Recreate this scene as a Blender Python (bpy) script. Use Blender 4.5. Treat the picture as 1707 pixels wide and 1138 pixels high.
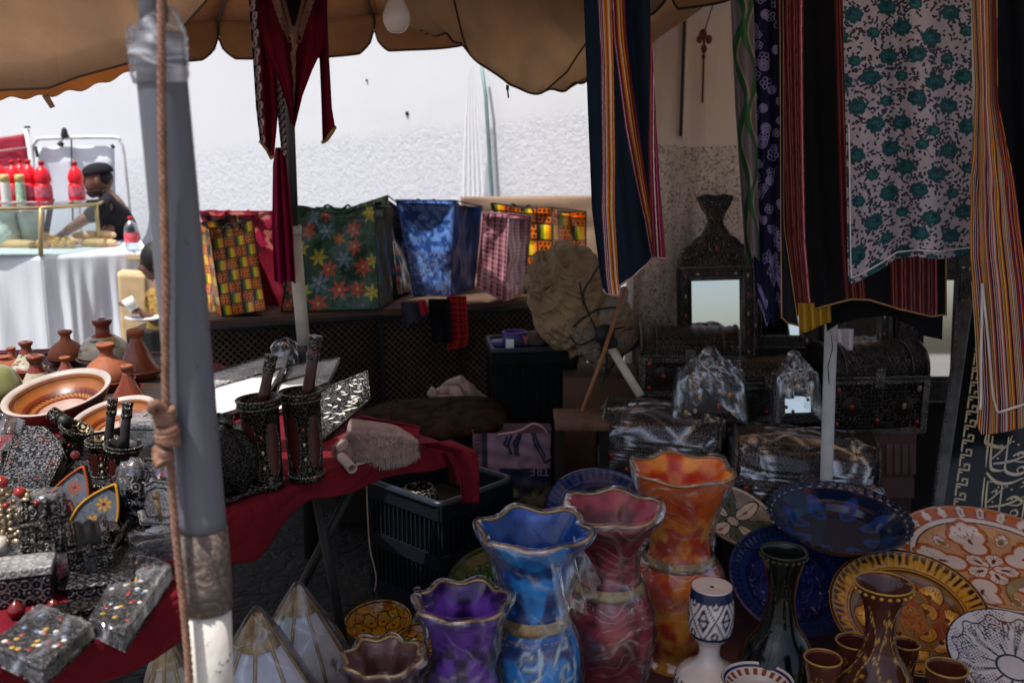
import bpy, bmesh, math, random
import numpy as np
from mathutils import Vector, Matrix
rad = math.radians
for o in list(bpy.data.objects): bpy.data.objects.remove(o)
SC = bpy.context.scene
# ------------------------------------------------------------------ camera
FP, CX, CY, CZ, PITCH = 1660.0, 853.5, 569.0, 1.55, rad(11.5)
cp, sp = math.cos(PITCH), math.sin(PITCH)
cam = bpy.data.cameras.new('camera'); camo = bpy.data.objects.new('camera', cam); SC.collection.objects.link(camo)
camo.location = (0, 0, CZ); camo.rotation_euler = (rad(90) - PITCH, 0, 0)
cam.sensor_width = 36; cam.lens = FP / 1707 * 36; cam.clip_start = .05; cam.clip_end = 800
cam.dof.use_dof = True; cam.dof.focus_distance = 2.6; cam.dof.aperture_fstop = 4.0
SC.camera = camo
# ------------------------------------------------------------------ sky, sun, exposure
SUN = Vector((-.30, -.27, .915)).normalized()
elev = math.asin(SUN.z); az = math.atan2(SUN.x, SUN.y)
w = bpy.data.worlds.new("World"); SC.world = w; w.use_nodes = True
nt = w.node_tree; bg = nt.nodes['Background']
sky = nt.nodes.new('ShaderNodeTexSky'); sky.sky_type = 'NISHITA'; sky.sun_disc = False
sky.sun_elevation = elev; sky.sun_rotation = az; sky.air_density = 1.0; sky.dust_density = 3.5; sky.ozone_density = .4
nt.links.new(sky.outputs[0], bg.inputs[0]); bg.inputs[1].default_value = .15
sl = bpy.data.lights.new('sun', 'SUN'); sl.energy = 4.8; sl.angle = rad(.5); sl.color = (1, .965, .91)
so = bpy.data.objects.new('sun', sl); SC.collection.objects.link(so); so.location = (-6, -6, 9)
so.rotation_euler = (-SUN).to_track_quat('-Z', 'Y').to_euler()
SC.view_settings.view_transform = 'Standard'; SC.view_settings.look = 'None'
SC.view_settings.exposure = 0.18; SC.view_settings.gamma = 1
SC.cycles.max_bounces = 8; SC.cycles.transparent_max_bounces = 24; SC.cycles.sample_clamp_indirect = 4
SC.cycles.caustics_reflective = False; SC.cycles.caustics_refractive = False
# ------------------------------------------------------------------ helpers
def P(px, py, d):
    """pixel of the photograph at world distance d along y -> point in the world"""
    px = np.asarray(px, float); py = np.asarray(py, float); d = np.asarray(d, float)
    u = (px - CX) / FP; v = (CY - py) / FP; dy = cp + v * sp; t = d / dy
    return np.stack(np.broadcast_arrays(u * t, d + 0 * t, CZ + t * (v * cp - sp)), -1)
def G(px, py, z):
    u = (px - CX) / FP; v = (CY - py) / FP; t = (z - CZ) / (v * cp - sp)
    return np.array([u * t, t * (cp + v * sp), z])
def S(n, d, py=569):
    return n * d / (cp + (CY - py) / FP * sp) / FP
def rgb(r, g=None, b=None):
    if g is None: r, g, b = r >> 16 & 255, r >> 8 & 255, r & 255
    return tuple(((x / 255) / 12.92 if x < 10.3 else ((x / 255 + .055) / 1.055) ** 2.4) for x in (r, g, b))
def ns(x, y, f=1., seed=0, n=6):
    r = np.random.RandomState(seed); o = 0
    for i in range(n):
        a = r.uniform(0, 6.283); k = f * r.uniform(.6, 1.7) * (1 + i * .25)
        o = o + np.sin(k * (np.cos(a) * x + np.sin(a) * y) * 6.283 + r.uniform(0, 6.28)) / (1 + i * .3)
    return o / 2.6
def vn(w, h, cells, seed, octv=3):
    """value noise field 0..1"""
    r = np.random.RandomState(seed); out = np.zeros((h, w)); tot = 0
    for o in range(octv):
        c = cells * 2 ** o; cy = max(2, int(c * h / w)) + 2
        g = r.rand(cy, c + 2); X = np.linspace(0, c, w); Y = np.linspace(0, cy - 2, h)
        xi = X.astype(int); yi = Y.astype(int); fx = X - xi; fy = (Y - yi)[:, None]; fx = fx * fx * (3 - 2 * fx); fy = fy * fy * (3 - 2 * fy)
        a = g[np.ix_(yi, xi)]; b = g[np.ix_(yi, xi + 1)]; c_ = g[np.ix_(yi + 1, xi)]; d = g[np.ix_(yi + 1, xi + 1)]
        out += ((a * (1 - fx) + b * fx) * (1 - fy) + (c_ * (1 - fx) + d * fx) * fy) / 2 ** o; tot += 1 / 2 ** o
    return out / tot
class CV:
    """a drawing surface whose colours are sampled at a mesh's vertices; width = 1, y upwards"""
    def __init__(s, w, h, c):
        s.w, s.h = w, h; s.a = np.empty((h, w, 3)); s.a[:] = c
    def win(s, x0, y0, x1, y1):
        a, b = max(0, int(x0 * s.w) - 1), min(s.w, int(x1 * s.w) + 2); c, d = max(0, int(y0 * s.w) - 1), min(s.h, int(y1 * s.w) + 2)
        if a >= b or c >= d: return None
        Y, X = np.mgrid[c:d, a:b]; return s.a[c:d, a:b], (X + .5) / s.w, (Y + .5) / s.w
    def put(s, A, m, c): A[:] = A * (1 - m[..., None]) + np.asarray(c) * m[..., None]
    def ell(s, x, y, rx, ry, c, a=0., alpha=1):
        r = max(rx, ry); W = s.win(x - r, y - r, x + r, y + r)
        if W is None: return
        A, X, Y = W; X = X - x; Y = Y - y; p = (X * math.cos(a) + Y * math.sin(a)) / rx; q = (-X * math.sin(a) + Y * math.cos(a)) / ry
        s.put(A, np.clip((1 - np.hypot(p, q)) * min(rx, ry) * s.w + .5, 0, 1) * alpha, c)
    def ring(s, x, y, r, wd, c):
        W = s.win(x - r - wd, y - r - wd, x + r + wd, y + r + wd)
        if W is None: return
        A, X, Y = W; s.put(A, np.clip((wd / 2 - abs(np.hypot(X - x, Y - y) - r)) * s.w + .5, 0, 1), c)
    def poly(s, pts, c):
        p = np.asarray(pts); W = s.win(p[:, 0].min(), p[:, 1].min(), p[:, 0].max(), p[:, 1].max())
        if W is None: return
        A, X, Y = W; ins = np.zeros(X.shape, bool); n = len(p)
        for i in range(n):
            (x0, y0), (x1, y1) = p[i], p[(i + 1) % n]
            if y0 == y1: continue
            ins ^= ((Y > y0) != (Y > y1)) & (X < (x1 - x0) * (Y - y0) / (y1 - y0) + x0)
        s.put(A, ins.astype(float), c)
    def line(s, pts, wd, c, close=False):
        p = [np.asarray(q, float) for q in pts]
        if close: p.append(p[0])
        for a, b in zip(p[:-1], p[1:]):
            W = s.win(min(a[0], b[0]) - wd, min(a[1], b[1]) - wd, max(a[0], b[0]) + wd, max(a[1], b[1]) + wd)
            if W is None: continue
            A, X, Y = W; d = b - a; L = max(1e-12, d @ d); t = np.clip(((X - a[0]) * d[0] + (Y - a[1]) * d[1]) / L, 0, 1)
            s.put(A, np.clip((wd / 2 - np.hypot(X - a[0] - t * d[0], Y - a[1] - t * d[1])) * s.w + .5, 0, 1), c)
    def mask(s, m, c): s.put(s.a, m.astype(float), c)
    def grid(s):
        Y, X = np.mgrid[0:s.h, 0:s.w]; return (X + .5) / s.w, (Y + .5) / s.w
    def mot(s, cells, lo, hi, seed=1):
        s.a *= (lo + (hi - lo) * vn(s.w, s.h, cells, seed))[..., None]; return s
    def at(s, uv):
        x = np.clip(uv[:, 0] * (s.w - 1), 0, s.w - 1.001); y = np.clip(uv[:, 1] * (s.h - 1), 0, s.h - 1.001)
        xi = x.astype(int); yi = y.astype(int); fx = (x - xi)[:, None]; fy = (y - yi)[:, None]; a = s.a
        return (a[yi, xi] * (1 - fx) + a[yi, xi + 1] * fx) * (1 - fy) + (a[yi + 1, xi] * (1 - fx) + a[yi + 1, xi + 1] * fx) * fy
def gridF(nu, nv):
    i = np.arange(nu * nv).reshape(nv, nu)
    return np.stack([i[:-1, :-1], i[:-1, 1:], i[1:, 1:], i[1:, :-1]], -1).reshape(-1, 4)
def UV(nu, nv):
    u, v = np.meshgrid(np.linspace(0, 1, nu), np.linspace(0, 1, nv)); return u, v
def smooth(prof, n=48):
    p = np.asarray(prof, float); k = len(p); t = np.linspace(0, k - 1, n); i = np.clip(t.astype(int), 0, k - 2); f = (t - i)[:, None]
    a = p[np.clip(i - 1, 0, k - 1)]; b = p[i]; c = p[i + 1]; d = p[np.clip(i + 2, 0, k - 1)]
    return .5 * (2 * b + (c - a) * f + (2 * a - 5 * b + 4 * c - d) * f ** 2 + (3 * b - a - 3 * c + d) * f ** 3)
def TR(loc=(0, 0, 0), rot=(0, 0, 0), sc=1):
    from mathutils import Euler
    s_ = (sc, sc, sc) if not hasattr(sc, '__len__') else sc
    return np.array(Matrix.LocRotScale(Vector(loc), Euler(rot), Vector(s_)))
def xf(V, T):
    return V if T is None else V @ T[:3, :3].T + T[:3, 3]
class MB:
    """collects shapes that become ONE mesh object"""
    def __init__(s): s.V = []; s.F = []; s.C = []; s.M = []; s.S = []; s.n = 0; s.items = []
    def add(s, V, F, mi=0, col=None, sm=True, T=None):
        V = xf(np.asarray(V, float).reshape(-1, 3), T); F = F if isinstance(F, list) and np.ndim(F[0]) == 2 else [F]; s.items.append((V, F, mi, col, sm))
        s.V.append(V)
        for f in F:
            f = np.asarray(f, int)
            if len(f) == 0: continue
            s.F.append(f + s.n); s.M.append(np.full(len(f), mi)); s.S.append(np.full(len(f), sm))
        if col is None: col = np.ones((len(V), 3))
        col = np.asarray(col, float)
        if col.ndim == 1: col = np.tile(col, (len(V), 1))
        s.C.append(col); s.n += len(V); return s
    def grid(s, fn, nu, nv, mi=0, cv=None, T=None, uvt=None):
        u, v = UV(nu, nv); V = fn(u, v)
        if isinstance(V, tuple): V = np.stack(np.broadcast_arrays(*V), -1)
        uv = np.stack([u.ravel(), v.ravel()], -1)
        if uvt: uv = uvt(uv)
        return s.add(V, gridF(nu, nv), mi, cv.at(uv) if cv is not None else None, T=T)
    def quad(s, c4, nu=8, nv=8, amp=0., f=3., seed=1, mi=0, cv=None, T=None, uvt=None):
        a, b, c, d = [np.asarray(q, float) for q in c4]           # bl, br, tr, tl
        N = np.cross(b - a, d - a); N = N / (np.linalg.norm(N) + 1e-9)
        def fn(u, v):
            U, W = u[..., None], v[..., None]
            p = a * (1 - U) * (1 - W) + b * U * (1 - W) + c * U * W + d * (1 - U) * W
            return p + N * (amp * ns(u, v, f, seed))[..., None] if amp else p
        return s.grid(fn, nu, nv, mi, cv, T, uvt)
    def box(s, c, sz, T=None, mi=0, rot=None, col=None, taper=1.):
        x, y, z = [q / 2 for q in sz]
        V = np.array([[sx * x * (taper if sz_ < 0 else 1), sy * y * (taper if sz_ < 0 else 1), sz_ * z] for sz_ in (-1, 1) for sy in (-1, 1) for sx in (-1, 1)])
        V = xf(V, TR(c, rot or (0, 0, 0)))
        F = [[0, 2, 3, 1], [4, 5, 7, 6], [0, 1, 5, 4], [2, 6, 7, 3], [0, 4, 6, 2], [1, 3, 7, 5]]
        return s.add(V, F, mi, col, False, T)
    def tube(s, pts, r, n=8, mi=0, T=None, col=None, close=False):
        p = np.asarray(pts, float); k = len(p); r = np.broadcast_to(np.asarray(r, float), (k,))
        t = np.gradient(p, axis=0); t /= np.linalg.norm(t, axis=1)[:, None] + 1e-12
        u = np.cross(t[0], [0, 0, 1.]);  u = u if np.linalg.norm(u) > .1 else np.cross(t[0], [1., 0, 0]); u /= np.linalg.norm(u)
        V = []; a = np.arange(n) * 2 * math.pi / n
        for i in range(k):
            u = u - t[i] * (u @ t[i]); u /= np.linalg.norm(u) + 1e-12; w_ = np.cross(t[i], u)
            V.append(p[i] + r[i] * (np.cos(a)[:, None] * u + np.sin(a)[:, None] * w_))
        V = np.concatenate(V); i = np.arange(n); F = []
        for j in range(k - 1 + (1 if close else 0)):
            b0 = j * n; b1 = ((j + 1) % k) * n; F.append(np.stack([b0 + i, b0 + (i + 1) % n, b1 + (i + 1) % n, b1 + i], -1))
        F = [np.concatenate(F)]
        if not close: F += [[list(range(n))[::-1]], [list(range((k - 1) * n, k * n))]]
        return s.add(V, F, mi, col, True, T)
    def lathe(s, prof, n=40, mi=0, T=None, flut=None, cv=None, sm=0, col=None, jit=0, seed=0, jf=3):
        p = smooth(prof, sm) if sm else np.asarray(prof, float)
        L = np.r_[0, np.cumsum(np.hypot(*np.diff(p, axis=0).T))]; L /= L[-1]
        u, k = UV(n + 1, len(p)); a = u * 2 * math.pi + math.pi / 2; k = np.arange(len(p))[:, None] + 0 * u
        r = p[:, 0][:, None] + 0 * u; z = p[:, 1][:, None] + 0 * u; v = L[:, None] + 0 * u
        if flut: r, z = flut(a, v, r, z)
        if jit: r = r + jit * (ns(np.cos(a) * .5 + z * 3, np.sin(a) * .5 + z * 2, jf, seed) * np.minimum(1, r / .01))
        V = np.stack([r * np.cos(a), r * np.sin(a), z], -1); uv = np.stack([u.ravel(), v.ravel()], -1)
        return s.add(V, gridF(n + 1, len(p)), mi, cv.at(uv) if cv is not None else col, T=T)
    def sph(s, c, r, n=12, mi=0, T=None, col=None):
        r = (r, r, r) if not hasattr(r, '__len__') else r
        u, v = UV(n + 1, n // 2 + 2); a = u * 2 * math.pi; b = (v - .5) * math.pi
        return s.add(np.stack([c[0] + r[0] * np.cos(a) * np.cos(b), c[1] + r[1] * np.sin(a) * np.cos(b), c[2] + r[2] * np.sin(b)], -1), gridF(n + 1, n // 2 + 2), mi, col, T=T)
    def prism(s, pts, th, T=None, mi=0, col=None, y0=0.):
        """outline in x,z extruded along y"""
        p = np.asarray(pts, float); n = len(p)
        V = np.concatenate([np.stack([p[:, 0], np.full(n, y0), p[:, 1]], -1), np.stack([p[:, 0], np.full(n, y0 + th), p[:, 1]], -1)])
        i = np.arange(n); return s.add(V, [[list(range(n))], [list(range(2 * n - 1, n - 1, -1))], np.stack([i, i + n, (i + 1) % n + n, (i + 1) % n], -1)], mi, col, False, T)
    def build(s, name, mats, parent=None, world=False, bev=0, loc=None, solid=0, rot=None, sub=0, split=False):
        if split and len(s.items) > 1:
            for it in s.items: q = MB().add(*it).build(name, mats, parent, world, bev, loc, solid, rot, sub)
            return q
        V = np.concatenate(s.V); C = np.concatenate(s.C)
        if not isinstance(mats, (list, tuple)): mats = [mats]
        o_loc = Vector((0, 0, 0))
        if world:
            if parent is not None: V = V - np.array(WLOC[parent.name])
            else:
                o_loc = Vector(((V[:, 0].min() + V[:, 0].max()) / 2, (V[:, 1].min() + V[:, 1].max()) / 2, V[:, 2].min())); V = V - np.array(o_loc)
        me = bpy.data.meshes.new(name); me.vertices.add(len(V)); me.vertices.foreach_set('co', V.astype('f').ravel())
        cnt = np.concatenate([np.full(len(f), f.shape[1]) for f in s.F]); loops = np.concatenate([f.ravel() for f in s.F])
        me.loops.add(len(loops)); me.loops.foreach_set('vertex_index', loops.astype('i'))
        me.polygons.add(len(cnt)); me.polygons.foreach_set('loop_start', np.r_[0, np.cumsum(cnt)[:-1]].astype('i'))
        me.polygons.foreach_set('loop_total', cnt.astype('i'))
        me.update(calc_edges=True)
        me.polygons.foreach_set('material_index', np.concatenate(s.M).astype('i')); me.polygons.foreach_set('use_smooth', np.concatenate(s.S))
        at = me.color_attributes.new('Col', 'FLOAT_COLOR', 'POINT'); at.data.foreach_set('color', np.c_[C, np.ones(len(C))].astype('f').ravel())
        for m in mats: me.materials.append(m)
        me.update()
        o = bpy.data.objects.new(name, me); SC.collection.objects.link(o); o.location = o_loc
        if loc is not None: o.location = loc
        if rot is not None: o.rotation_euler = rot
        if parent is not None: o.parent = parent
        WLOC[o.name] = tuple(o_loc) if parent is None else WLOC[parent.name]
        if bev: b = o.modifiers.new('bevel', 'BEVEL'); b.width = bev; b.segments = 2; b.limit_method = 'ANGLE'; b.angle_limit = rad(40)
        if solid: q = o.modifiers.new('thickness', 'SOLIDIFY'); q.thickness = solid; q.offset = 0
        if sub: q = o.modifiers.new('subdivision', 'SUBSURF'); q.levels = sub; q.render_levels = sub
        return o
WLOC = {}
def thing(name, label, cat, loc=(0, 0, 0), rot=(0, 0, 0), group=None):
    o = bpy.data.objects.new(name, None); SC.collection.objects.link(o); o.empty_display_size = .1
    o.location = [float(q) for q in loc]; o.rotation_euler = rot; WLOC[o.name] = tuple(float(q) for q in loc)
    return tag(o, label, cat, group)
def tag(o, label, cat, group=None, kind=None):
    o['label'] = label; o['category'] = cat
    if group: o['group'] = group
    if kind: o['kind'] = kind
    return o
def struct(o): o['kind'] = 'structure'; return o
def dup(root, loc, rot=None, label=None, sc=1):
    def cp_(o, par):
        c = o.copy(); SC.collection.objects.link(c); c.parent = par
        for ch in [x for x in kids.get(o.name, [])]: cp_(ch, c)
        return c
    kids = {}
    for o in SC.objects:
        if o.parent: kids.setdefault(o.parent.name, []).append(o)
    c = cp_(root, None); c.location = [float(q) for q in loc]
    if rot is not None: c.rotation_euler = rot
    c.scale = (sc, sc, sc)
    if label: c['label'] = label
    return c
# ------------------------------------------------------------------ materials
class NT:
    def __init__(s, name):
        s.m = bpy.data.materials.new(name); s.m.use_nodes = True; s.t = s.m.node_tree; s.t.nodes.clear()
        s.out = s.n('OutputMaterial'); s.co = s.n('TexCoord').outputs['Object']
    def n(s, k, **kw):
        x = s.t.nodes.new('ShaderNode' + k)
        for a, b in kw.items(): setattr(x, a, b)
        return x
    def l(s, a, b): s.t.links.new(a, b)
    def set(s, inp, v):
        if hasattr(v, 'is_output'): s.l(v, inp)
        else: inp.default_value = (*v, 1) if isinstance(v, tuple) and len(v) == 3 and inp.type == 'RGBA' else v
    def noise(s, sc, det=4, dist=0., co=None, scl=None, rough=.55):
        co = co or s.co
        if scl: mp = s.n('Mapping'); s.l(co, mp.inputs[0]); mp.inputs['Scale'].default_value = scl; co = mp.outputs[0]
        x = s.n('TexNoise'); s.l(co, x.inputs['Vector']); x.inputs['Scale'].default_value = sc; x.inputs['Detail'].default_value = det
        x.inputs['Distortion'].default_value = dist; x.inputs['Roughness'].default_value = rough; return x.outputs['Fac']
    def vor(s, sc, feat='F1', co=None):
        x = s.n('TexVoronoi', feature=feat); s.l(co or s.co, x.inputs['Vector']); x.inputs['Scale'].default_value = sc; return x.outputs['Distance']
    def ramp(s, f, st):
        x = s.n('ValToRGB'); s.l(f, x.inputs[0]); e = x.color_ramp.elements
        while len(e) < len(st): e.new(.5)
        for q, (p, c) in zip(e, st): q.position = p; q.color = (*c, 1) if hasattr(c, '__len__') else (c, c, c, 1)
        return x.outputs[0]
    def mix(s, f, a, b, bt='MIX'):
        x = s.n('Mix', data_type='RGBA', blend_type=bt); s.set(x.inputs[0], f); s.set(x.inputs[6], a); s.set(x.inputs[7], b); return x.outputs[2]
    def math(s, op, a, b=0.):
        x = s.n('Math', operation=op); s.set(x.inputs[0], a); s.set(x.inputs[1], b); return x.outputs[0]
    def bump(s, h, st, d=.01):
        x = s.n('Bump'); s.l(h, x.inputs['Height']); x.inputs['Strength'].default_value = st; x.inputs['Distance'].default_value = d; return x.outputs[0]
    def pbr(s, base, rough=.5, metal=0., nrm=None, coat=0., sheen=0., trans=0., ior=1.45, spec=None, emis=None):
        x = s.n('BsdfPrincipled'); s.set(x.inputs['Base Color'], base); s.set(x.inputs['Roughness'], rough); s.set(x.inputs['Metallic'], metal)
        if nrm: s.l(nrm, x.inputs['Normal'])
        x.inputs['Coat Weight'].default_value = coat; x.inputs['Coat Roughness'].default_value = .06; x.inputs['Sheen Weight'].default_value = sheen; x.inputs['Transmission Weight'].default_value = trans
        x.inputs['IOR'].default_value = ior
        x.inputs['Specular IOR Level'].default_value = .3
        if spec is not None: x.inputs['Specular IOR Level'].default_value = spec
        return x.outputs[0]
    def crease(s, sc, st, nrm=None, scl=None):
        a = s.math('ABSOLUTE', s.math('SUBTRACT', s.noise(sc, 2, .8, scl=scl), .5)); b = s.math('ABSOLUTE', s.math('SUBTRACT', s.noise(sc * 2.7, 2, .5, scl=scl), .5))
        h = s.math('ADD', s.math('POWER', a, .6), s.math('MULTIPLY', s.math('POWER', b, .6), .4)); x = s.n('Bump'); s.l(h, x.inputs['Height']); x.inputs['Strength'].default_value = st; x.inputs['Distance'].default_value = .25 / sc
        if nrm: s.l(nrm, x.inputs['Normal'])
        return x.outputs[0]
    def fin(s, sh): s.l(sh, s.out.inputs[0]); return s.m
    def mixsh(s, f, a, b):
        x = s.n('MixShader'); s.set(x.inputs[0], f); s.l(a, x.inputs[1]); s.l(b, x.inputs[2]); return x.outputs[0]
MATS = {}
def mat(name, c, c2=None, sc=12, rough=.6, metal=0., bump=.25, bs=60, coat=0., sheen=0., scl=None, dist=0., spec=None, rv=.0, bd=.004, crease=None):
    if name in MATS: return MATS[name]
    t = NT(name); c2 = c2 or tuple(q * .72 for q in c)
    base = t.mix(t.ramp(t.noise(sc, 5, dist, scl=scl), [(.3, 0), (.7, 1)]), c, c2)
    nrm = t.bump(t.noise(bs, 4, scl=scl), bump, bd) if bump else None
    ro = rough
    if crease: nrm = t.crease(crease[0], crease[1], nrm)
    if rv: x = t.n('MapRange'); t.l(t.noise(sc * 1.7, 4), x.inputs[0]); x.inputs[3].default_value = rough - rv; x.inputs[4].default_value = rough + rv; ro = x.outputs[0]
    MATS[name] = t.fin(t.pbr(base, ro, metal, nrm, coat, sheen, spec=spec)); return MATS[name]
def matC(name, rough=.6, metal=0., bump=.2, bs=120, coat=0., sheen=0., lo=.78, hi=1.12, sc=25, scl=None, spec=None, transl=0, bd=.002):
    """colour drawn per vertex, with weathering noise"""
    if name in MATS: return MATS[name]
    t = NT(name); a = t.n('Attribute', attribute_name='Col').outputs['Color']
    v = t.ramp(t.noise(sc, 4), [(.25, lo), (.75, hi)]); base = t.mix(1.0, a, v, 'MULTIPLY')
    nrm = t.bump(t.noise(bs, 3, scl=scl), bump, bd) if bump else None
    sh = t.pbr(base, rough, metal, nrm, coat, sheen, spec=spec)
    if transl:
        tr = t.n('BsdfTranslucent'); t.l(base, tr.inputs[0]); sh = t.mixsh(transl, sh, tr.outputs[0])
    MATS[name] = t.fin(sh); return MATS[name]
def film(name='clear_film', str_=.55, milk=.05, sc=22, seedoff=0., scl=(1, 1, .35), tint=(.93, .95, 1)):
    if name in MATS: return MATS[name]
    t = NT(name); w_ = t.n('TexNoise'); t.l(t.co, w_.inputs['Vector']); w_.inputs['Scale'].default_value = sc * .35; w_.inputs['Detail'].default_value = 2
    def lines(scl_, k, wd):
        mp = t.n('Mapping'); a = t.n('VectorMath', operation='MULTIPLY_ADD'); t.l(w_.outputs['Color'], a.inputs[0]); a.inputs[1].default_value = (3.2 / sc,) * 3; t.l(t.co, a.inputs[2]); t.l(a.outputs[0], mp.inputs[0]); mp.inputs['Scale'].default_value = scl_
        v = t.vor(sc * k, 'DISTANCE_TO_EDGE', mp.outputs[0]); return v, t.ramp(v, [(0., 1.), (wd * .35, .55), (wd, 0.)])
    v1, l1 = lines((scl[0], scl[1], scl[2] * .55), .5, .07); v2, l2 = lines((scl[0] * .5, scl[1] * .5, scl[2] * 1.3), .8, .05)
    gate = t.ramp(t.noise(sc * .22, 3, .5), [(.46, 0.), (.64, 1.)])
    low = t.noise(sc * .3, 2, .6); h = t.math('ADD', low, t.math('MULTIPLY', t.math('MINIMUM', v1, .2), .35)); h = t.math('ADD', h, t.math('MULTIPLY', t.math('MINIMUM', v2, .15), .25)); nr = t.bump(h, .8, .35 / sc)
    g = t.n('BsdfGlossy'); g.inputs['Roughness'].default_value = .10; g.inputs['Color'].default_value = (*tint, 1); t.l(nr, g.inputs['Normal'])
    d = t.n('BsdfDiffuse'); d.inputs[0].default_value = (.72, .73, .77, 1); t.l(nr, d.inputs[1]); tr = t.n('BsdfTransparent')
    ln = t.math('MULTIPLY', t.math('MAXIMUM', l1, l2), t.math('MULTIPLY_ADD', gate, .62)); ln.node.inputs[2].default_value = .03
    lw = t.n('LayerWeight'); lw.inputs[0].default_value = .14; t.l(nr, lw.inputs[1])
    f = t.math('MINIMUM', t.math('ADD', t.math('MULTIPLY', ln, str_ * .26), t.math('MULTIPLY', lw.outputs['Fresnel'], .8)), .9)
    s2 = t.mixsh(t.math('ADD', f, .02), tr.outputs[0], g.outputs[0]); mk = t.math('ADD', t.math('MULTIPLY', ln, milk * 2.2), milk * .3)
    MATS[name] = t.fin(t.mixsh(mk, s2, d.outputs[0])); return MATS[name]
def metalwork(name, lo=(.008, .007, .007), hi=(.42, .40, .38), sc=70, rough=.32, metal=.85, amt=.5, bump=.9):
    """embossed pressed-metal sheet: dark recesses, worn bright tops, rows of tiny studs and scrolls"""
    if name in MATS: return MATS[name]
    t = NT(name); a = t.vor(sc, 'SMOOTH_F1'); b = t.noise(sc * .55, 5, 3.5); c = t.vor(sc * 2.4)
    vv = t.n('TexVoronoi'); t.l(t.co, vv.inputs['Vector']); vv.inputs['Scale'].default_value = sc * .58; vv.inputs['Randomness'].default_value = .35
    ring = t.math('MULTIPLY_ADD', t.math('SINE', t.math('MULTIPLY', vv.outputs['Distance'], 17.)), .22); ring.node.inputs[2].default_value = .22
    h = t.math('ADD', t.math('MULTIPLY', a, .45), t.math('MULTIPLY', b, .65)); h = t.math('ADD', h, t.math('ADD', t.math('MULTIPLY', c, -.2), ring))
    base = t.mix(t.ramp(h, [(.60, 0.), (.60 + amt * .45, 1.)]), lo, hi)
    dirt = t.ramp(t.noise(9, 4), [(.35, .35), (.7, 1.)]); base = t.mix(1., base, dirt, 'MULTIPLY')
    MATS[name] = t.fin(t.pbr(base, rough, metal, t.bump(h, bump, .004))); return MATS[name]
def wood(name, c, c2, sc=14, rough=.65, scl=(1, 1, .12), bump=.3):
    return mat(name, c, c2, sc, rough, 0, bump, sc * 3, scl=scl, dist=1.5)
# ================================================================== THE SETTING
def make_ground():
    t = NT('paving'); n = t.noise(1.3, 6); v = t.vor(2.2, 'DISTANCE_TO_EDGE'); s_ = t.noise(60, 4)
    c = t.mix(t.ramp(n, [(.35, 0), (.7, 1)]), (.15, .135, .125), (.24, .22, .2)); c = t.mix(t.ramp(s_, [(.4, 0), (.75, .5)]), c, (.08, .07, .065))
    c = t.mix(t.ramp(v, [(.0, 1.), (.018, 0.)]), c, (.05, .045, .04))
    m = t.fin(t.pbr(c, .85, 0, t.bump(s_, .4, .006)))
    b = MB(); b.grid(lambda u, v: ((u - .5) * 120, (v - .35) * 120, 0 * u), 40, 40)
    return struct(b.build('ground', m))
make_ground()
# --- the far sunlit wall: smooth whitewash above, rough stucco below
WA, WB = np.array([1.75, 5.40]), np.array([-9.0, 11.35])       # two ends in x,y
def wall_hit(px, py):
    """point where a pixel's ray meets the wall"""
    u = (px - CX) / FP; v = (CY - py) / FP; dx, dy, dz = u, cp + v * sp, v * cp - sp
    d = WB - WA; n = np.array([-d[1], d[0]]); t = (n @ WA) / (n @ np.array([dx, dy])); return np.array([t * dx, t * dy, CZ + t * dz])
L = float(np.linalg.norm(WB - WA)); ang = math.atan2(*(WB - WA)[::-1])
def wall_local(px, py):
    p = wall_hit(px, py); return float((p[:2] - WA) @ (WB - WA) / L), float(p[2])
(la, za), (lb, zb) = wall_local(985, 178), wall_local(330, 245)
k_ = (zb - za) / (lb - la)
def far_wall():
    t = NT('whitewash'); sx = t.n('SeparateXYZ'); t.l(t.co, sx.inputs[0])
    wob = t.noise(5, 5); zz = t.math('ADD', sx.outputs[2], t.math('MULTIPLY', t.math('SUBTRACT', wob, .5), .16))
    lim = t.math('MULTIPLY_ADD', sx.outputs[0], k_); lim.node.inputs[2].default_value = za - k_ * la
    low = t.ramp(t.math('SUBTRACT', lim, zz), [(.0, 0.), (.08, 1.)])
    c1 = t.mix(t.ramp(t.noise(.8, 5), [(.35, 0), (.7, 1)]), (.66, .68, .71), (.60, .62, .66))
    c1 = t.mix(t.ramp(t.noise(2.5, 6, 1, scl=(3, 3, .3)), [(.6, 0.), (.8, .25)]), c1, (.55, .54, .53))
    c2 = t.mix(t.ramp(t.noise(26, 5, 1.2), [(.35, 0), (.65, 1)]), (.64, .66, .71), (.56, .58, .63))
    b1 = t.bump(t.noise(30, 6, .5, rough=.6), .38, .02)
    sm = t.pbr(c1, .8, 0, t.bump(t.noise(3, 3), .15, .02)); ru = t.pbr(c2, .9, 0, b1)
    m = t.fin(t.mixsh(low, sm, ru))
    b = MB(); b.box((L / 2, -.15, 3.0), (L, .3, 6.0))
    for px, py, r in ((612, 134, .008), (679, 189, .014)):
        l, z = wall_local(px, py); b.sph((l, .004, z), (r, .012, r), 8, 1)
    o = b.build('stucco_wall', [m, mat('iron_dark', (.03, .03, .035))], loc=(WA[0], WA[1], 0), rot=(0, 0, ang + math.pi * 0))
    return tag(o, 'long sunlit white wall with rough stucco on its lower half, behind the whole market', 'wall')
WA2 = WA
far = far_wall()
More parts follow.
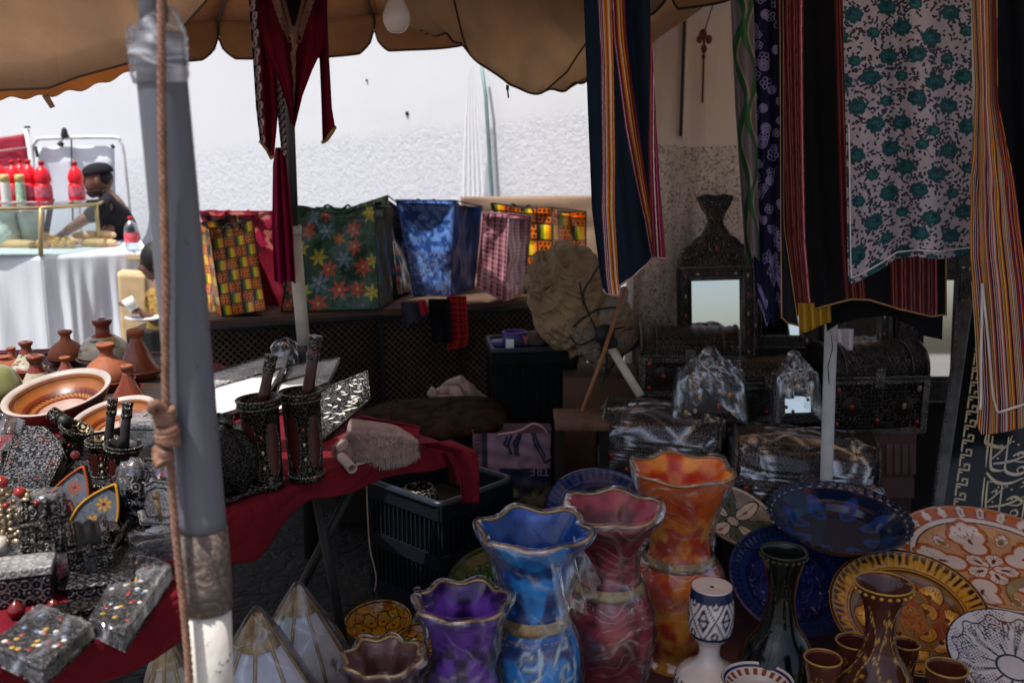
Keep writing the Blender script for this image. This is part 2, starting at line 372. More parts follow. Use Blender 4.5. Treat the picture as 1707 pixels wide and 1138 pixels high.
# hanging sheer white net and thin pipe on that wall
def net():
    a = wall_hit(806, 112); l = wall_hit(778, 380); r = wall_hit(838, 380)
    v0 = np.array([-.07, -.14, 0])
    b = MB()
    def fn(u, v):
        w_ = (1 - v) ** .8; c = a[None, None] * (v)[..., None] + ((l + r) / 2)[None, None] * (1 - v)[..., None]
        x = (u - .5) * (.025 + .16 * w_); f = .012 * np.sin(u * 29 + v * 3) * (w_ + .15)
        return c[..., 0] + v0[0] + x, c[..., 1] + v0[1] + f - x * .5, c[..., 2] - .8 * (1 - v) ** 6
    b.grid(fn, 60, 30)
    t = NT('sheer_net'); tr = t.n('BsdfTransparent'); d = t.pbr((.78, .8, .84), .7)
    m = t.fin(t.mixsh(.5, tr.outputs[0], d))
    tag(b.build('sheer_net', m, world=True), 'gathered sheer white net hanging down against the far white wall', 'net')
    b = MB(); p = [wall_hit(811, 110), wall_hit(818, 160), wall_hit(823, 240), wall_hit(829, 340), wall_hit(832, 420)]
    b.tube([q + np.array([-.03, -.055, 0]) for q in p], .012, 6)
    tag(b.build('drain_cord', mat('grey_green', (.25, .36, .36)), world=True), 'thin grey green cord running down the far wall beside the sheer net', 'cord')
net()
# --- pillar in front right of the wall
def pillar():
    t = NT('beige_plaster'); sx = t.n('SeparateXYZ'); t.l(t.co, sx.inputs[0])
    zz = t.math('ADD', sx.outputs[2], t.math('MULTIPLY', t.noise(9, 4), .05)); low = t.ramp(zz, [(0, 1.), (1, 1.)])
    low = t.math('LESS_THAN', zz, 1.545)
    stain = t.ramp(t.noise(3.5, 6, 1, scl=(2.5, 2.5, .35)), [(.45, 0), (.75, .75)])
    c1 = t.mix(stain, (.74, .61, .52), (.46, .35, .28))
    pit = t.noise(95, 5, .6, rough=.65); c2 = t.mix(t.ramp(pit, [(.5, 0), (.62, 1)]), (.74, .63, .55), (.24, .18, .15)); c2 = t.mix(stain, c2, (.2, .15, .12), 'MIX')
    m = t.fin(t.mixsh(low, t.pbr(c1, .85, 0, t.bump(t.noise(14, 4), .2, .01)), t.pbr(c2, .95, 0, t.bump(pit, 1., .008))))
    x0, x1 = P(1056, 500, 4.3)[0], P(1262, 500, 4.3)[0]
    b = MB(); b.box(((x0 + x1) / 2, 4.30 + .15, 1.8), (x1 - x0, .3, 3.6))
    xg = P(1139, 200, 4.3)[0]
    b.box((xg + .012, 4.294, 2.6), (.03, .03, 2.1)); b.tube([(xg - .012, 4.285, z) for z in np.linspace(1.56, 3.5, 12)], .006, 6, 1)
    # old red paint mark with a drip
    k = [P(1172, 52, 4.297), P(1185, 70, 4.297), P(1168, 75, 4.297)]
    for q, r in ((P(1172, 58, 4.297), .016), (P(1182, 66, 4.297), .013), (P(1166, 66, 4.297), .011), (P(1174, 82, 4.297), .012), (P(1173, 95, 4.297), .008)): b.sph(q, (r, .003, r * 1.4), 10, 2)
    b.tube([P(1174, 60, 4.296), P(1173, 110, 4.296), P(1171, 172, 4.296)], .0035, 5, 2); b.tube([P(1174, 55, 4.29), P(1183, 25, 4.29), P(1193, -5, 4.29)], .0025, 5, 2)
    o = b.build('pillar', [m, mat('iron_dark', (.03, .03, .035)), mat('old_red', (.16, .03, .028))])
    tag(o, 'stained beige plaster pillar with rough lower part and a red mark, behind the tall carved mirror', 'pillar')
    b = MB(); b.box((1.25, 4.06, 2.50), (2.2, .48, .07)); b.box((1.25, 3.99, 2.44), (2.1, .28, .05)); tag(b.build('shade_ledge', mat('shade_plaster', (.5, .42, .36), rough=.9), world=True, bev=.006), 'added unseen ledge just above the frame that shades the beige pillar', 'ledge')  # unseen ledge added to keep the sun off the pillar
    # the dim side wall that carries on to the right
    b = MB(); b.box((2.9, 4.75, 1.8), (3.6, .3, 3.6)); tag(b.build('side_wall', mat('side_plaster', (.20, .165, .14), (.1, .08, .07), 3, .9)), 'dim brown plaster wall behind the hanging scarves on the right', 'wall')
pillar()
# ================================================================== CANOPIES
def canvas(name, c, tr=.35):
    t = NT(name); n = t.noise(3.5, 5, 1.); wv = t.noise(260, 2)
    col = t.mix(t.ramp(n, [(.3, 0), (.75, 1)]), c, tuple(q * .68 for q in c)); col = t.mix(1., col, t.mix(t.ramp(t.noise(1.2, 4, 2.), [(.4, 0.), (.8, .5)]), (1, 1, 1), (.62, .5, .42)), 'MULTIPLY')
    b = t.crease(1.6, .22, t.bump(wv, .25, .002)); d = t.pbr(col, .85, 0, b, sheen=.1); x = t.n('BsdfTranslucent'); t.l(col, x.inputs[0])
    return t.fin(t.mixsh(tr, d, x.outputs[0]))
CAN1 = canvas('umbrella_canvas', (.58, .33, .165), .24); CAN2 = canvas('awning_canvas', (.86, .67, .47), .68); HEM = mat('dark_hem', (.075, .042, .026), rough=.8)
def umbrella():
    # edge ring in the world: x, y, z of the rim (roof meets valance)
    def Q(px, py, Y): return P(px, py, Y)
    ring = [P(60, 40, 4.5), P(363, 34, 4.85), P(623, 24, 4.85), P(817, 2, 4.6), (.62, 4.0, 2.2), (.86, 3.3, 2.22), (.55, 2.8, 2.22), (-.3, 2.62, 2.22), (-1.2, 2.75, 2.22), (-1.95, 2.95, 2.2), (-2.4, 3.4, 2.15)]
    ring = [np.array(r, float) for r in ring]; base = np.array([-.735, 3.45, .0]); apex = np.array([-.70, 3.5, 2.78])
    r = thing('market_umbrella', 'tan market umbrella with scalloped valance over the middle table, on the white metal pole', 'umbrella', base)
    roof = MB(); val = MB(); hem = MB(); rib = []
    n = len(ring)
    for i in range(n):
        a, b = ring[i], ring[(i + 1) % n]
        def fr(u, v):
            e = a[None, None] * (1 - u)[..., None] + b[None, None] * u[..., None]; p = e * (1 - v)[..., None] + apex * v[..., None]
            p[..., 2] -= .015 * np.sin(u * math.pi) * (1 - v); return p
        roof.grid(fr, 14, 12)
        drop = .17 if i != 2 else .165
        L_ = np.linalg.norm(b - a)
        def fv(u, v):
            e = a[None, None] * (1 - u)[..., None] + b[None, None] * u[..., None]; s_ = np.minimum(u, 1 - u) * L_
            d = drop * (.42 + .58 * np.clip(s_ / .075, 0, 1) ** .45); e = e.copy(); e[..., 2] -= .015 * np.sin(u * math.pi)
            out = (e[..., :2] - base[:2]); out /= np.linalg.norm(out, axis=-1)[..., None]
            e[..., :2] += out * (.02 * np.sin(u * 9 + i) * v)[..., None]; e[..., 2] -= d * v - .10 * np.sin(u * math.pi) * .0; return e
        val.grid(fv, 40, 8)
        uu = np.linspace(0, 1, 40)[None]; hem.tube(fv(uu, np.ones_like(uu))[0], .005, 6)
        hem.tube([a, (a + (base + [0, 0, a[2]] - a) * .0) - [0, 0, drop * .42]], .006, 6)
        rib.append((a, b))
    roof.build('canopy', CAN1, r, world=True, solid=.002); val.build('valance', CAN1, r, world=True, solid=.002); hem.build('piping', HEM, r, world=True)
    for i in range(0, n):
        m = MB(); m.tube([ring[i] - [0, 0, .02], ring[i] * .5 + apex * .5 - [0, 0, .03], apex - [0, 0, .05]], .008, 6); m.build('rib', mat('rib_metal', (.3, .3, .3), rough=.4, metal=.7), r, world=True)
    # printed mark on one valance panel, seen from behind: a ring, a bar and scribbled letters
    m = MB(); Yv = 4.77
    def q(px, py): return P(px, py, Yv - (px - 700) * .0013 - .022)
    def arc(cx, cy, rx, ry, a0, a1, k=16): return [q(cx + rx * math.cos(t_), cy + ry * math.sin(t_)) for t_ in np.linspace(a0, a1, k)]
    for pts in (arc(737, 39, 9.5, 11, 0, 6.283), [q(723, 24), q(743, 22)], arc(706, 44, 17, 14, .2, 3.0), arc(697, 44, 5, 5, 0, 6.28), arc(709, 45, 4, 4, 2, 7.5), arc(719, 41, 4, 6, 0, 6), [q(686, 48), q(700, 42)]):
        m.tube(pts, .0045, 5)
    m.build('printed_mark', mat('faded_ink', (.06, .035, .025), rough=.9), r, world=True)
    m = MB(); m.tube([P(507, 577, 3.42), P(498, 480, 3.42), P(490, 382, 3.42)], .0225, 14); m.tube([P(490, 392, 3.42), P(489.5, 376, 3.42)], .027, 14)
    m.tube([P(489, 384, 3.40), P(480, 386, 3.38), P(479, 398, 3.38), P(484, 404, 3.38)], .007, 8)
    m.build('pole', mat('old_white_paint', (.56, .52, .44), (.42, .38, .31), 20, .55), r, world=True)
    m = MB(); m.tube([P(507, 574, 3.42), P(509, 590, 3.42), np.array([base[0], 3.42, .05])], .027, 12); m.build('foot_socket', mat('black_plastic', (.02, .02, .022), rough=.45), r, world=True)
    m = MB(); a_ = P(490, 385, 3.42); m.tube([a_, P(483, 200, 3.43), P(478, 60, 3.44), apex], .0165, 10); m.build('upper_pole', mat('dull_steel', (.09, .085, .08), rough=.45, metal=.5), r, world=True)
umbrella()
def awnings():
    # sagging canvas edge on the right
    b = MB(); h = MB()
    hx = np.array([700, 745, 768, 800, 850, 900, 945, 985, 1040, 1085, 1400]); hy = np.array([52, 62, 76, 104, 145, 153, 147, 128, 82, 20, -190])
    def fn(u, v):
        px = np.interp(u, np.linspace(0, 1, 11), hx); py = np.interp(u, np.linspace(0, 1, 11), hy); e = P(px, py, 4.12 + 0 * u)
        bul = np.sin(u * math.pi); s_ = v ** .8
        x = e[..., 0] + v ** .5 * (u - .3) * 2.6; y = e[..., 1] - v * 3.1 + .22 * bul * np.sin(np.minimum(1, v * 5) * math.pi) ; z = e[..., 2] + (2.62 - e[..., 2]) * (1 - (1 - np.clip(v, 0, 1)) ** 5.)
        z = z + .022 * np.sin(u * 55 + 3 * np.sin(u * 9) + v * 6) * np.exp(-((v - .12) / .12) ** 2) + .03 * ns(u * 1.2, v * 2, 3, 5) * np.minimum(1, v * 3 + .15) * (1 - v); y = y + .03 * ns(u, v, 3, 9)
        return x, y, z
    b.grid(fn, 110, 90)
    uu = np.linspace(0, 1, 80)[None]; f = np.stack(np.broadcast_arrays(*fn(uu, 0 * uu)), -1)[0]; h.tube(f, .005, 6)
    r = thing('canvas_awning', 'sagging beige canvas awning bulging down beside the navy striped scarf', 'awning', (.5, 3.9, 2.2))
    b.build('canvas', CAN2, r, world=True, solid=.003); h.build('hem', HEM, r, world=True)
    m = MB(); vv = np.linspace(0, 1, 30)[None]
    for u0, du in ((.24, -.08), (.52, .30)):
        f = np.stack(np.broadcast_arrays(*fn(u0 + du * vv, vv * .45)), -1)[0]; f[:, 1] -= .006; m.tube(f, .004, 5)
    m.build('seam', HEM, r, world=True)
    m = MB(); e = P(846, 142, 4.08); m.tube([e, e - [0, 0, .02]], .007, 6); m.tube([e - [0, 0, .015], e - [-.004, 0, .05]], .0035, 5); m.build('tie_ring', mat('iron_dark', (.03, .03, .035)), r, world=True)
    # near left canvas
    b = MB(); h = MB()
    def fl(u, v):
        px = -40 + u * 400; py = np.interp(px, [-170, 0, 80, 130, 215, 262, 300, 345, 365], [152, 150, 147, 128, 105, 88, 50, 0, -40]); e = P(px, py, 2.15 + 0 * u)
        x = e[..., 0] - v * .25 * (1 - u); y = e[..., 1] - v * .95; z = e[..., 2] + (2.45 - e[..., 2]) * (1 - (1 - v) ** 3.5) + .018 * ns(u * 1.6, v, 2.5, 3) * np.minimum(1, v * 6)
        return x, y + .04 * ns(u, v, 2, 4) * v, z
    b.grid(fl, 90, 50); uu = np.linspace(0, 1, 60)[None]; f = np.stack(np.broadcast_arrays(*fl(uu, 0 * uu)), -1)[0]; h.tube(f, .003, 6)
    r = thing('canvas_awning', 'near tan canvas awning hanging at the top left over the grey pole', 'awning', (-1, 1.8, 2.2))
    b.build('canvas', CAN2, r, world=True, solid=.003); h.build('hem', HEM, r, world=True)
    # its doubled lining edge, a little further back and lit through
    b = MB()
    def f2(u, v):
        px = -40 + u * 300; py = np.interp(px, [-170, 0, 80, 150, 220, 262], [168, 165, 160, 146, 119, 96]); e = P(px, py, 2.32 + 0 * u); e2 = P(px, py - 34, 2.20 + 0 * u)
        q = e * (1 - v)[..., None] + e2 * v[..., None]; return q[..., 0], q[..., 1], q[..., 2] + .004 * np.sin(u * 40)
    b.grid(f2, 60, 8); b.build('lining', canvas('lining_canvas', (.62, .33, .10), .45), r, world=True, solid=.002)
    m = MB(); m.quad([P(84, 181, 2.3), P(92, 178, 2.3), P(80, 157, 2.3), P(70, 160, 2.3)], 3, 5); m.build('loose_strap', CAN2, r, world=True, solid=.002)
awnings()
def bulb():
    c = P(661, 28, 3.0); r = thing('light_bulb', 'bare frosted light bulb hanging at the top of the frame under the umbrella', 'light bulb', c)
    k = S(1, 3.0)
    m = MB(); m.lathe(smooth([(.001, -25 * k), (12 * k, -22 * k), (20 * k, -10 * k), (21.5 * k, 2 * k), (17 * k, 14 * k), (12 * k, 24 * k), (11 * k, 34 * k)], 30), 28)
    t = NT('frosted_glass'); g = t.pbr((.82, .72, .66), .12, 0, coat=.5); tt = t.n('BsdfTranslucent'); tt.inputs[0].default_value = (.8, .75, .7, 1)
    tp = t.n('BsdfTransparent'); m1 = t.mixsh(.35, g, tt.outputs[0]); MATS['frost'] = t.fin(t.mixsh(.25, m1, tp.outputs[0]))
    m.build('glass', MATS['frost'], r)
    m = MB(); m.lathe([(12 * k, 33 * k), (12.5 * k, 36 * k), (11.5 * k, 39 * k), (12.5 * k, 42 * k), (11.5 * k, 45 * k), (12.5 * k, 48 * k), (14 * k, 50 * k), (14 * k, 80 * k), (2 * k, 84 * k)], 20); m.build('socket', mat('black_plastic', (.02, .02, .022)), r)
    m = MB(); m.tube([(0, 0, 80 * k), (.01, 0, .35), (-.1, .1, .62)], .003, 6); m.build('cord', mat('black_plastic', (.02, .02, .022)), r)
bulb()
def grey_pole():
    Y = 1.32; r = thing('grey_pole', 'thick grey plastic pole standing in the left foreground with wrapped top and white foot', 'pole', G(365, 1400, 0))
    pts = [P(263, 55, Y), P(290, 340, Y), P(325, 740, Y), P(337, 880, Y)]
    w0 = .0335
    m = MB(); m.tube(smooth(pts, 14), np.linspace(w0 * .93, w0, 14), 40)
    t = NT('grey_pvc'); n = t.noise(30, 4, scl=(1, 1, .08)); sp_ = t.noise(90, 2)
    c = t.mix(t.ramp(n, [(.3, 0), (.7, 1)]), (.095, .10, .12), (.13, .135, .16)); c = t.mix(t.ramp(sp_, [(.70, 0), (.76, .7)]), c, (.04, .03, .03))
    m.build('pipe', t.fin(t.pbr(c, .42, 0, t.bump(n, .1, .002), spec=.5)), r, world=True)
    m = MB(); m.tube([P(337, 880, Y), P(341, 930, Y), P(344, 970, Y), P(345, 1012, Y)], [w0 * 1.03, w0 * 1.06, w0 * 1.04, w0 * 1.07], 40)
    t = NT('dirty_tape'); n = t.noise(30, 6, 5); c = t.ramp(n, [(.3, (.06, .045, .04)), (.5, (.12, .09, .075)), (.64, (.24, .19, .165))]); sx = t.n('SeparateXYZ')
    m.build('tape', t.fin(t.pbr(c, .5, 0, t.bump(n, .9, .008), coat=.3)), r, world=True)
    m = MB(); e = G(385, 1400, 0); m.tube([P(345, 1010, Y), P(350, 1138, Y), P(358, 1320, Y), e + [0, 0, .0]], w0 * 1.0, 40)
    t = NT('chipped_white'); n = t.noise(70, 5, .6); c = t.mix(t.ramp(n, [(.62, 0), (.68, 1)]), (.62, .58, .53), (.17, .09, .06)); g2 = t.noise(9, 5, 1); c = t.mix(t.ramp(g2, [(.45, 0), (.8, .55)]), c, (.32, .27, .22))
    m.build('white_foot', t.fin(t.pbr(c, .6, 0, t.bump(n, .4, .003))), r, world=True)
    m = MB(); c0, c1 = P(266, 120, Y), P(257, 12, Y)
    pr = smooth([P(268, 140, Y), P(265, 105, Y), P(262, 70, Y), P(258, 40, Y), P(252, 30, Y)], 30); 
    rr = np.interp(np.linspace(0, 1, 30), [0, .1, .55, .85, 1], [w0 * .97, w0 * 1.07, w0 * 1.13, w0 * .95, w0 * .5])
    m.tube(pr, rr * (1 + .02 * np.sin(np.arange(30) * 2.1)), 48); m.build('film_wrap', film('pole_film', 1.3, .25, 13, scl=(.5, .5, 2.)), r, world=True)
    m = MB(); m.tube([P(256, 60, Y), P(252, 10, Y), P(248, -60, Y), P(230, -420, Y)], .0155, 16); m.build('inner_rod', mat('rod_grey', (.2, .2, .22), rough=.5), r, world=True)
    m = MB(); m.tube([P(274, 40, Y - .02), P(270, 0, Y - .02), P(266, -100, Y)], .006, 8); m.build('dark_bracket', mat('black_plastic', (.02, .02, .022)), r, world=True)
    # rope, twisted from three strands, with a knot
    Yr = Y - .045; C = smooth([P(268, -60, Yr), P(269, 60, Yr), P(270, 200, Yr), P(273, 330, Yr), P(276, 440, Yr), P(277, 484, Yr), P(276, 560, Yr), P(277, 680, Yr), P(283, 745, Yr), P(288, 830, Yr), P(296, 920, Yr), P(308, 1030, Yr), P(318, 1160, Yr), P(325, 1300, Yr)], 260)
    m = MB(); s_ = np.r_[0, np.cumsum(np.linalg.norm(np.diff(C, axis=0), axis=1))]
    for k in range(3):
        a = s_ * 190 + k * 2.094; m.tube(C + np.stack([np.cos(a), np.sin(a), 0 * a], -1) * .0026, .0034, 7)
    rope = mat('rope_fibre', (.30, .165, .115), (.16, .08, .055), 60, .9, bump=.8, bs=300)
    q = tag(m.build('rope', rope, world=True), 'twisted brown rope tied down along the grey foreground pole with knots', 'rope')
    m = MB()
    def knot(px, py, R_, n=5, seed=1):
        r_ = random.Random(seed); c = P(px, py, Yr - .004)
        for i in range(n):
            a0 = r_.uniform(0, 6); ax = [r_.uniform(-.4, .4), r_.uniform(-.4, .4)]; t_ = np.linspace(0, 6.283, 22)[:-1]
            m.tube(np.stack([c[0] + R_ * np.cos(t_) * (1 + .15 * ax[0]), c[1] + R_ * .8 * np.sin(t_), c[2] + (i - n / 2) * R_ * .33 + R_ * .5 * np.sin(t_ + a0) * ax[1] * 2], -1), .0048, 8, close=True)
    knot(273, 690, .011, 6, 4); knot(279, 722, .012, 6, 5); knot(272, 755, .010, 4, 6)
    m.tube(smooth([P(268, 690, Yr), P(252, 683, Yr - .02), P(258, 672, Yr - .02), P(276, 684, Yr - .01)], 14), .006, 8)
    m.tube(smooth([P(274, 735, Yr), P(262, 762, Yr - .015), P(268, 775, Yr - .02)], 10), [.006] * 8 + [.008, .009], 8)
    kk = m.build('knot', rope, world=True); kk.parent = q; kk.location = kk.location - q.location
grey_pole()
# ================================================================== BACK-LEFT FOOD STALL
def food_stall():
    Yc = 6.8
    # cloth over the counter
    zt = .80
    A = G(-60, 419, zt); B = G(68, 428, zt); C = G(245, 419, zt); D = G(235, 402, zt); E = G(-60, 400, zt)
    r = thing('stall_counter', 'food stall counter table hidden under the pale cloth, behind the tagines', 'table', (float(B[0]), float(B[1]) + .4, 0))
    m = MB(); m.box((-.2, .15, .77), (1.7, .6, .03)); m.build('tabletop', mat('pale_pine', (.55, .43, .28)), r)
    for x in (-.95, .6): 
        m = MB(); m.box((x, .2, .375), (.05, .05, .75)); m.build('leg', mat('pale_pine', (.55, .43, .28)), r)
    t = NT('white_tablecloth'); n = t.noise(3, 4, 1, scl=(3, 3, .4)); c = t.mix(t.ramp(n, [(.3, 0), (.7, 1)]), (.62, .65, .72), (.70, .72, .76))
    wc = t.fin(t.pbr(c, .6, 0, t.bump(n, .3, .02)))
    m = MB(); zt2 = zt + .004
    top = [G(-140, 424, zt2), B + [0, 0, .004], C + [0, 0, .004], D + [0, 0, .004], G(68, 398, zt2), G(-140, 396, zt2)]
    m.add(np.array(top), [[[0, 1, 2, 3, 4, 5]]], sm=False)
    def skirt(a, b, k, sd):
        N = np.array([b[1] - a[1], -(b[0] - a[0])]); N /= np.linalg.norm(N)
        def fn(u, v):
            x = a[0] + (b[0] - a[0]) * u; y = a[1] + (b[1] - a[1]) * u; f = (.05 * (1 - v) + .012) * (ns(u * k, v * .35, 2.2, sd)) * np.minimum(1, (1 - v) * 5 + .02) * np.minimum(1, np.minimum(u, 1 - u) * 12)
            return x + N[0] * f, y + N[1] * f, .02 + v * (zt2 - .02)
        m.grid(fn, 90, 26)
    skirt(top[0], top[1], 1, 3); skirt(top[1], top[2], 1.2, 6)
    skirt(top[2], top[3], .4, 7)
    tag(m.build('tablecloth', wc, world=True, solid=.003), 'pale bluish white cloth draped to the ground over the food stall counter', 'tablecloth')
    # glass display case
    gold = mat('brass_frame', (.52, .40, .20), rough=.35, metal=.4)
    zs = 1.55 + (P(68, 346, 6.75)[2] - 1.55); r = thing('display_case', 'gold framed glass display case on the counter carrying the red bottles', 'display case', (float(B[0]), float(B[1]), zt2))
    p0 = P(68, 426, B[1]); top1 = P(68, 347, B[1]); k = (C - B); k = k / np.linalg.norm(k)
    pr = top1 + (P(160, 341, 7.0) - top1); 
    frame = [P(-140, 354, 6.9), top1, pr]
    m = MB(); m.tube([p0, top1], .016, 4); m.build('post', gold, r, world=True)
    m = MB(); m.tube([pr - [0, 0, float(pr[2] - zt2)], pr], .014, 4); m.build('post', gold, r, world=True)
    m = MB(); m.tube([P(-140, 350, B[1]), top1], .012, 4); m.tube([top1, pr], .012, 4); bk = np.array([-.1, .42, 0]); m.tube([pr, pr + bk], .012, 4); m.tube([pr + bk, top1 + bk], .012, 4); m.build('frame', gold, r, world=True)
    t = NT('pane_glass'); g = t.n('BsdfGlossy'); g.inputs[1].default_value = .03; tr = t.n('BsdfTransparent'); tr.inputs[0].default_value = (.88, .96, .94, 1); fr = t.n('Fresnel')
    GL = t.fin(t.mixsh(t.math('ADD', fr.outputs[0], .05), tr.outputs[0], g.outputs[0])); MATS['pane'] = GL
    m = MB(); q = [P(-140, 350, B[1]), top1, pr, pr + bk, top1 + bk, P(-140, 350, B[1]) + bk]; q = [x + np.array([0, 0, .012]) for x in q]; m.add(np.array(q), [[[0, 1, 2, 3, 4, 5]]], sm=False); m.build('top_pane', GL, r, world=True, solid=.006)
    m = MB(); m.quad([P(-140, 430, B[1]), p0, top1, P(-140, 350, B[1])], 2, 2); m.quad([p0, pr * [1, 1, 0] + [0, 0, zt2], pr, top1], 2, 2); m.build('front_pane', GL, r, world=True)
    shelf = float(top1[2]) + .018
    # red bottles, squeeze bottles
    redm = mat('red_plastic', (.80, .012, .03), (.7, .01, .02), 10, .3, coat=.3, bump=0)
    def bottle(px, base_py, Y, lab, hw=13, hh=60, first=None):
        rb = random.Random(px)
        k = S(1, Y); b = P(px, 343, Y); b[2] = shelf
        if first is not None: return dup(first, b, rot=(0, 0, rb.uniform(0, 6)), label=lab, sc=rb.uniform(.95, 1.04))
        r = thing('sauce_bottle', lab, 'bottle', b, group='red bottles on the display case')
        pr = np.array([(0, 0), (12.5, 0), (13.5, 3), (13, 24), (11.2, 27), (11.2, 31), (12.5, 34), (12, 42), (8.5, 51), (4, 56), (3.6, 60)]) * k
        m = MB(); m.lathe(smooth(pr, 30), 20); m.build('body', redm, r)
        m = MB(); m.lathe(np.array([(0, 59), (4.6, 59), (4.6, 64), (0, 64.5)]) * k, 14); m.build('cap', mat('red_cap', (.5, .005, .01), rough=.4, bump=0), r)
        m = MB(); m.lathe(np.array([(13.3, 6), (13.7, 8), (13.4, 22), (13.0, 24)]) * k, 20); m.build('label', matC('label_paint'), r) if 0 else m.build('label', mat('label_red', (.55, .02, .07), (.7, .25, .3), 40, .4), r)
        return r
    f = bottle(75, 0, 6.86, 'red sauce bottle standing rightmost in the tight row by the glass case corner')
    for px, Y, lab in ((53, 6.90, 'red sauce bottle second from the right end of the tight row'), (27, 6.92, 'red sauce bottle between the two small yellow capped bottles'), (5, 6.95, 'red sauce bottle at the left edge of the photo'), (40, 7.14, 'red sauce bottle standing behind the others in the row'), (130, 6.98, 'lone red sauce bottle on the glass case right before the man in the cap')):
        bottle(px, 0, Y, lab, first=f)
    for px, cc, lab in ((12, (.75, .72, .66), 'small white bottle with yellow cap among the red bottles'), (37, (.05, .42, .13), 'small green labelled bottle with yellow cap among the red bottles')):
        k = S(1, 6.8); b = P(px, 343, 6.80); b[2] = shelf; r = thing('small_bottle', lab, 'bottle', b, group='small bottles on the display case')
        m = MB(); m.lathe(smooth(np.array([(0, 0), (7.5, 0), (7.8, 4), (7.2, 30), (6, 33)]) * k, 16), 16); m.build('body', mat('sb_' + str(px), cc, (.8, .8, .76), 45, .35), r)
        m = MB(); m.lathe(np.array([(0, 32), (7.4, 32), (7.4, 42), (5.5, 44), (0, 44)]) * k, 16); m.build('cap', mat('yellow_cap', (.75, .55, .22), rough=.4, bump=0), r)
    # things in the case
    r = thing('glass_pitcher', 'pale green glassware and plastic tubs inside the display case', 'glassware', P(20, 425, 7.05) * [1, 1, 0] + [0, 0, zt2]); k = S(1, 7.)
    gm = mat('pale_green_plastic', (.42, .60, .56), (.62, .74, .70), 14, .25, bump=0)
    m = MB(); m.lathe(smooth(np.array([(0, 0), (26, 0), (30, 20), (24, 44), (27, 60), (25, 60), (22, 44), (0, 4)]) * k, 30), 24, T=TR((-.05, 0, 0)), jit=.01); m.build('bowl', gm, r)
    m = MB(); m.lathe(smooth(np.array([(0, 0), (14, 0), (18, 30), (20, 52), (18, 52), (0, 4)]) * k, 20), 20, T=TR((.13, .05, 0))); m.build('tub', gm, r)
    r2 = random.Random(5)
    yel = mat('pepper_yellow', (.62, .40, .03), (.5, .22, .02), 12, .3, coat=.4)
    for i in range(9):
        px = 66 + i * 6.5 + r2.uniform(-2, 2); b = P(px, 420 - (i % 3) * 3, 6.9); b[2] = zt2 + .03 + (i % 2) * .022; m = MB()
        m.lathe(smooth([(0, -.03), (.018, -.028), (.028, -.005), (.026, .018), (.012, .028), (0, .022)], 16), 14, jit=.004, seed=i, jf=9, T=TR((0, 0, 0), (r2.uniform(0, 1.3), 0, r2.uniform(0, 6)))); m.tube([(0, 0, .022), (.004, 0, .04)], .003, 5)
        o = m.build('yellow_pepper', yel, loc=tuple(b)); tag(o, 'yellow peppers heaped in front of the man in the cap', 'pepper', 'yellow peppers on the counter')
    brd = mat('bread_crust', (.55, .33, .16), (.70, .48, .27), 9, .75, bump=.5, bs=40)
    for (px, py, Y, l, rz, z, lab) in ((158, 405, 7.05, .15, .1, .075, 'long bread loaf lying on top of the other loaf'), (166, 416, 7.0, .13, -.05, .025, 'bread loaf at the bottom of the pile before the man'), (146, 412, 7.15, .12, .3, .03, 'bread loaf behind at the left of the pile'), (52, 398, 7.1, .16, .15, .06, 'pale filled bread roll inside the glass case'), (30, 415, 6.95, .15, -.1, .02, 'flat bread lying on the counter at far left')):
        b = P(px, py, Y); b[2] = zt2 + z + .003; m = MB(); u, v = UV(20, 14); a = u * 6.283; bb = (v - .5) * math.pi
        m.add(np.stack([l * np.sin(bb), .045 * np.cos(a) * np.cos(bb) ** .6, .033 * np.sin(a) * np.cos(bb) ** .6], -1), gridF(20, 14)); tag(m.build('bread_loaf', brd, loc=tuple(b), rot=(0, 0, rz)), lab, 'bread', 'bread on the food counter')
    b = P(222, 430, 6.75); b[2] = zt2; k = S(1, 6.75); r = thing('water_bottle', 'clear water bottle with red label and red cap on the counter corner', 'bottle', b)
    t = NT('clear_pet'); g = t.n('BsdfGlossy'); g.inputs[1].default_value = .08; tr = t.n('BsdfTransparent'); tr.inputs[0].default_value = (.8, .87, .93, 1); fr = t.n('LayerWeight'); fr.inputs[0].default_value = .35
    PET = t.fin(t.mixsh(t.math('ADD', fr.outputs[1], .08), tr.outputs[0], g.outputs[0])); MATS['pet'] = PET
    m = MB(); m.lathe(smooth(np.array([(0, 0), (10, 0), (11, 4), (10, 20), (11, 36), (8, 44), (3.5, 49), (3.5, 52)]) * k, 30), 22); m.build('body', PET, r)
    m = MB(); m.lathe(np.array([(0, 51), (4.3, 51), (4.3, 56), (0, 56)]) * k, 14); m.build('cap', mat('red_cap', (.5, .005, .01)), r)
    m = MB(); m.lathe(np.array([(11.4, 14), (11.5, 15), (11.5, 29), (11.3, 30)]) * k, 22); m.build('label', mat('label_bright_red', (.7, .02, .06), (.75, .2, .25), 30, .4), r)
    # white board with rounded tube frame, red board, lamp
    Yb = 7.75; r = thing('white_display_board', 'tall white board in a rounded white tube frame standing behind the man', 'board', P(130, 520, Yb) * [1, 1, 0])
    tub = mat('white_tube', (.72, .73, .75), rough=.35); fr = [P(60, 600, Yb), P(56, 300, Yb), P(54, 250, Yb), P(60, 236, Yb), P(75, 231, Yb), P(185, 229, Yb), P(200, 236, Yb), P(206, 255, Yb), P(214, 330, Yb), P(222, 420, Yb), P(230, 560, Yb)]
    m = MB(); m.tube(smooth(fr, 60), .014, 8); m.build('tube_frame', tub, r, world=True)
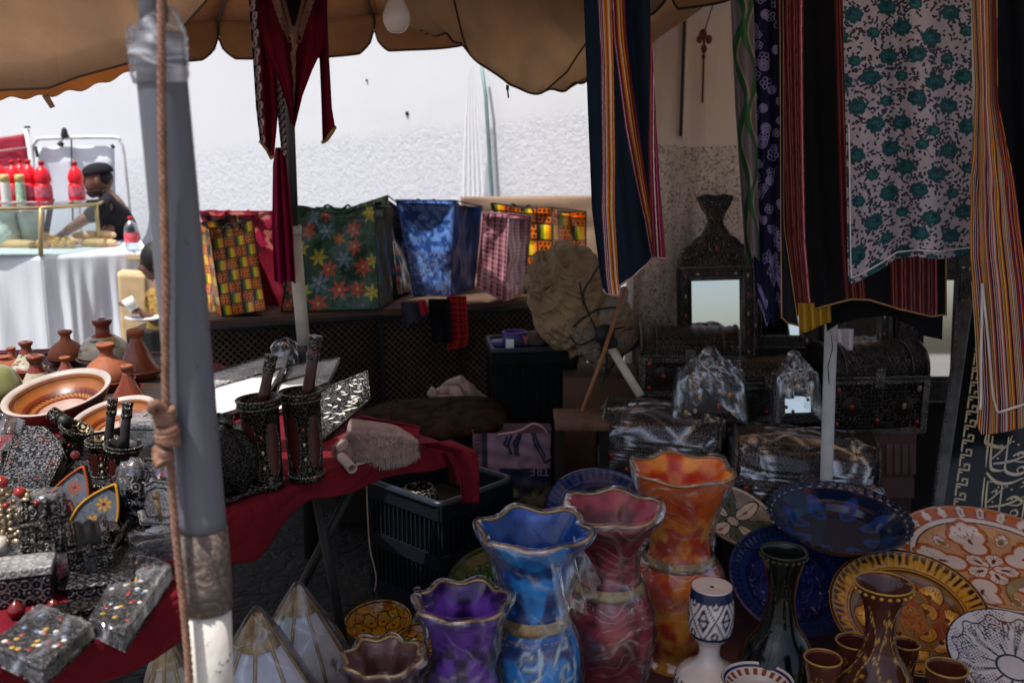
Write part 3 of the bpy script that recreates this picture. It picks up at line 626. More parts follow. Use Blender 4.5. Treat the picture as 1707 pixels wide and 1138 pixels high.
    m = MB(); m.quad([P(66, 560, Yb + .04), P(200, 560, Yb + .04), P(190, 243, Yb + .04), P(62, 246, Yb + .04)], 12, 12, .01, 2, 3); m.build('board', mat('board_white', (.60, .64, .72), (.66, .70, .76), 2, .5), r, world=True, solid=.01)
    m = MB(); m.tube([P(119, 232, Yb), P(122, 400, Yb)], .006, 6); m.tube([P(59, 244, Yb - .01), P(63, 262, Yb - .01)], .012, 6); m.tube([P(186, 242, Yb - .01), P(190, 247, Yb - .01)], .014, 6); m.build('clips', mat('iron_dark', (.03, .03, .035)), r, world=True)
    m = MB(); m.lathe(smooth([(.001, .07), (.016, .06), (.026, .02), (.03, 0), (.02, -.005)], 12), 14, T=TR(P(108, 228, Yb - .02))); m.lathe([(0, .03), (.02, .03), (.024, 0), (0, 0)], 10, T=TR(P(100, 243, Yb - .03), (0, .5, 0))); m.tube([P(107, 226, Yb - .02), P(101, 240, Yb - .03)], .005, 6)
    tag(m.build('clamp_lamp', mat('black_plastic', (.02, .02, .022)), world=True), 'small black clamp lamp on top of the white board frame', 'lamp')
    m = MB(); Yr = 7.5; m.quad([P(-70, 315, Yr), P(53, 300, Yr), P(42, 223, Yr), P(-70, 240, Yr)], 12, 12, .006, 2, 8, cv=None)
    r = thing('red_sign_board', 'dark red board with pale stripes leaning at the left edge behind the bottles', 'sign board', P(0, 420, Yr) * [1, 1, 0]); m.build('panel', mat('faded_red', (.36, .02, .05), (.28, .02, .04), 3, .6), r, world=True, solid=.012)
    m = MB()
    for y0, y1 in ((250, 242), (279, 270)): m.quad([P(-70, y0 + 12, Yr - .02), P(50, y0 - 3, Yr - .02), P(50, y0 - 6, Yr - .02), P(-70, y0 + 9, Yr - .02)], 3, 2)
    m.build('pale_stripe', mat('pale_pink', (.6, .35, .35)), r, world=True, solid=.004)
    m = MB(); m.tube([P(44, 216, Yr - .01), P(62, 330, Yr - .01), P(66, 420, Yr - .01), P(70, 560, Yr)], .02, 4); m.build('white_post', tub, r, world=True)
    m = MB(); m.tube([P(41, 212, Yr - .02), P(50, 212, Yr - .02)], .009, 6); m.build('clip', mat('iron_dark', (.03, .03, .035)), r, world=True)
    # striped wicker bit and dark sign strip inside the case
    m = MB(); m.quad([P(45, 400, 7.35), P(74, 404, 7.35), P(74, 352, 7.35), P(45, 352, 7.35)], 8, 16, .01, 3, 4); tag(m.build('wicker_panel', mat('wicker', (.38, .28, .2), (.2, .13, .09), 60, .8, scl=(.2, .2, 1.5)), world=True, solid=.01), 'ribbed brown wicker panel behind the glass of the display case', 'panel')
    m = MB(); m.box((0, 0, .16), (.035, .02, .34), rot=(0, .25, 0)); b = P(83, 400, 7.2); b[2] = zt2; tag(m.build('black_post', mat('black_plastic', (.02, .02, .022)), loc=tuple(b)), 'black leaning strip between the display case and the man', 'post')
    # pale wooden crate side
    m = MB(); Yk = 6.35; m.quad([P(205, 590, Yk), P(252, 600, Yk), P(243, 457, Yk), P(196, 455, Yk)], 10, 20, .003, 3, 5); m.quad([P(252, 600, Yk), P(262, 575, Yk + .3), P(252, 452, Yk + .3), P(243, 457, Yk)], 4, 8); m.quad([P(196, 455, Yk), P(243, 457, Yk), P(252, 452, Yk + .3), P(205, 450, Yk + .3)], 4, 4)
    tag(m.build('plywood_crate', wood('pale_plywood', (.62, .47, .28), (.50, .35, .19), 8), world=True, solid=.012), 'tall pale plywood crate standing beside the food counter by the grey pole', 'crate')
food_stall()
# ================================================================== PEOPLE
def skin_obj(name, joints, edges, radii, m, parent=None, root=0, sub=2):
    V = np.array([joints[k] for k in joints], float); keys = list(joints); E = [(keys.index(a), keys.index(b)) for a, b in edges]
    if parent is not None: V = V - np.array(WLOC[parent.name])
    me = bpy.data.meshes.new(name); me.from_pydata([tuple(v) for v in V], E, []); me.materials.append(m)
    o = bpy.data.objects.new(name, me); SC.collection.objects.link(o)
    if parent is not None: o.parent = parent
    s_ = o.modifiers.new('skin', 'SKIN'); s_.use_smooth_shade = True
    if not me.skin_vertices: 
        bm = bmesh.new(); bm.from_mesh(me); bm.verts.layers.skin.verify(); bm.to_mesh(me); bm.free()
    for i, k in enumerate(keys):
        sv = me.skin_vertices[0].data[i]; r = radii[k]; sv.radius = (r, r) if not hasattr(r, '__len__') else r; sv.use_root = (i == root)
    q = o.modifiers.new('smooth', 'SUBSURF'); q.levels = sub; q.render_levels = sub
    return o
SKIN = mat('skin_brown', (.20, .105, .07), (.16, .08, .055), 25, .55, bump=.1); BLK = mat('black_cloth', (.014, .014, .017), (.02, .02, .024), 20, .9, bump=.5, bs=30, spec=.15)
def hand(J, E, Rr, wrist, tip, side, name, sc=1.):
    w_ = np.array(J[wrist]); d = np.array(tip) - w_; L_ = np.linalg.norm(d); d /= L_; sd = np.array(side, float); sd -= d * (sd @ d); sd /= np.linalg.norm(sd)
    J[name + 'p'] = w_ + d * .05 * sc; Rr[name + 'p'] = .019 * sc; E.append((wrist, name + 'p'))
    dn = np.cross(d, sd)
    for i, (o, l) in enumerate(((-.026, .075), (-.009, .085), (.009, .08), (.025, .062))):
        a = J[name + 'p'] + d * .03 * sc + sd * o * sc; J[f'{name}{i}a'] = a; J[f'{name}{i}b'] = a + d * l * .5 * sc + dn * .006; J[f'{name}{i}c'] = a + d * l * sc * .9 + dn * .026 * sc
        for q, r in zip('abc', (.0095, .009, .0075)): Rr[f'{name}{i}{q}'] = r * sc
        E += [(name + 'p', f'{name}{i}a'), (f'{name}{i}a', f'{name}{i}b'), (f'{name}{i}b', f'{name}{i}c')]
    a = w_ + d * .03 * sc - sd * .026 * sc; J[name + 't'] = a; J[name + 'u'] = a + d * .035 * sc - sd * .026 * sc + dn * .012 * sc; Rr[name + 't'] = .012 * sc; Rr[name + 'u'] = .009 * sc; E += [(name + 'p', name + 't'), (name + 't', name + 'u')]
def head(m, T, mi=0):
    """head facing -x, centre between the ears at the origin, 0.22 high"""
    u, v = UV(41, 33); a = u * 2 * math.pi; b = (v - .5) * math.pi
    x = np.cos(a) * np.cos(b); y = np.sin(a) * np.cos(b); z = np.sin(b)
    X = x * .098; Y = y * .076; Z = z * .115
    low = np.clip(-z, 0, 1); X = X + .018 * low * (-1) * (x < 0) * abs(x); Y = Y * (1 - .28 * low)
    X = np.where((x > 0) & (z < -.2), X * (1 - .35 * low), X)
    fx = np.clip(-x, 0, 1)
    g = lambda cy, cz, sy, sz: np.exp(-((Y - cy) / sy) ** 2 - ((Z - cz) / sz) ** 2) * (x < 0)
    X = X - .026 * g(0, -.018, .011, .018) - .012 * g(0, .004, .009, .022) + .010 * (g(.028, .012, .014, .011) + g(-.028, .012, .014, .011)) - .007 * g(0, .030, .05, .010) - .009 * g(0, -.052, .022, .009) + .004 * g(0, -.0535, .026, .0025) - .010 * g(0, -.088, .02, .018)
    V = np.stack([X, Y, Z], -1)
    m.add(V, gridF(41, 33), mi, T=T)
    for s_ in (1, -1):
        m.sph((.006, s_ * .078, -.004), (.016, .008, .029), 12, mi, T=T); m.sph((-.0845, s_ * .028, .012), (.010, .012, .008), 10, mi + 1, T=T)
def seller():
    Y = 7.5; r = thing('person', 'man in black cap and black shirt leaning over the food counter, arm stretched out', 'person', P(195, 560, Y) * [1, 1, 0])
    J = {}; Rr = {}; E = []
    def j(k, px, py, dy, r_): J[k] = P(px + (5 if Y > 7 else 0), py - (3 if Y > 7 else 0), Y + dy); Rr[k] = r_
    j('pel', 205, 470, .12, (.15, .11)); j('bel', 202, 425, .10, (.14, .11)); j('che', 192, 372, .04, (.15, .115)); j('shb', 185, 342, .01, (.12, .09)); j('nk', 170, 326, 0, .052); j('hd', 163, 312, 0, .05)
    j('sl', 176, 345, -.17, .062); j('el', 131, 371, -.25, .045); j('wl', 92, 399, -.18, .026)
    j('sr', 192, 352, .17, .062); j('er', 178, 384, -.10, .045); j('wr', 158, 398, -.15, .027)
    j('kl', 190, 560, .02, .08); j('kr', 212, 560, .18, .08); j('fl', 192, 655, .05, .05); j('fr', 214, 655, .2, .05)
    E += [('pel', 'bel'), ('bel', 'che'), ('che', 'shb'), ('shb', 'nk'), ('nk', 'hd'), ('shb', 'sl'), ('sl', 'el'), ('el', 'wl'), ('shb', 'sr'), ('sr', 'er'), ('er', 'wr'), ('pel', 'kl'), ('kl', 'fl'), ('pel', 'kr'), ('kr', 'fr')]
    hand(J, E, Rr, 'wl', P(82, 408, Y - .18), (0, 1, 0), 'h'); hand(J, E, Rr, 'wr', P(148, 408, Y - .15), (0, 1, 0), 'g')
    for q in ('pel', 'bel', 'che', 'shb', 'sl', 'sr', 'kl', 'kr', 'fl', 'fr'): Rr[q] = tuple(z * .78 for z in (Rr[q] if hasattr(Rr[q], '__len__') else (Rr[q],) * 2))
    skin_obj('body', J, E, Rr, SKIN, r)
    # head joined over the neck (its own continuous surface with face)
    T = TR(P(165, 301, Y), (0, -.16, .12), 1.06); m = MB(); head(m, T); m.build('head', [SKIN, mat('eye', (.03, .02, .02), rough=.2)], r, world=True)
    m = MB(); u, v = UV(30, 12); a = u * 6.283; b = v * 1.45
    m.add(np.stack([.106 * np.cos(a) * np.cos(b) + .004, .085 * np.sin(a) * np.cos(b), .045 + .078 * np.sin(b) ** .75], -1), gridF(30, 12), T=T); m.add(np.stack([-.09 - .06 * v * np.abs(np.cos((u - .5) * 3.1)), (u - .5) * .13, .048 - .012 * v + .0 * u], -1), gridF(30, 12), T=T)
    m.build('cap', BLK, r, world=True, solid=.004)
    m = MB(); u, v = UV(24, 12); a = (u - .5) * 3.7; b = -1.25 + v * .9
    X = -np.cos(a) * .104 * np.cos(b * .75) - .008; m.add(np.stack([X, np.sin(a) * .077 * np.cos(b * .6), -.03 + .085 * np.sin(b)], -1), gridF(24, 12), T=T); m.build('beard', mat('beard_stubble', (.05, .032, .026), (.03, .02, .016), 90, .8), r, world=True, solid=.003)
    m = MB(); m.sph((.035, 0, .01), (.064, .074, .068), 20, T=T); m.build('hair', mat('hair_black', (.012, .010, .009)), r, world=True)
    # shirt
    J2 = {k: J[k] for k in ('pel', 'bel', 'che', 'shb', 'sl', 'sr', 'er')}; R2 = {k: tuple(q * 1.22 + .012 for q in (Rr[k] if hasattr(Rr[k], '__len__') else (Rr[k], Rr[k]))) for k in J2}
    J2['col'] = P(173, 329, Y); R2['col'] = .066; J2['elb'] = J['sl'] * .08 + J['el'] * .92; R2['elb'] = .060; J2['er'] = J['sr'] * .15 + J['er'] * .85; R2['er'] = .062
    skin_obj('shirt', J2, [('pel', 'bel'), ('bel', 'che'), ('che', 'shb'), ('shb', 'col'), ('shb', 'sl'), ('sl', 'elb'), ('shb', 'sr'), ('sr', 'er')], R2, BLK, r)
    J3 = {k: J[k] for k in ('pel', 'kl', 'kr', 'fl', 'fr')}; skin_obj('trousers', J3, [('pel', 'kl'), ('kl', 'fl'), ('pel', 'kr'), ('kr', 'fr')], {'pel': (.165, .125), 'kl': .095, 'kr': .095, 'fl': .07, 'fr': .07}, mat('dark_denim', (.03, .035, .05)), r)
seller()
def sitter():
    Y = 6.0; r = thing('person', 'seated person in yellow patterned top holding a cup, mostly hidden behind the grey pole', 'person', P(262, 640, Y) * [1, 1, 0])
    J = {}; Rr = {}; E = []
    def j(k, px, py, dy, r_): J[k] = P(px + (5 if Y > 7 else 0), py - (3 if Y > 7 else 0), Y + dy); Rr[k] = r_
    j('pel', 285, 600, .05, (.14, .11)); j('che', 278, 520, .02, (.12, .10)); j('shb', 272, 475, 0, (.10, .08)); j('nk', 268, 460, 0, .045); j('hd', 264, 450, 0, .045)
    j('sl', 262, 488, -.12, .05); j('el', 268, 540, -.16, .04); j('wl', 240, 524, -.24, .024); j('sr', 285, 488, .14, .05); j('er', 290, 545, .1, .04); j('wr', 266, 560, -.06, .024)
    j('kl', 240, 612, -.1, .075); j('fl', 245, 700, -.1, .045); j('kr', 250, 612, .16, .075); j('fr', 255, 700, .16, .045)
    E += [('pel', 'che'), ('che', 'shb'), ('shb', 'nk'), ('nk', 'hd'), ('shb', 'sl'), ('sl', 'el'), ('el', 'wl'), ('shb', 'sr'), ('sr', 'er'), ('er', 'wr'), ('pel', 'kl'), ('kl', 'fl'), ('pel', 'kr'), ('kr', 'fr')]
    hand(J, E, Rr, 'wl', P(222, 512, Y - .26), (0, 1, 0), 'h')
    skin_obj('body', J, E, Rr, SKIN, r)
    T = TR(P(262, 437, Y), (0, -.2, 0)); m = MB(); head(m, T); m.build('head', [SKIN, mat('eye', (.03, .02, .02))], r, world=True)
    m = MB(); m.sph((.012, 0, .022), (.105, .092, .108), 20, T=T); m.sph((.05, 0, -.06), (.06, .07, .09), 16, T=T); m.build('hair', mat('hair_black', (.012, .010, .009)), r, world=True)
    J2 = {k: J[k] for k in ('pel', 'che', 'shb', 'sl', 'el', 'sr', 'er')}; R2 = {k: tuple(q + .014 for q in (Rr[k] if hasattr(Rr[k], '__len__') else (Rr[k], Rr[k]))) for k in J2}
    skin_obj('patterned_top', J2, [('pel', 'che'), ('che', 'shb'), ('shb', 'sl'), ('sl', 'el'), ('shb', 'sr'), ('sr', 'er')], R2, mat('yellow_print', (.55, .34, .07), (.10, .05, .03), 55, .7), r)
    J3 = {k: J[k] for k in ('pel', 'kl', 'kr', 'fl', 'fr')}; skin_obj('skirt', J3, [('pel', 'kl'), ('kl', 'fl'), ('pel', 'kr'), ('kr', 'fr')], {'pel': (.16, .13), 'kl': .1, 'kr': .1, 'fl': .09, 'fr': .09}, BLK, r)
    m = MB(); m.lathe([(0, 0), (.028, 0), (.036, .075), (.033, .075), (.026, .005)], 18); tag(m.build('paper_cup', mat('paper_white', (.8, .8, .8), bump=0), loc=tuple(P(223, 516, Y - .30)), rot=(0, -.5, 0)), 'white paper cup held by the seated person beside the grey pole', 'cup')
    m = MB(); m.lathe(smooth([(0, 0), (.06, .004), (.105, .02), (.11, .024), (.06, .012), (0, .008)], 20), 24); m.build('plate', mat('paper_white', (.8, .8, .8)), loc=tuple(P(243, 534, Y - .28))); o = SC.objects['plate']; tag(o, 'small white plate on the lap of the seated person', 'plate')
    m = MB(); m.box((0, 0, .21), (.4, .4, .42)); m.build('stool', mat('black_plastic', (.02, .02, .022)), loc=tuple(P(290, 640, Y + .05) * [1, 1, 0]), bev=.01); tag(SC.objects['stool'], 'dark box stool under the seated person behind the pole', 'stool')
sitter()
# ================================================================== HANGING TEXTILES
def clothfn(Lp, Rp, top, bot, d, folds, tw=0.):
    Lp = np.array(sorted(Lp, key=lambda q: q[1]), float); Rp = np.array(sorted(Rp, key=lambda q: q[1]), float); bot = np.array(bot, float)
    def fn(u, v):
        b = np.interp(u, bot[:, 0], bot[:, 1]); bm = bot[:, 1].mean(); py = bm * (1 - v) + top * v + (b - bm) * np.clip(1 - v, 0, 1) ** 7
        l = np.interp(py, Lp[:, 1], Lp[:, 0]); r = np.interp(py, Rp[:, 1], Rp[:, 0]); dd = d + 0 * u
        for (k, a, ph, dr) in folds: dd = dd + a * np.sin(u * k * 6.283 + ph + dr * v) * (1 - .35 * v)
        return P(l + (r - l) * u, py, dd)
    return fn
def sband(cv, cs, ws, cols):
    X, Y = cv.grid(); V = Y / (cv.h / cv.w); c = np.interp(V, *np.array(cs).T); w_ = np.interp(V, *np.array(ws).T)
    t = (X - c) / w_ + .5; tot = sum(q[0] for q in cols); a = 0
    for wd, col in cols: b = a + wd / tot; cv.mask((t >= a) & (t < b), col); a = b
BR, OR, WH, PU, PK, YL, MR, BK_, NV = rgb(0x7a3a1e), rgb(0xc87a22), rgb(0xcdb9a8), rgb(0x6a2050), rgb(0xb04a62), rgb(0xd9a648), rgb(0x5a1824), (.008, .008, .010), (.008, .017, .032)
FAB = matC('woven_fabric', .9, bump=.35, bs=700, spec=.1, sc=9, lo=.82, hi=1.1, bd=.001)
FABT = matC('thin_fabric', .8, bump=.3, bs=600, spec=.1, sc=9, transl=.22, bd=.001)
def textile(name, label, cat, fn, cv, nu, nv, m=FAB, hem=None, hemc=None, hr=.003, group=None, sides=''):
    r_ = thing(name, label, cat, P(*[float(q) for q in (CX, 0, 2.5)]) * 0 + np.array(fn(np.array([[.5]]), np.array([[0.]]))[0, 0]), group=group)
    b = MB(); b.grid(fn, nu, nv, cv=cv); b.build('cloth', m, r_, world=True, solid=.0016)
    if hemc:
        h = MB(); uu = np.linspace(0, 1, 60)[None]
        if 'b' in sides: h.tube(fn(uu, 0 * uu + .002)[0], hr, 6)
        if 'l' in sides: vv = np.linspace(0, .97, 60)[None]; h.tube(fn(0 * vv, vv)[0], hr, 6)
        if 'r' in sides: vv = np.linspace(0, .97, 60)[None]; h.tube(fn(0 * vv + 1, vv)[0], hr, 6)
        h.build('hem', hemc, r_, world=True)
    return r_
WHEM = mat('white_hem', (.62, .56, .56), rough=.8); GHEM = mat('gold_hem', (.36, .22, .08), rough=.7); PHEM = mat('pink_hem', (.5, .33, .33), rough=.8)
def scarves():
    # navy striped scarf
    cv = CV(260, 900, NV)
    st1 = [(1, PU), (.6, WH), (1, PU), (.5, WH), (1.2, PU), (1, WH), (1.6, OR), (1.2, BR), (1, OR), (1.6, WH), (.8, BR), (1.2, OR), (.6, BK_)]
    sband(cv, [(0, .17), (.25, .27), (.5, .32), (1, .32)], [(0, .21), (.5, .19), (1, .26)], st1)
    st2 = [(1, PU), (.5, WH), (1, PU), (.6, MR), (1, BR), (1.4, OR), (.6, WH), (1.2, BR), (1, OR), (.8, MR), (1, BR), (.8, PU)]
    sband(cv, [(0, .84), (.12, .80), (.35, .63), (.55, .52), (.75, .52), (1, .55)], [(0, .10), (.35, .20), (.6, .20), (1, .30)], st2)
    sband(cv, [(0, .90), (.3, .95), (.5, 1.02), (1, 1.2)], [(0, .20), (.5, .12), (1, .1)], [(1, BR), (.5, PK), (1, PU), (.6, WH), (1, MR), (.5, PK), (1, PU), (.7, BR)])
    fn = clothfn([(966, -260), (973, 0), (980, 180), (987, 350), (1001, 460), (1009, 500)], [(1076, -260), (1083, 0), (1099, 300), (1110, 432)], -260, [(0, 484), (.03, 492), (.24, 494), (.27, 478), (.5, 462), (.76, 436), (.80, 430), (1, 432)], 2.85, [(1.5, .035, .5, 1.5), (4, .01, 1, 2), (.5, .03, 0, 0)])
    textile('striped_scarf', 'long navy scarf with orange and purple stripe bands hanging in front of the canvas awning', 'scarf', fn, cv, 150, 260, hem=1, hemc=PHEM, sides='b', hr=.0028)
    # green wave cloth
    cv = CV(60, 1320, (.15, .125, .145)); X, Y = cv.grid()
    for off, cc in ((.30, (.02, .07, .035)), (.78, (.035, .10, .04))):
        c = off + .20 * np.sin(Y * 6.283 / 4.6 + off * 9) + .05 * np.sin(Y * 1.5); cv.mask(abs(X - c) < .11 + .05 * np.sin(Y * 2.8), cc); cv.mask(abs(X - c - .16) < .03, (.30, .26, .16))
    fn = clothfn([(1212, -260), (1218, 0), (1226, 180), (1236, 330), (1243, 440)], [(1254, -260), (1256, 0), (1262, 200), (1266, 440)], -260, [(0, 428), (.3, 440), (.6, 425), (1, 436)], 3.0, [(1.2, .02, 0, 1), (.5, .02, 1, 0)])
    textile('wave_scarf', 'narrow greyish scarf with green wavy bands hanging beside the pillar', 'scarf', fn, cv, 50, 240, FAB)
    # navy floral
    cv = CV(110, 1600, (.010, .011, .035)); rr = random.Random(4); LV = (.22, .19, .38)
    for i in range(75):
        x, y = rr.uniform(.05, .95), i * .195 + rr.uniform(-.1, .1); s_ = rr.uniform(.10, .17)
        if i % 3: 
            for k in range(5): a = k * 1.257 + i; cv.ring(x + s_ * .7 * math.cos(a), y + s_ * .7 * math.sin(a), s_ * .40, .028, LV)
        else:
            for q in (1, .62, .3): cv.ring(x + .01 * q, y, s_ * 1.15 * q, .04, LV)
        cv.ell(x + s_ * 1.6, y + s_, .05, .02, (.02, .05, .05), i)
    fn = clothfn([(1244, -260), (1248, 0), (1254, 250), (1257, 440), (1262, 520)], [(1302, -260), (1303, 0), (1305, 400), (1308, 560)], -260, [(0, 500), (.2, 520), (.35, 545), (.5, 528), (.6, 548), (.75, 512), (.9, 536), (1, 515)], 3.02, [(1.5, .012, 0, 1), (4, .003, 1, 3)])
    textile('floral_scarf', 'dark navy scarf printed with small lavender flowers hanging beside the wavy green one', 'scarf', fn, cv, 70, 620)
    # black striped shawl (front) and its black lining
    cv = CV(460, 900, BK_); Rs = lambda k: [(1, MR), (.5, rgb(0x8a5a44)), (1, rgb(0x4a1a20)), (.4, rgb(0x7c4a52)), (.8, rgb(0x5a2620)), (.6, BK_)] * k
    sband(cv, [(0, .06), (.3, .07), (.6, .085), (1, .115)], [(0, .11), (1, .17)], Rs(3) + [(1.2, rgb(0x9a3a58)), (.5, WH), (.8, rgb(0x8a2040))])
    sband(cv, [(0, .36), (.3, .36), (1, .37)], [(0, .03), (1, .03)], [(1, MR), (.5, rgb(0x6a4a4a)), (1, rgb(0x4a1a20))])
    sband(cv, [(0, .435), (1, .40)], [(0, .10), (1, .08)], Rs(2)); sband(cv, [(0, .79), (.2, .80), (1, .82)], [(0, .30), (1, .26)], Rs(5) + [(1, PK)])
    fn = clothfn([(1288, -260), (1293, 0), (1301, 200), (1310, 400), (1326, 540)], [(1572, -260), (1574, 0), (1577, 540)], -260, [(0, 530), (.04, 524), (.2, 512), (.38, 500), (.5, 501), (.7, 517), (.9, 529), (1, 526)], 2.92, [(1, .05, 1, .6), (3.5, .014, 0, 1.5), (8, .004, 0, 3)])
    textile('striped_shawl', 'wide black shawl with dark red stripe bands and gold edge, behind the teal floral cloth', 'shawl', fn, cv, 240, 260, hem=1, hemc=GHEM, sides='br', hr=.003)
    cv = CV(60, 60, BK_); fn = clothfn([(1372, -260), (1374, 500), (1380, 570)], [(1570, -260), (1573, 480), (1570, 580)], -260, [(0, 552), (.1, 540), (.3, 530), (.55, 526), (.75, 545), (.85, 560), (1, 566)], 3.0, [(1, .03, 1, .6)])
    textile('black_cloth', 'plain black cloth showing below the gold edge of the striped shawl', 'cloth', fn, cv, 60, 120)
    cv = CV(60, 200, (.05, .065, .09)); fn = clothfn([(1300, -200), (1302, 376), (1303, 530)], [(1304, -200), (1306, 376), (1331, 545)], -200, [(0, 530), (.4, 540), (1, 544)], 2.88, [(1, .01, 1, .6)])
    textile('shawl_corner', 'thin black folded corner with gold edging hanging left of the striped shawl', 'shawl', fn, CV(30, 30, (.012, .013, .018)), 20, 90, hem=1, hemc=GHEM, sides='lrb', hr=.0022)
    m = MB(); m.grid(clothfn([(1330, 500), (1333, 560)], [(1384, 500), (1386, 545)], 505, [(0, 556), (.3, 552), (1, 534)], 2.97, [(4, .012, 0, 0)]), 30, 10); tag(m.build('yellow_rag', mat('mustard', (.42, .24, .02), rough=.8), world=True, solid=.002), 'small mustard yellow rag peeking out below the striped shawl', 'cloth')
    m = MB(); m.grid(clothfn([(1384, 545), (1392, 590)], [(1424, 540), (1421, 585)], 548, [(0, 562), (.3, 570), (.7, 583), (1, 584)], 2.93, [(2, .012, 0, 0)]), 20, 12); tag(m.build('white_rag', mat('lilac_white', (.42, .38, .43), rough=.8), world=True, solid=.002), 'small lilac white rag tied at the top of the right white pole', 'cloth')
    # teal roses
    cv = CV(560, 1950, (.34, .30, .34)); rr = random.Random(11); TE, TD, TL_, BD = rgb(0x14424a), rgb(0x0c2c33), rgb(0x2f6a6c), (.03, .02, .035)
    def rose(x, y, s_, a):
        for k in range(7): q = a + k * .9; cv.ell(x + s_ * .55 * math.cos(q), y + s_ * .42 * math.sin(q), s_ * .55, s_ * .42, TE, q)
        for k in range(4): q = a + k * 1.7; cv.ell(x + s_ * .38 * math.cos(q), y + s_ * .3 * math.sin(q), s_ * .34, s_ * .2, TD, q + 1.4)
        cv.ell(x, y, s_ * .42, s_ * .32, TE, a); 
        for q in (.55, .3): cv.line([(x + s_ * q * math.cos(t_) + .002, y + s_ * q * .7 * math.sin(t_)) for t_ in np.linspace(a, a + 4.4, 12)], .006, TL_)
    pts = []
    for j in range(19):
        for i in range(5):
            x = (i + .5 * (j % 2)) / 4.1 - .03 + rr.uniform(-.02, .02); y = j * .190 + (i % 3) * .03 + rr.uniform(-.02, .02); pts.append((x, y))
    for x, y in pts:
        for k in range(34):
            a = rr.uniform(0, 6.28); d_ = rr.uniform(.065, .15); cx_, cy_ = x + d_ * math.cos(a), y + d_ * .8 * math.sin(a)
            cv.ell(cx_, cy_, rr.uniform(.011, .021), .009, BD if k % 5 < 3 else TE, rr.uniform(0, 3))
            if k % 4 == 0: cv.line([(x, y), (cx_, cy_)], .0035, BD)
    for i, (x, y) in enumerate(pts): rose(x, y, .072 if i % 3 else .052, rr.uniform(0, 6))
    fn = clothfn([(1403, -260), (1405, 0), (1411, 250), (1413, 420), (1415, 480)], [(1616, -260), (1618, 0), (1622, 250), (1616, 430)], -260, [(0, 468), (.02, 473), (.12, 466), (.28, 448), (.40, 431), (.55, 428), (.75, 432), (1, 426)], 2.66, [(1, .045, .3, .3), (2.3, .025, 1.5, .8), (5, .006, 0, 2)])
    r_ = textile('rose_cloth', 'pinkish white cloth printed with teal roses hanging in front of the black shawl', 'cloth', fn, cv, 320, 760, m=matC('cotton_print', .75, bump=.25, bs=500, sc=6, lo=.85, hi=1.08, transl=.1, bd=.001))
    h = MB(); uu = np.linspace(.02, 1, 70)[None]; f = np.concatenate([fn(np.full((1, 30), .02), np.linspace(.34, .02, 30)[None])[0], fn(uu, np.interp(uu, [0, .05, .4, 1], [.01, .012, .018, .024]))[0]]); f[:, 1] -= .004; h.tube(f, .0024, 6); h.build('hem', WHEM, r_, world=True)
    # right multicolour striped robe
    cv = CV(420, 1100, rgb(0x5a1c34)); X, Y = cv.grid(); rr = random.Random(8)
    pal = [rgb(0xb8a08c), rgb(0x7a2030), rgb(0x1e1a30), rgb(0xc07818), rgb(0x8a2a54), rgb(0xa89098), rgb(0x5a3a1c), rgb(0xb89a50), rgb(0x2a2c50), rgb(0xa2481c), rgb(0x3a1020), (.015, .012, .014)]
    x = 0; warp = .0 * Y; V = Y / (1100 / 420)
    warp = .05 * np.sin(V * 7) * np.exp(-((V - .45) / .15) ** 2) + .012 * np.sin(V * 60 + X * 20) * np.exp(-((V - .42) / .10) ** 2)
    k = 0
    while x < 1.1:
        wd = rr.choice([.008, .010, .012, .018]); c = pal[k % len(pal)] if rr.random() < .8 else rr.choice(pal); Xw = X + warp; cv.mask((Xw >= x) & (Xw < x + wd), c); x += wd; k += 1 + rr.randrange(3)
    fn = clothfn([(1612, -260), (1620, 0), (1626, 150), (1618, 300), (1617, 430), (1626, 560), (1631, 670), (1627, 720)], [(1656, -260), (1662, 0), (1663, 170), (1690, 300), (1712, 470), (1732, 720)], -260, [(0, 706), (.08, 724), (.35, 722), (.7, 714), (1, 706)], 2.52, [(1.2, .02, .5, 2.0), (4, .006, 1, 3), (9, .0015, 0, 4)])
    r_ = textile('striped_robe', 'multicoloured thin striped robe with white piping hanging at the right edge', 'robe', fn, cv, 330, 380)
    h = MB(); a = fn(np.interp(np.linspace(0, 1, 40), [0, .5, 1], [.17, .07, .02])[None], np.linspace(.25, .03, 40)[None])[0]; b = fn(np.interp(np.linspace(0, 1, 60), [0, .55, .62, 1], [.17, .24, .32, 1.])[None], np.interp(np.linspace(0, 1, 60), [0, .55, .62, 1], [.25, .06, .035, .045])[None])[0]
    for q in (a, b): q[:, 1] -= .006; h.tube(q, .0035, 7)
    h.build('white_piping', WHEM, r_, world=True)
    cv = CV(30, 30, (.008, .009, .013)); fn = clothfn([(1640, -260), (1652, 0), (1680, 400), (1690, 730)], [(1800, -260), (1800, 730)], -260, [(0, 700), (1, 690)], 2.72, [(2, .03, 0, 0)])
    textile('black_robe', 'black robe hanging behind the striped robe at the far right edge', 'robe', fn, cv, 40, 60)
    # rail they hang from (just above the picture)
    m = MB(); m.tube([P(900, -262, 2.86), P(1300, -266, 2.90), P(1850, -262, 2.70)], .012, 10); tag(m.build('hanging_rail', mat('dull_steel', (.09, .085, .08)), world=True), 'dull metal rail above the frame carrying the scarves and robes', 'rail')
scarves()
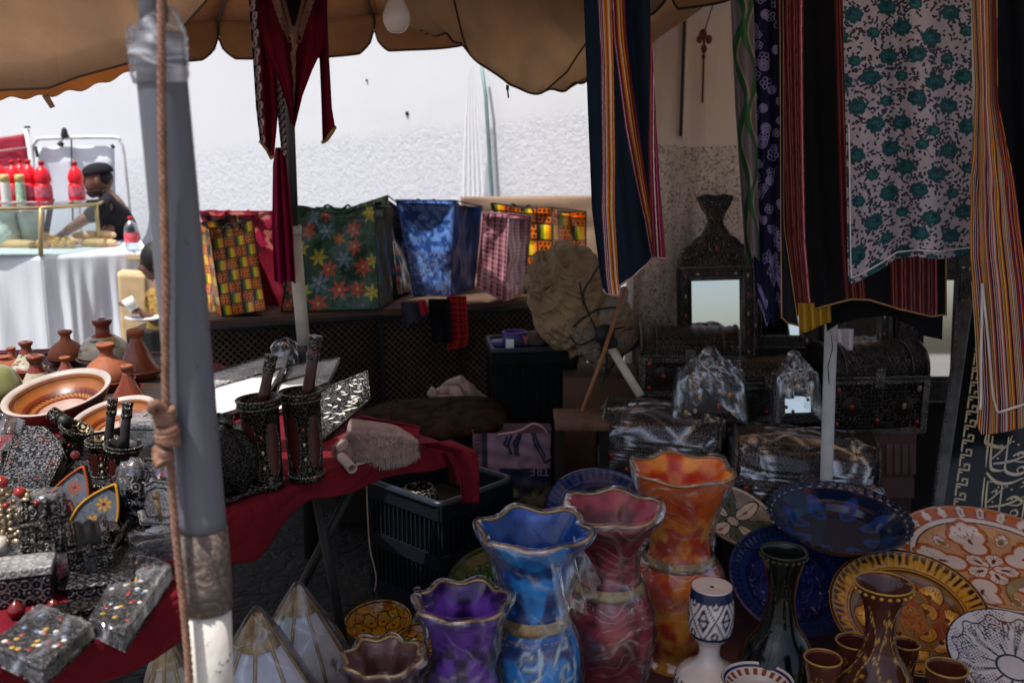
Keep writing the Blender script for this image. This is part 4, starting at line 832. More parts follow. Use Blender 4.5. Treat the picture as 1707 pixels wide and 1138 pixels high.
def kaftan():
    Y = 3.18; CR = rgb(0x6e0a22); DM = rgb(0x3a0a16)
    r = thing('kaftan', 'crimson kaftan with beige lace neckline hanging from the umbrella pole', 'dress', P(486, 210, Y))
    def layer(cv_base):
        return None
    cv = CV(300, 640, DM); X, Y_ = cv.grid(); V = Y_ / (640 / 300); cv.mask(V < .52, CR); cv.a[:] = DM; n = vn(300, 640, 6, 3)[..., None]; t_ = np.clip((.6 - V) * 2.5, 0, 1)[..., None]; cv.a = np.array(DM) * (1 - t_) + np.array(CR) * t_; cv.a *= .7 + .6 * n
    vy = .95; LC = rgb(0x8a6a58)
    cv.mask(abs(X - .52) < (V - .40) * .9, (.012, .006, .008))  # neck opening painted on as a dark, shaded hollow
    for s_ in (1, -1):
        for i in range(16):
            f = i / 15; x = .52 + s_ * (.03 + .42 * f); y = (.38 + .40 * f) * 640 / 300
            for q in range(3): cv.ring(x + s_ * (.05 + .03 * q), y + (q - 1) * .05, .035, .018, LC); cv.ell(x + s_ * .07, y, .02, .03, LC, 0)
        cv.line([(.52 + s_ * .03, .38 * 2.13), (.52 + s_ * .45, .86 * 2.13)], .05, LC)
    cv.line([(.52, .82), (.50, .5), (.6, .12)], .08, LC)
    for y in np.arange(.12, .8, .05): cv.ell(.5 + .03 * math.sin(y * 40), y, .05, .02, rgb(0xa08068), y * 20)
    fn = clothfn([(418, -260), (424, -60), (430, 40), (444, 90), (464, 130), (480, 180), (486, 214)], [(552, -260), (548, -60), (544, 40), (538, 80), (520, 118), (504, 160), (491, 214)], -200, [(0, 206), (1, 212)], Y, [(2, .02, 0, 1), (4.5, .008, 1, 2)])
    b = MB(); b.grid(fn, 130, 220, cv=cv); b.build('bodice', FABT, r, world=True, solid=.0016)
    def dotted(cv, x0, x1):
        X, Yg = cv.grid(); cv.mask((X >= x0) & (X <= x1), rgb(0x1c2038)); w_ = x1 - x0
        for i in range(34):
            y = i * .15; x = (x0 + x1) / 2 + (.12 if i % 2 else -.12) * w_; cv.ell(x, y, w_ * .42, .07, rgb(0xc4b0ae), .3); cv.ell(x, y, w_ * .16, .028, rgb(0x7a1c38), .3)
    cv = CV(110, 560, CR); cv.mot(4, .7, 1.3, 2); dotted(cv, 0, .33)
    fn = clothfn([(414, -260), (415, 0), (422, 100), (427, 180), (434, 240)], [(452, -260), (455, 0), (458, 100), (463, 190), (456, 268)], -260, [(0, 238), (.5, 254), (.8, 267), (1, 262)], Y + .04, [(2, .015, 0, 1)])
    b = MB(); b.grid(fn, 50, 160, cv=cv); b.build('sleeve', FABT, r, world=True, solid=.0016)
    h = MB(); uu = np.linspace(0, 1, 20)[None]; h.tube(fn(uu, 0 * uu + .005)[0], .005, 6); h.build('cuff', GHEM, r, world=True)
    cv = CV(60, 300, CR); cv.mot(4, .7, 1.3, 4)
    fn = clothfn([(520, -260), (526, 0), (533, 100), (536, 170), (538, 240)], [(548, -260), (544, 0), (548, 90), (553, 180), (560, 222)], -260, [(0, 240), (.3, 236), (1, 214)], Y + .03, [(1, .018, 0, 1)])
    b = MB(); b.grid(fn, 30, 120, cv=cv); b.build('sleeve', FABT, r, world=True, solid=.0016); h = MB(); h.tube(fn(uu, 0 * uu + .005)[0], .006, 6); h.build('cuff', GHEM, r, world=True)
    cv = CV(80, 400, CR); dotted(cv, 0, 1)
    fn = clothfn([(450, 40), (454, 110), (462, 180), (470, 262)], [(466, 40), (470, 110), (475, 190), (478, 262)], 60, [(0, 255), (1, 264)], Y + .06, [(1, .01, 0, 1)])
    b = MB(); b.grid(fn, 24, 140, cv=cv); b.build('dotted_trim', FABT, r, world=True, solid=.0016)
    cv = CV(60, 300, rgb(0x8a0c3e)); X, Yg = cv.grid(); cv.a *= (.75 + .4 * np.sin(X * 20 + Yg * .6) ** 2)[..., None]
    fn = clothfn([(460, 240), (455, 275), (454, 380), (458, 478)], [(474, 240), (478, 275), (488, 380), (493, 480)], 246, [(0, 468), (.3, 474), (.7, 466), (1, 473)], Y + .16, [(2.5, .02, 0, 1), (6, .006, 0, 2)])
    textile('crimson_sash', 'bright crimson sash hanging below the kaftan along the umbrella pole', 'sash', fn, cv, 60, 140, FABT)
kaftan()
# ================================================================== BAG TABLE AND WHAT STANDS AROUND IT
PVC = matC('glossy_woven_plastic', .33, bump=.35, bs=420, coat=.3, sc=9, lo=1.1, hi=1.6, bd=.0012)
def kente(w, h, cols, rows, seed=0, dark=1.):
    cv = CV(w, h, (.012, .010, .008)); H = h / w; cw, ch = 1 / cols, H / rows
    for j in range(rows):
        for i in range(cols):
            x0, y0 = i * cw + .016, j * ch + .016; x1, y1 = (i + 1) * cw - .016, (j + 1) * ch - .016
            if (i + j + seed) % 2:
                cv.poly([(x0, y0), (x1, y0), (x1, y1), (x0, y1)], tuple(q * dark for q in rgb(0xc4640f)))
                n = 3
                for a in range(n):
                    for b in range(n): cv.ell(x0 + (a + .5 + .25 * (b % 2)) * (x1 - x0) / n, y0 + (b + .5) * (y1 - y0) / n, cw * .10, cw * .10, (.05, .012, .008))
            else:
                for k in range(14):
                    f = k / 14; c = [rgb(0x20240c), rgb(0x6a7012), rgb(0xc8b012), rgb(0xd49014), rgb(0xb8601c)][min(4, int(f * 5))]; c = tuple(q * dark for q in c)
                    cv.poly([(x0 + (x1 - x0) * f, y0), (x0 + (x1 - x0) * (f + .08), y0), (x0 + (x1 - x0) * (f + .08), y1), (x0 + (x1 - x0) * f, y1)], c)
    return cv
def star(cv, x, y, r, c, a, dk):
    for k in range(6):
        q = a + k * 1.047; cv.poly([(x, y), (x + r * .5 * math.cos(q - .38), y + r * .5 * math.sin(q - .38)), (x + r * math.cos(q), y + r * math.sin(q)), (x + r * .5 * math.cos(q + .38), y + r * .5 * math.sin(q + .38))], c)
        cv.line([(x, y), (x + r * .75 * math.cos(q), y + r * .75 * math.sin(q))], r * .05, dk)
    for k in range(5): cv.ell(x + r * .1 * math.cos(k * 1.26), y + r * .1 * math.sin(k * 1.26), r * .05, r * .05, YL)
def bag(label, front, side, Y, dep, cvf, cvs, trim, group='shopping bags on the back table', sag=.12, seed=1, top_dip=0., wr=.016):
    """front: four pixels bl, br, tr, tl; side: 'l' or 'r' and the far bottom/top pixels of that side"""
    if Y is None: Y = float(G((front[0][0] + front[1][0]) / 2, max(front[0][1], front[1][1]), .70)[1])
    bl, br, tr, tl = [P(*q, Y) for q in front]; base = (bl + br) / 2; base[1] += dep / 2; base[2] = min(bl[2], br[2])
    r = thing('shopping_bag', label, 'bag', base, group=group); s_ = side[0]; fb, ft = P(*side[1], Y + dep), P(*side[2], Y + dep * .85)
    if s_ == 'r': off_b, off_t = fb - br, ft - tr
    else: off_b, off_t = fb - bl, ft - tl
    B = [bl + off_b, br + off_b, tr + off_t, tl + off_t]
    m = MB()
    def face(c4, cv, nu, nv, sd, dip=0.):
        a, b, c, d = c4; N = np.cross(b - a, d - a); N /= np.linalg.norm(N)
        def fn(u, v):
            U, W = u[..., None], v[..., None]; p = a * (1 - U) * (1 - W) + b * U * (1 - W) + c * U * W + d * (1 - U) * W
            e = np.minimum(1, np.minimum(u, 1 - u) * 9) * np.minimum(1, v * 6 + .1)
            cr = ns(u, v, .8, sd); p = p + N * (e * (wr * cr + wr * .35 * np.abs(ns(u, v, 1.8, sd + 3)) - sag * .3 * np.sin(u * 3.14) * v))[..., None]
            p[..., 2] -= dip * np.sin(u * math.pi) ** 2 * v ** 6 ; return p
        m.grid(fn, nu, nv, cv=cv)
    face([bl, br, tr, tl], cvf, 120, 120, seed, top_dip)
    if s_ == 'r': face([br, B[1], B[2], tr], cvs, 50, 90, seed + 5, .02); face([B[0], bl, tl, B[3]], cvs, 16, 16, seed + 6)
    else: face([B[0], bl, tl, B[3]], cvs, 50, 90, seed + 5, .02); face([br, B[1], B[2], tr], cvs, 16, 16, seed + 6)
    face([B[1], B[0], B[3], B[2]], cvs, 12, 12, seed + 7); m.quad([q - np.array([0, 0, .02 + top_dip]) for q in (tl, tr, B[2], B[3])], 16, 10, .004, 1, seed, cv=cvs)
    m.build('body', PVC, r, world=True)
    t = MB()
    for a, b in ((bl, tl), (br, tr), (B[1], B[2]), (B[0], B[3]), (bl, br)): t.tube([a, (a + b) / 2 + [0, -.004, 0], b], .0035, 6)
    uu = np.linspace(0, 1, 30)
    t.tube([tl * (1 - u) + tr * u - np.array([0, .006, top_dip * math.sin(u * math.pi) ** 2 ]) for u in uu], .0035, 6)
    t.tube([(tr if s_ == 'r' else tl), (B[2] if s_ == 'r' else B[3])], .004, 6)
    t.build('piping', trim, r, world=True)
    h = MB(); a, b = tl * .7 + tr * .3, tl * .3 + tr * .7; mid = (a + b) / 2 + [0, .08, .0]; h.tube(smooth([a, a * .7 + mid * .3 + [0, .03, .03], mid, b * .7 + mid * .3 + [0, .03, .03], b], 16) - [0, 0, .03], .006, 6); h.build('handle', trim, r, world=True)
    return r
def bags():
    bk = mat('black_trim', (.012, .012, .014), rough=.6)
    bag('yellow and orange checked patchwork bag standing at the left end of the back table', [(371, 527), (444, 517), (421, 366), (349, 380)], ('l', (345, 522), (327, 372)), None, .34, kente(240, 500, 4, 8), kente(120, 500, 3, 9, 1, 1.15), bk, seed=3, top_dip=.02)
    cv = CV(200, 300, (.16, .008, .022)); rr = random.Random(2)
    for i in range(60): cv.ell(rr.random(), .95 + rr.random() * .55, .05, .10, rr.choice([(.30, .015, .05), (.07, .006, .015), (.42, .12, .10)]), rr.random() * 3)
    bag('deep red shiny bag behind the yellow checked bag', [(400, 515), (478, 516), (455, 352), (330, 352)], ('r', (500, 512), (492, 356)), 5.12, .26, cv, CV(20, 20, (.13, .006, .02)), mat('red_trim', (.3, .01, .03)), seed=9)
    cv = CV(520, 560, (.008, .030, .018)); cv.mot(9, .5, 2.2, 3); rr = random.Random(6)
    for i in range(420): q = rr.random(); cv.ell(rr.random(), rr.random() * 1.1, .0035, .0035, rgb(0x9aa030) if q < .5 else rgb(0x3c8a5a))
    for i in range(26): x, y = rr.random(), rr.random() * 1.08; cv.ell(x, y, .05, .035, (.012, .06, .028), rr.random() * 3)
    fl = [(.93, .95, .10, 'y'), (.36, .97, .09, 'r'), (.72, .80, .095, 'r'), (.40, .78, .09, 'b'), (.55, .70, .07, 'o'), (.74, .62, .085, 'r'), (.62, .50, .09, 'b'), (.83, .42, .10, 'r'), (.45, .40, .095, 'r'), (.33, .52, .09, 'y'), (.95, .48, .07, 'y'), (.36, .27, .10, 'b'), (.58, .20, .10, 'r'), (.77, .20, .09, 'r'), (.93, .17, .085, 'y'), (.20, .18, .09, 'y'), (.37, .07, .10, 'r'), (.08, .24, .08, 'r'), (.06, .06, .08, 'r'), (.18, .78, .09, 'r'), (.12, .6, .08, 'y'), (.22, .92, .08, 'b')]
    cm = {'y': rgb(0xb0a030), 'r': rgb(0xb04030), 'b': rgb(0x5a7688), 'o': rgb(0xa86028)}
    for i, (x, y, r_, k) in enumerate(fl): star(cv, x, y * 1.06, r_ * 1.2, cm[k], i * .7, tuple(q * .35 for q in cm[k]))
    cvs = CV(60, 60, (.01, .022, .014)); bag('large dark green bag printed with red and yellow poinsettia flowers', [(469, 519), (632, 515), (624, 343), (496, 343)], ('r', (655, 503), (652, 345)), None, .30, cv, cvs, mat('green_trim', (.01, .05, .03)), seed=4, top_dip=.035)
    def berries(seed):
        cv = CV(240, 480, (.010, .016, .008)); rr = random.Random(seed)
        for i in range(90): cv.ell(rr.random(), rr.random() * 2, .07, .03, rr.choice([(.03, .07, .015), (.07, .09, .02), (.015, .035, .012)]), rr.random() * 3)
        for i in range(40): x, y = rr.random(), rr.random() * 2; cv.ell(x, y, .07, .06, (.30, .022, .012)); cv.ell(x - .02, y + .02, .025, .02, (.5, .10, .05))
        return cv
    bag('dark bag printed with red roses and green leaves, peaked top, right of the poinsettia bag', [(585, 500), (662, 492), (646, 326), (572, 350)], ('r', (690, 484), (674, 347)), 5.28, .34, berries(1), berries(2), bk, seed=12)
    cv = CV(260, 420, (.014, .045, .17)); n = vn(260, 420, 14, 5)[..., None]; cv.a = cv.a * (1 - n) + np.array((.08, .15, .30)) * n * (n > .5) + cv.a * n * .6; rr = random.Random(3)
    for i in range(130): cv.ell(rr.random(), rr.random() * .75, .03, .014, rr.choice([(.10, .07, .05), (.05, .07, .16), (.13, .13, .17)]), rr.random() * 3)
    bag('dark blue crinkled foil bag with bright blue side panel', [(690, 492), (752, 493), (757, 334), (660, 333)], ('r', (790, 480), (804, 344)), None, .30, cv, CV(20, 20, (.006, .040, .17)), mat('navy_trim', (.01, .025, .08)), seed=15, wr=.02)
    def plaid(w, h):
        cv = CV(w, h, rgb(0x6a2436)); X, Y = cv.grid(); A = cv.a
        for k in range(9): A[abs((X * 4.2 + k * .37) % 1 - .5) < .05 + .02 * (k % 3)] = A[abs((X * 4.2 + k * .37) % 1 - .5) < .05 + .02 * (k % 3)] * .0 + rgb([0x8a3a4c, 0x4c1a2c, 0x9a6a74][k % 3])
        my = np.sin(Y * 42) > .55; A[my] = A[my] * .6 + np.array(rgb(0xa88088)) * .4; mx = np.sin(X * 60) > .8; A[mx] = A[mx] * .6 + np.array(rgb(0xb09098)) * .4; my = np.sin(Y * 42 + 2) > .8; A[my] *= .5
        return cv
    bag('burgundy plaid bag with its lower corner hanging over the table edge', [(795, 478), (842, 503), (848, 356), (804, 354)], ('r', (874, 490), (886, 360)), 5.16, .22, plaid(160, 420), plaid(120, 420), mat('pink_trim', (.32, .16, .2)), seed=21, wr=.014)
    bag('second yellow and black patchwork bag at the right end behind the canvas bundle', [(830, 484), (921, 482), (920, 346), (818, 338)], ('r', (976, 470), (977, 353)), 5.5, .26, kente(240, 300, 4, 5), kente(120, 300, 3, 5, 1, 1.2), bk, seed=24, top_dip=.015, wr=.016)
    # tan mat behind
    m = MB(); m.quad([P(770, 480, 5.98), P(1010, 480, 5.98), P(1012, 326, 5.98), P(768, 328, 5.98)], 40, 30, .012, 2, 5); tag(m.build('burlap_panel', mat('burlap', (.34, .24, .165), (.24, .16, .11), 5, .9, bump=.6, bs=300), world=True, solid=.012), 'wide tan burlap panel standing behind the bags at the back table', 'panel')
    # table
    r = thing('back_table', 'long low wooden table with mesh front under the row of shopping bags', 'table', np.array([-.75, 4.8, 0])); zt = .70; rzt = math.atan2(5.5 - 4.68, float(P(1000, 520, 5.5)[0] - P(330, 520, 4.68)[0])); r.location = (float(P(330, 520, 4.68)[0]), 4.68, 0); r.rotation_euler = (0, 0, rzt)
    m = MB(); a, b = np.zeros(3), np.array([float(np.hypot(5.5 - 4.68, P(1000, 520, 5.5)[0] - P(330, 520, 4.68)[0])), 0, 0]); m.box(((a[0] + b[0]) / 2, .40, zt - .02), (b[0] - a[0], .80, .035)); m.build('tabletop', wood('old_brown_wood', (.13, .075, .05), (.07, .04, .028), 6, .6, (.3, 2, 2)), r, bev=.006)
    m = MB(); m.tube([(a[0], -.02, zt - .04), (b[0], -.02, zt - .04)], .012, 6); m.build('edge_rail', mat('black_trim', (.012, .012, .014)), r)
    mesh_m = mat('rusty_mesh', (.20, .13, .085), (.11, .065, .04), 20, .6, .3)
    x = a[0]; i = 0
    while x < b[0] - .05:
        x1 = min(x + .45, b[0]); m = MB(); h = zt - .07; p = .034
        k = -h
        while k < x1 - x:
            for sg in (1, -1):
                u0, u1 = max(0, k), min(x1 - x, k + h)
                if u1 > u0:
                    z0, z1 = (u0 - k), (u1 - k); z0, z1 = (z0, z1) if sg > 0 else (h - z0, h - z1); m.tube([(x + u0, .03 + .003 * sg, .02 + z0), (x + u1, .03 + .003 * sg, .02 + z1)], .0022, 4)
            k += p
        m.build('mesh_panel', mesh_m, r); m = MB(); m.box((x, .03, h / 2 + .02), (.022, .022, h)); m.build('leg', mat('black_trim', (.012, .012, .014)), r); x = x1
    m = MB(); m.box((b[0] / 2, .42, .30), (b[0] - .1, .6, .58)); tag(m.build('shade_box', mat('dark_card', (.014, .011, .009), (.008, .006, .005), 4, .9), loc=tuple(r.location), rot=(0, 0, rzt)), 'dark box added for the shade under the bag table behind the mesh', 'box')  # dark block added to keep the space under the table in shade
bags()
def clutter():
    # socks and knit on the table edge
    def drape(name, label, L_, R_, top, bot, Y, cv, m=FAB, cat='sock'):
        fn = clothfn(L_, R_, top, bot, Y, [(1.5, .012, 0, 1)]); b = MB(); b.grid(fn, 40, 60, cv=cv); return tag(b.build(name, m, world=True, solid=.008), label, cat)
    cv = CV(100, 140, (.33, .018, .018)); X, Y = cv.grid()
    for j in range(9):
        for i in range(4): cv.ell(.15 + i * .24, .1 + j * .155, .085, .03, (.05, .006, .006))
    drape('knitted_sock', 'red knitted openwork sock hanging over the table edge under the plaid bag', [(745, 495), (750, 560), (746, 583)], [(777, 493), (780, 560), (776, 580)], 493, [(0, 583), (1, 578)], 5.02, cv)
    drape('grey_sock', 'dark grey sock with red heel hanging from the table edge', [(668, 505), (672, 545)], [(706, 500), (713, 530)], 503, [(0, 545), (1, 527)], 4.90, CV(10, 10, (.03, .033, .045)))
    drape('red_cloth_scrap', 'small red heel of cloth beside the grey sock', [(699, 503), (703, 526)], [(708, 500), (714, 524)], 501, [(0, 526), (1, 522)], 4.88, CV(10, 10, (.33, .012, .03)), cat='cloth')
    drape('black_cloth', 'black cloth hanging between the grey sock and the red knitted sock', [(714, 500), (722, 570)], [(748, 496), (752, 575)], 498, [(0, 570), (1, 572)], 4.98, CV(10, 10, (.008, .008, .01)), cat='cloth')
    # canvas bundle
    c = P(962, 505, 4.15); r = thing('canvas_bundle', 'crumpled tan canvas bundle strapped in black beside the pillar', 'bundle', c - [0, 0, .26])
    m = MB()
    def fb(u, v):
        a = u * 6.283; b = (v - .5) * math.pi; x, y, z = np.cos(a) * np.cos(b), np.sin(a) * np.cos(b), np.sin(b)
        n = (1 - np.abs(ns(x * .9 + z * .5, z * .15 + y * .5, .55, 4, 4))) * .10 + (1 - np.abs(ns(x + y * .5 - z * .9, z * .3, 1.1, 8, 5))) * .075 + .035 * (1 - np.abs(ns(x * .8 + z, z * .3 - y, 1.9, 3, 5))) + .012 * (1 - np.abs(ns(x + z * .5, z * .3 + y, 2.2, 12)))
        R_ = .80 + n * 2.0; sx = .185 * (1 + .18 * np.clip(-z, 0, 1)); X = x * sx * R_ + z * -.06; Z = z * .225 * R_
        X = X + .05 * (z < 0) * z * -1; return X, y * .17 * R_, Z + .26
    m.grid(fb, 200, 140, cv=None); m.build('canvas', mat('bundle_canvas', (.33, .225, .125), (.19, .125, .07), 5, .8, bump=.6, bs=400, bd=.001, crease=(5, 1.)), r)
    m = MB(); 
    for k, (px, py, a0, s_) in enumerate(((1010, 525, .6, .10), (985, 560, -.5, .12), (1025, 575, 1.2, .09))):
        p0 = P(px, py, 4.02); u, v = UV(40, 30); a = u * 6.283; b = (v - .5) * math.pi
        R_ = 1 + .25 * (1 - np.abs(ns(np.cos(a) * .7 + np.sin(b) * .4, np.sin(a) * .3, .7, k, 4))); V = np.stack([s_ * .5 * np.cos(a) * np.cos(b) * R_, s_ * .5 * np.sin(a) * np.cos(b) * R_, s_ * 1.15 * np.sin(b) * R_], -1)
        m.add(V, gridF(40, 30), T=TR(p0, (0, a0, 0)))
    m.build('folded_flap', mat('canvas_grey', (.26, .21, .16), (.15, .115, .09), 8, .85, bump=.6, bs=400, bd=.001, crease=(9, 1.)), r, world=True)
    m = MB()
    for pts in ([(966, 470), (972, 500), (985, 530), (998, 560), (1004, 590)], [(1000, 440), (985, 465), (972, 490), (980, 520)], [(955, 545), (975, 528), (1000, 515), (1030, 512)], [(950, 560), (965, 575), (990, 565), (1012, 552), (1040, 545)], [(1000, 560), (1012, 600), (1004, 640)]):
        m.tube(smooth([P(x, y, 3.95) for x, y in pts], 20), .004, 6)
    m.build('strap', mat('black_trim', (.012, .012, .014)), r, world=True)
    # leaning poles
    m = MB(); m.tube([P(1042, 478, 3.9), P(1006, 590, 3.78), P(966, 697, 3.65)], .008, 8); tag(m.build('wooden_stick', wood('orange_wood', (.30, .13, .055), (.2, .08, .035), 30, .5), world=True), 'thin reddish wooden stick leaning against the canvas bundle', 'stick')
    m = MB(); m.tube([P(1014, 572, 3.85), P(1068, 660, 3.7)], .017, 12); m.sph(P(1008, 558, 3.86), (.04, .04, .045), 10, 1); m.sph(P(1018, 572, 3.84), (.03, .03, .03), 10, 1); tag(m.build('folded_umbrella', [mat('old_white_paint', (.56, .52, .44)), mat('black_trim', (.012, .012, .014))], world=True), 'cream pole of a folded umbrella slanting down from the canvas bundle', 'umbrella')
    # cardboard box behind chests
    p = P(1000, 700, 3.9); m = MB(); m.box((0, 0, .29), (.32, .3, .58)); tag(m.build('cardboard_box', mat('cardboard_dark', (.13, .07, .045), (.08, .045, .03), 6, .9), loc=(float(p[0]) + .02, 4.15, 0), bev=.004), 'tall brown cardboard box in the shade below the canvas bundle', 'box')
    # black crate with cups on top
    def crate(name, label, cx, cy, Yf, w_, d_, h_, rz, matl, slot=.035, pitch=.03, z0=0., base_only=False):
        r = thing(name, label, 'crate', (cx, cy, z0), (0, 0, rz)); m = MB(); t_ = .010
        m.box((0, 0, .012), (w_, d_, .012))
        for s_ in (1, -1): m.box((0, s_ * (d_ / 2 - .014), h_ / 2), (w_ - .03, .004, h_ - .03)); m.box((s_ * (w_ / 2 - .014), 0, h_ / 2), (.004, d_ - .036, h_ - .03))
        for s_ in (1, -1):
            for z in (.03, h_ * .5, h_ - .03): m.box((0, s_ * d_ / 2, z), (w_, t_, .05)); m.box((s_ * w_ / 2, 0, z), (t_, d_ - .01, .048))
            x = -w_ / 2 + .01
            while x < w_ / 2: m.box((x, s_ * (d_ / 2 - .001), h_ / 2), (.008, t_ * .6, h_ - .02)); x += pitch
            y = -d_ / 2 + .01
            while y < d_ / 2: m.box((s_ * (w_ / 2 - .001), y, h_ / 2), (t_ * .6, .008, h_ - .02)); y += pitch
        m.build('slatted_box', matl, r)
        m = MB(); q = [(-w_ / 2, -d_ / 2), (w_ / 2, -d_ / 2), (w_ / 2, d_ / 2), (-w_ / 2, d_ / 2)]
        c_ = .03; pts = [];
        for i, (x, y) in enumerate(q):
            for t2 in np.linspace(0, math.pi / 2, 5): a = t2 + math.pi + i * math.pi / 2; sx, sy = (1 if x > 0 else -1), (1 if y > 0 else -1); pts.append((x - sx * c_ + c_ * math.cos(a), y - sy * c_ + c_ * math.sin(a), h_))
        m.tube(pts, .013, 6, close=True); m.build('rim', MATS.get('crate_rim') or mat('crate_rim', (.016, .022, .032), rough=.35), r); return r
    blk = mat('black_crate_plastic', (.005, .006, .007), (.008, .009, .010), 8, .7, spec=.15)
    zc = float(P(880, 585, 4.12)[2]); crate('plastic_crate', 'tall black plastic crate with cups on top, under the red knitted sock', float(P(885, 640, 4.2)[0]), 4.28, 4.1, .36, .30, zc, .12, blk)
    top = zc + .004; m = MB(); m.box((0, 0, 0), (.33, .27, .01)); 
    def cup(px, py, s_, c, lab, prof=None, name='plastic_cup'):
        b = P(px, py, 4.24); b[2] = top + .0; r_ = MB(); r_.lathe(smooth(prof or [(0, 0), (.62, 0), (.8, .9), (1, 1.0), (.93, 1.0), (.7, .1), (0, .05)], 24) * s_, 24); return tag(r_.build(name, mat('cup_' + str(px), c, rough=.4, bump=0), loc=tuple(b)), lab, 'cup' if name == 'plastic_cup' else 'lid', 'cups on the black crate')
    tag(m.build('crate_lid', blk, loc=(float(P(885, 640, 4.2)[0]), 4.28, top - .008), rot=(0, 0, .12)), 'flat black tray covering the tall black crate', 'tray')
    cup(858, 590, .055, (.09, .05, .26), 'purple plastic cup on the black crate', [(0, 0), (.9, 0), (.95, .9), (1.02, 1.0), (.9, 1.0), (.85, .1), (0, .05)]); cup(871, 600, .043, (.50, .16, .18), 'pink plastic cup in front of the purple cup')
    cup(834, 596, .045, (.07, .045, .20), 'upturned purple bowl left of the purple cup', [(1, 0), (.95, .35), (.5, .5), (0, .52)]); b = P(845, 601, 4.2)
    m = MB(); m.lathe(smooth([(0, 0), (.02, 0), (.022, .05), (.01, .06)], 12), 16, T=TR((b[0], b[1], top + .021), (0, 1.5, .2))); tag(m.build('green_roll', mat('green_plastic', (.03, .15, .06), rough=.5), world=True), 'small green rolled packet lying before the cups', 'packet')
    m = MB(); m.box((0, 0, .018), (.035, .02, .036)); tag(m.build('white_carton', mat('paper_white', (.8, .8, .8)), loc=(float(P(850, 600, 4.16)[0]), 4.17, top), bev=.002), 'tiny white carton beside the green packet on the crate', 'carton')
    m = MB(); m.lathe(smooth([(0, 0), (.05, 0), (.06, .03), (.035, .055), (0, .06)], 14), 18, jit=.01); tag(m.build('brown_bundle', mat('dull_brown_rag', (.10, .06, .055), rough=.9), loc=(float(P(896, 590, 4.25)[0]), 4.25, top)), 'dull brown crumpled rag at the right of the pink cup', 'cloth')
    # blue black crate under the red table end
    bl2 = mat('blue_black_plastic', (.003, .005, .009), (.005, .008, .012), 8, .7, spec=.15)
    A, B, C_ = G(632, 808, .40), G(722, 843, .40), G(862, 792, .40); v1, v2 = B - A, C_ - B; rz = math.atan2(v2[1], v2[0]); cc = (A + C_) / 2 + [-.03, 0, 0]
    crate('plastic_crate', 'dark blue open crate on the floor under the red tablecloth corner', float(cc[0]), float(cc[1]), 0, float(np.linalg.norm(v2)) - .06, .36, .40, rz, bl2, pitch=.022)
    m = MB(); b = P(708, 845, 3.12); m.lathe(smooth([(0, 0), (.06, .005), (.062, .05), (.05, .075), (.045, .075), (.05, .05), (.05, .02), (0, .015)], 26), 30); tag(m.build('carved_bowl', metalwork('carved_silver', (.02, .017, .015), (.34, .29, .26), 60), loc=(float(P(700, 820, 3.2)[0]), 3.18, .33)), 'small carved silver bowl inside the dark blue crate', 'bowl')
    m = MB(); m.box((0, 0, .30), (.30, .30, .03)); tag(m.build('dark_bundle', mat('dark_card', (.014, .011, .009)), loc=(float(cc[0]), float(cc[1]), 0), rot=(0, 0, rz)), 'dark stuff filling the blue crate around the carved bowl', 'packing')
    # sack with printing
    Ys = 3.72; q = [P(790, 850, Ys), P(918, 850, Ys), P(918, 722, Ys + .03), P(788, 722, Ys + .03)]
    r = thing('woven_sack', 'white woven plastic sack with navy upside-down printing standing behind the blue crate', 'sack', (q[0] + q[1]) / 2)
    cv = CV(400, 400, rgb(0x8a7080)); X, Y = cv.grid(); NVY = rgb(0x1a2440); cv.mask((Y < .545) & (X > .34), NVY); cv.mask((Y < .36), rgb(0x2a2a34)); cv.mask((Y < .30) & (vn(400, 400, 7, 3) > .5), rgb(0x5a5236)); cv.mask((X < .17), rgb(0x6a5058)); cv.mask((X > .115) & (X < .185), rgb(0x2c3038))
    for j in range(12): cv.line([(.01, .3 + j * .055), (.09, .31 + j * .055)], .012, rgb(0x3a2c30))
    for pts in ([(.44, .95), (.40, .86), (.45, .82)], [(.50, .97), (.45, .86), (.49, .74)], [(.60, 1), (.53, .88), (.55, .72)], [(.62, .99), (.57, .85), (.58, .72)]): cv.line(pts, .035, NVY)
    for pts in ([(.76, 1), (.80, .85), (.90, .68), (.93, .62), (.99, .66)], [(.79, 1), (.84, .86), (.93, .70)]): cv.line(pts, .03, NVY)
    cv.mot(20, .8, 1.15, 2)
    m = MB(); m.quad(q, 110, 110, .008, 2.5, 7, cv=cv); bk = [x + np.array([0, .14, 0]) for x in q]; g = CV(10, 10, rgb(0x6a5058)); m.quad([bk[0], q[0], q[3], bk[3]], 10, 30, .01, cv=g); m.quad([q[1], bk[1], bk[2], q[2]], 10, 30, .01, cv=g); m.quad([bk[1], bk[0], bk[3], bk[2]], 8, 8, cv=g)
    m.build('sack_body', matC('woven_plastic', .5, bump=.6, bs=500, sc=12), r, world=True)
    m = MB(); m.tube(smooth([P(830, 724, Ys + .01), P(865, 718, Ys - .01), P(888, 706, Ys), P(905, 712, Ys), P(912, 722, Ys)], 20), .0045, 6); m.build('drawstring', PHEM, r, world=True)
    cu = bpy.data.curves.new('printed_letters', 'FONT'); cu.body = 'TRE'; cu.size = .1; o = bpy.data.objects.new('tmp', cu); SC.collection.objects.link(o); bpy.context.view_layer.update()
    me = bpy.data.meshes.new_from_object(o.evaluated_get(bpy.context.evaluated_depsgraph_get())); SC.collection.objects.unlink(o); bpy.data.objects.remove(o)
    V = np.array([v.co[:] for v in me.vertices]); x0, y0 = V[:, 0].min(), V[:, 1].min(); V = (V - [x0, y0, 0]) / [V[:, 0].max() - x0, V[:, 1].max() - y0, 1]
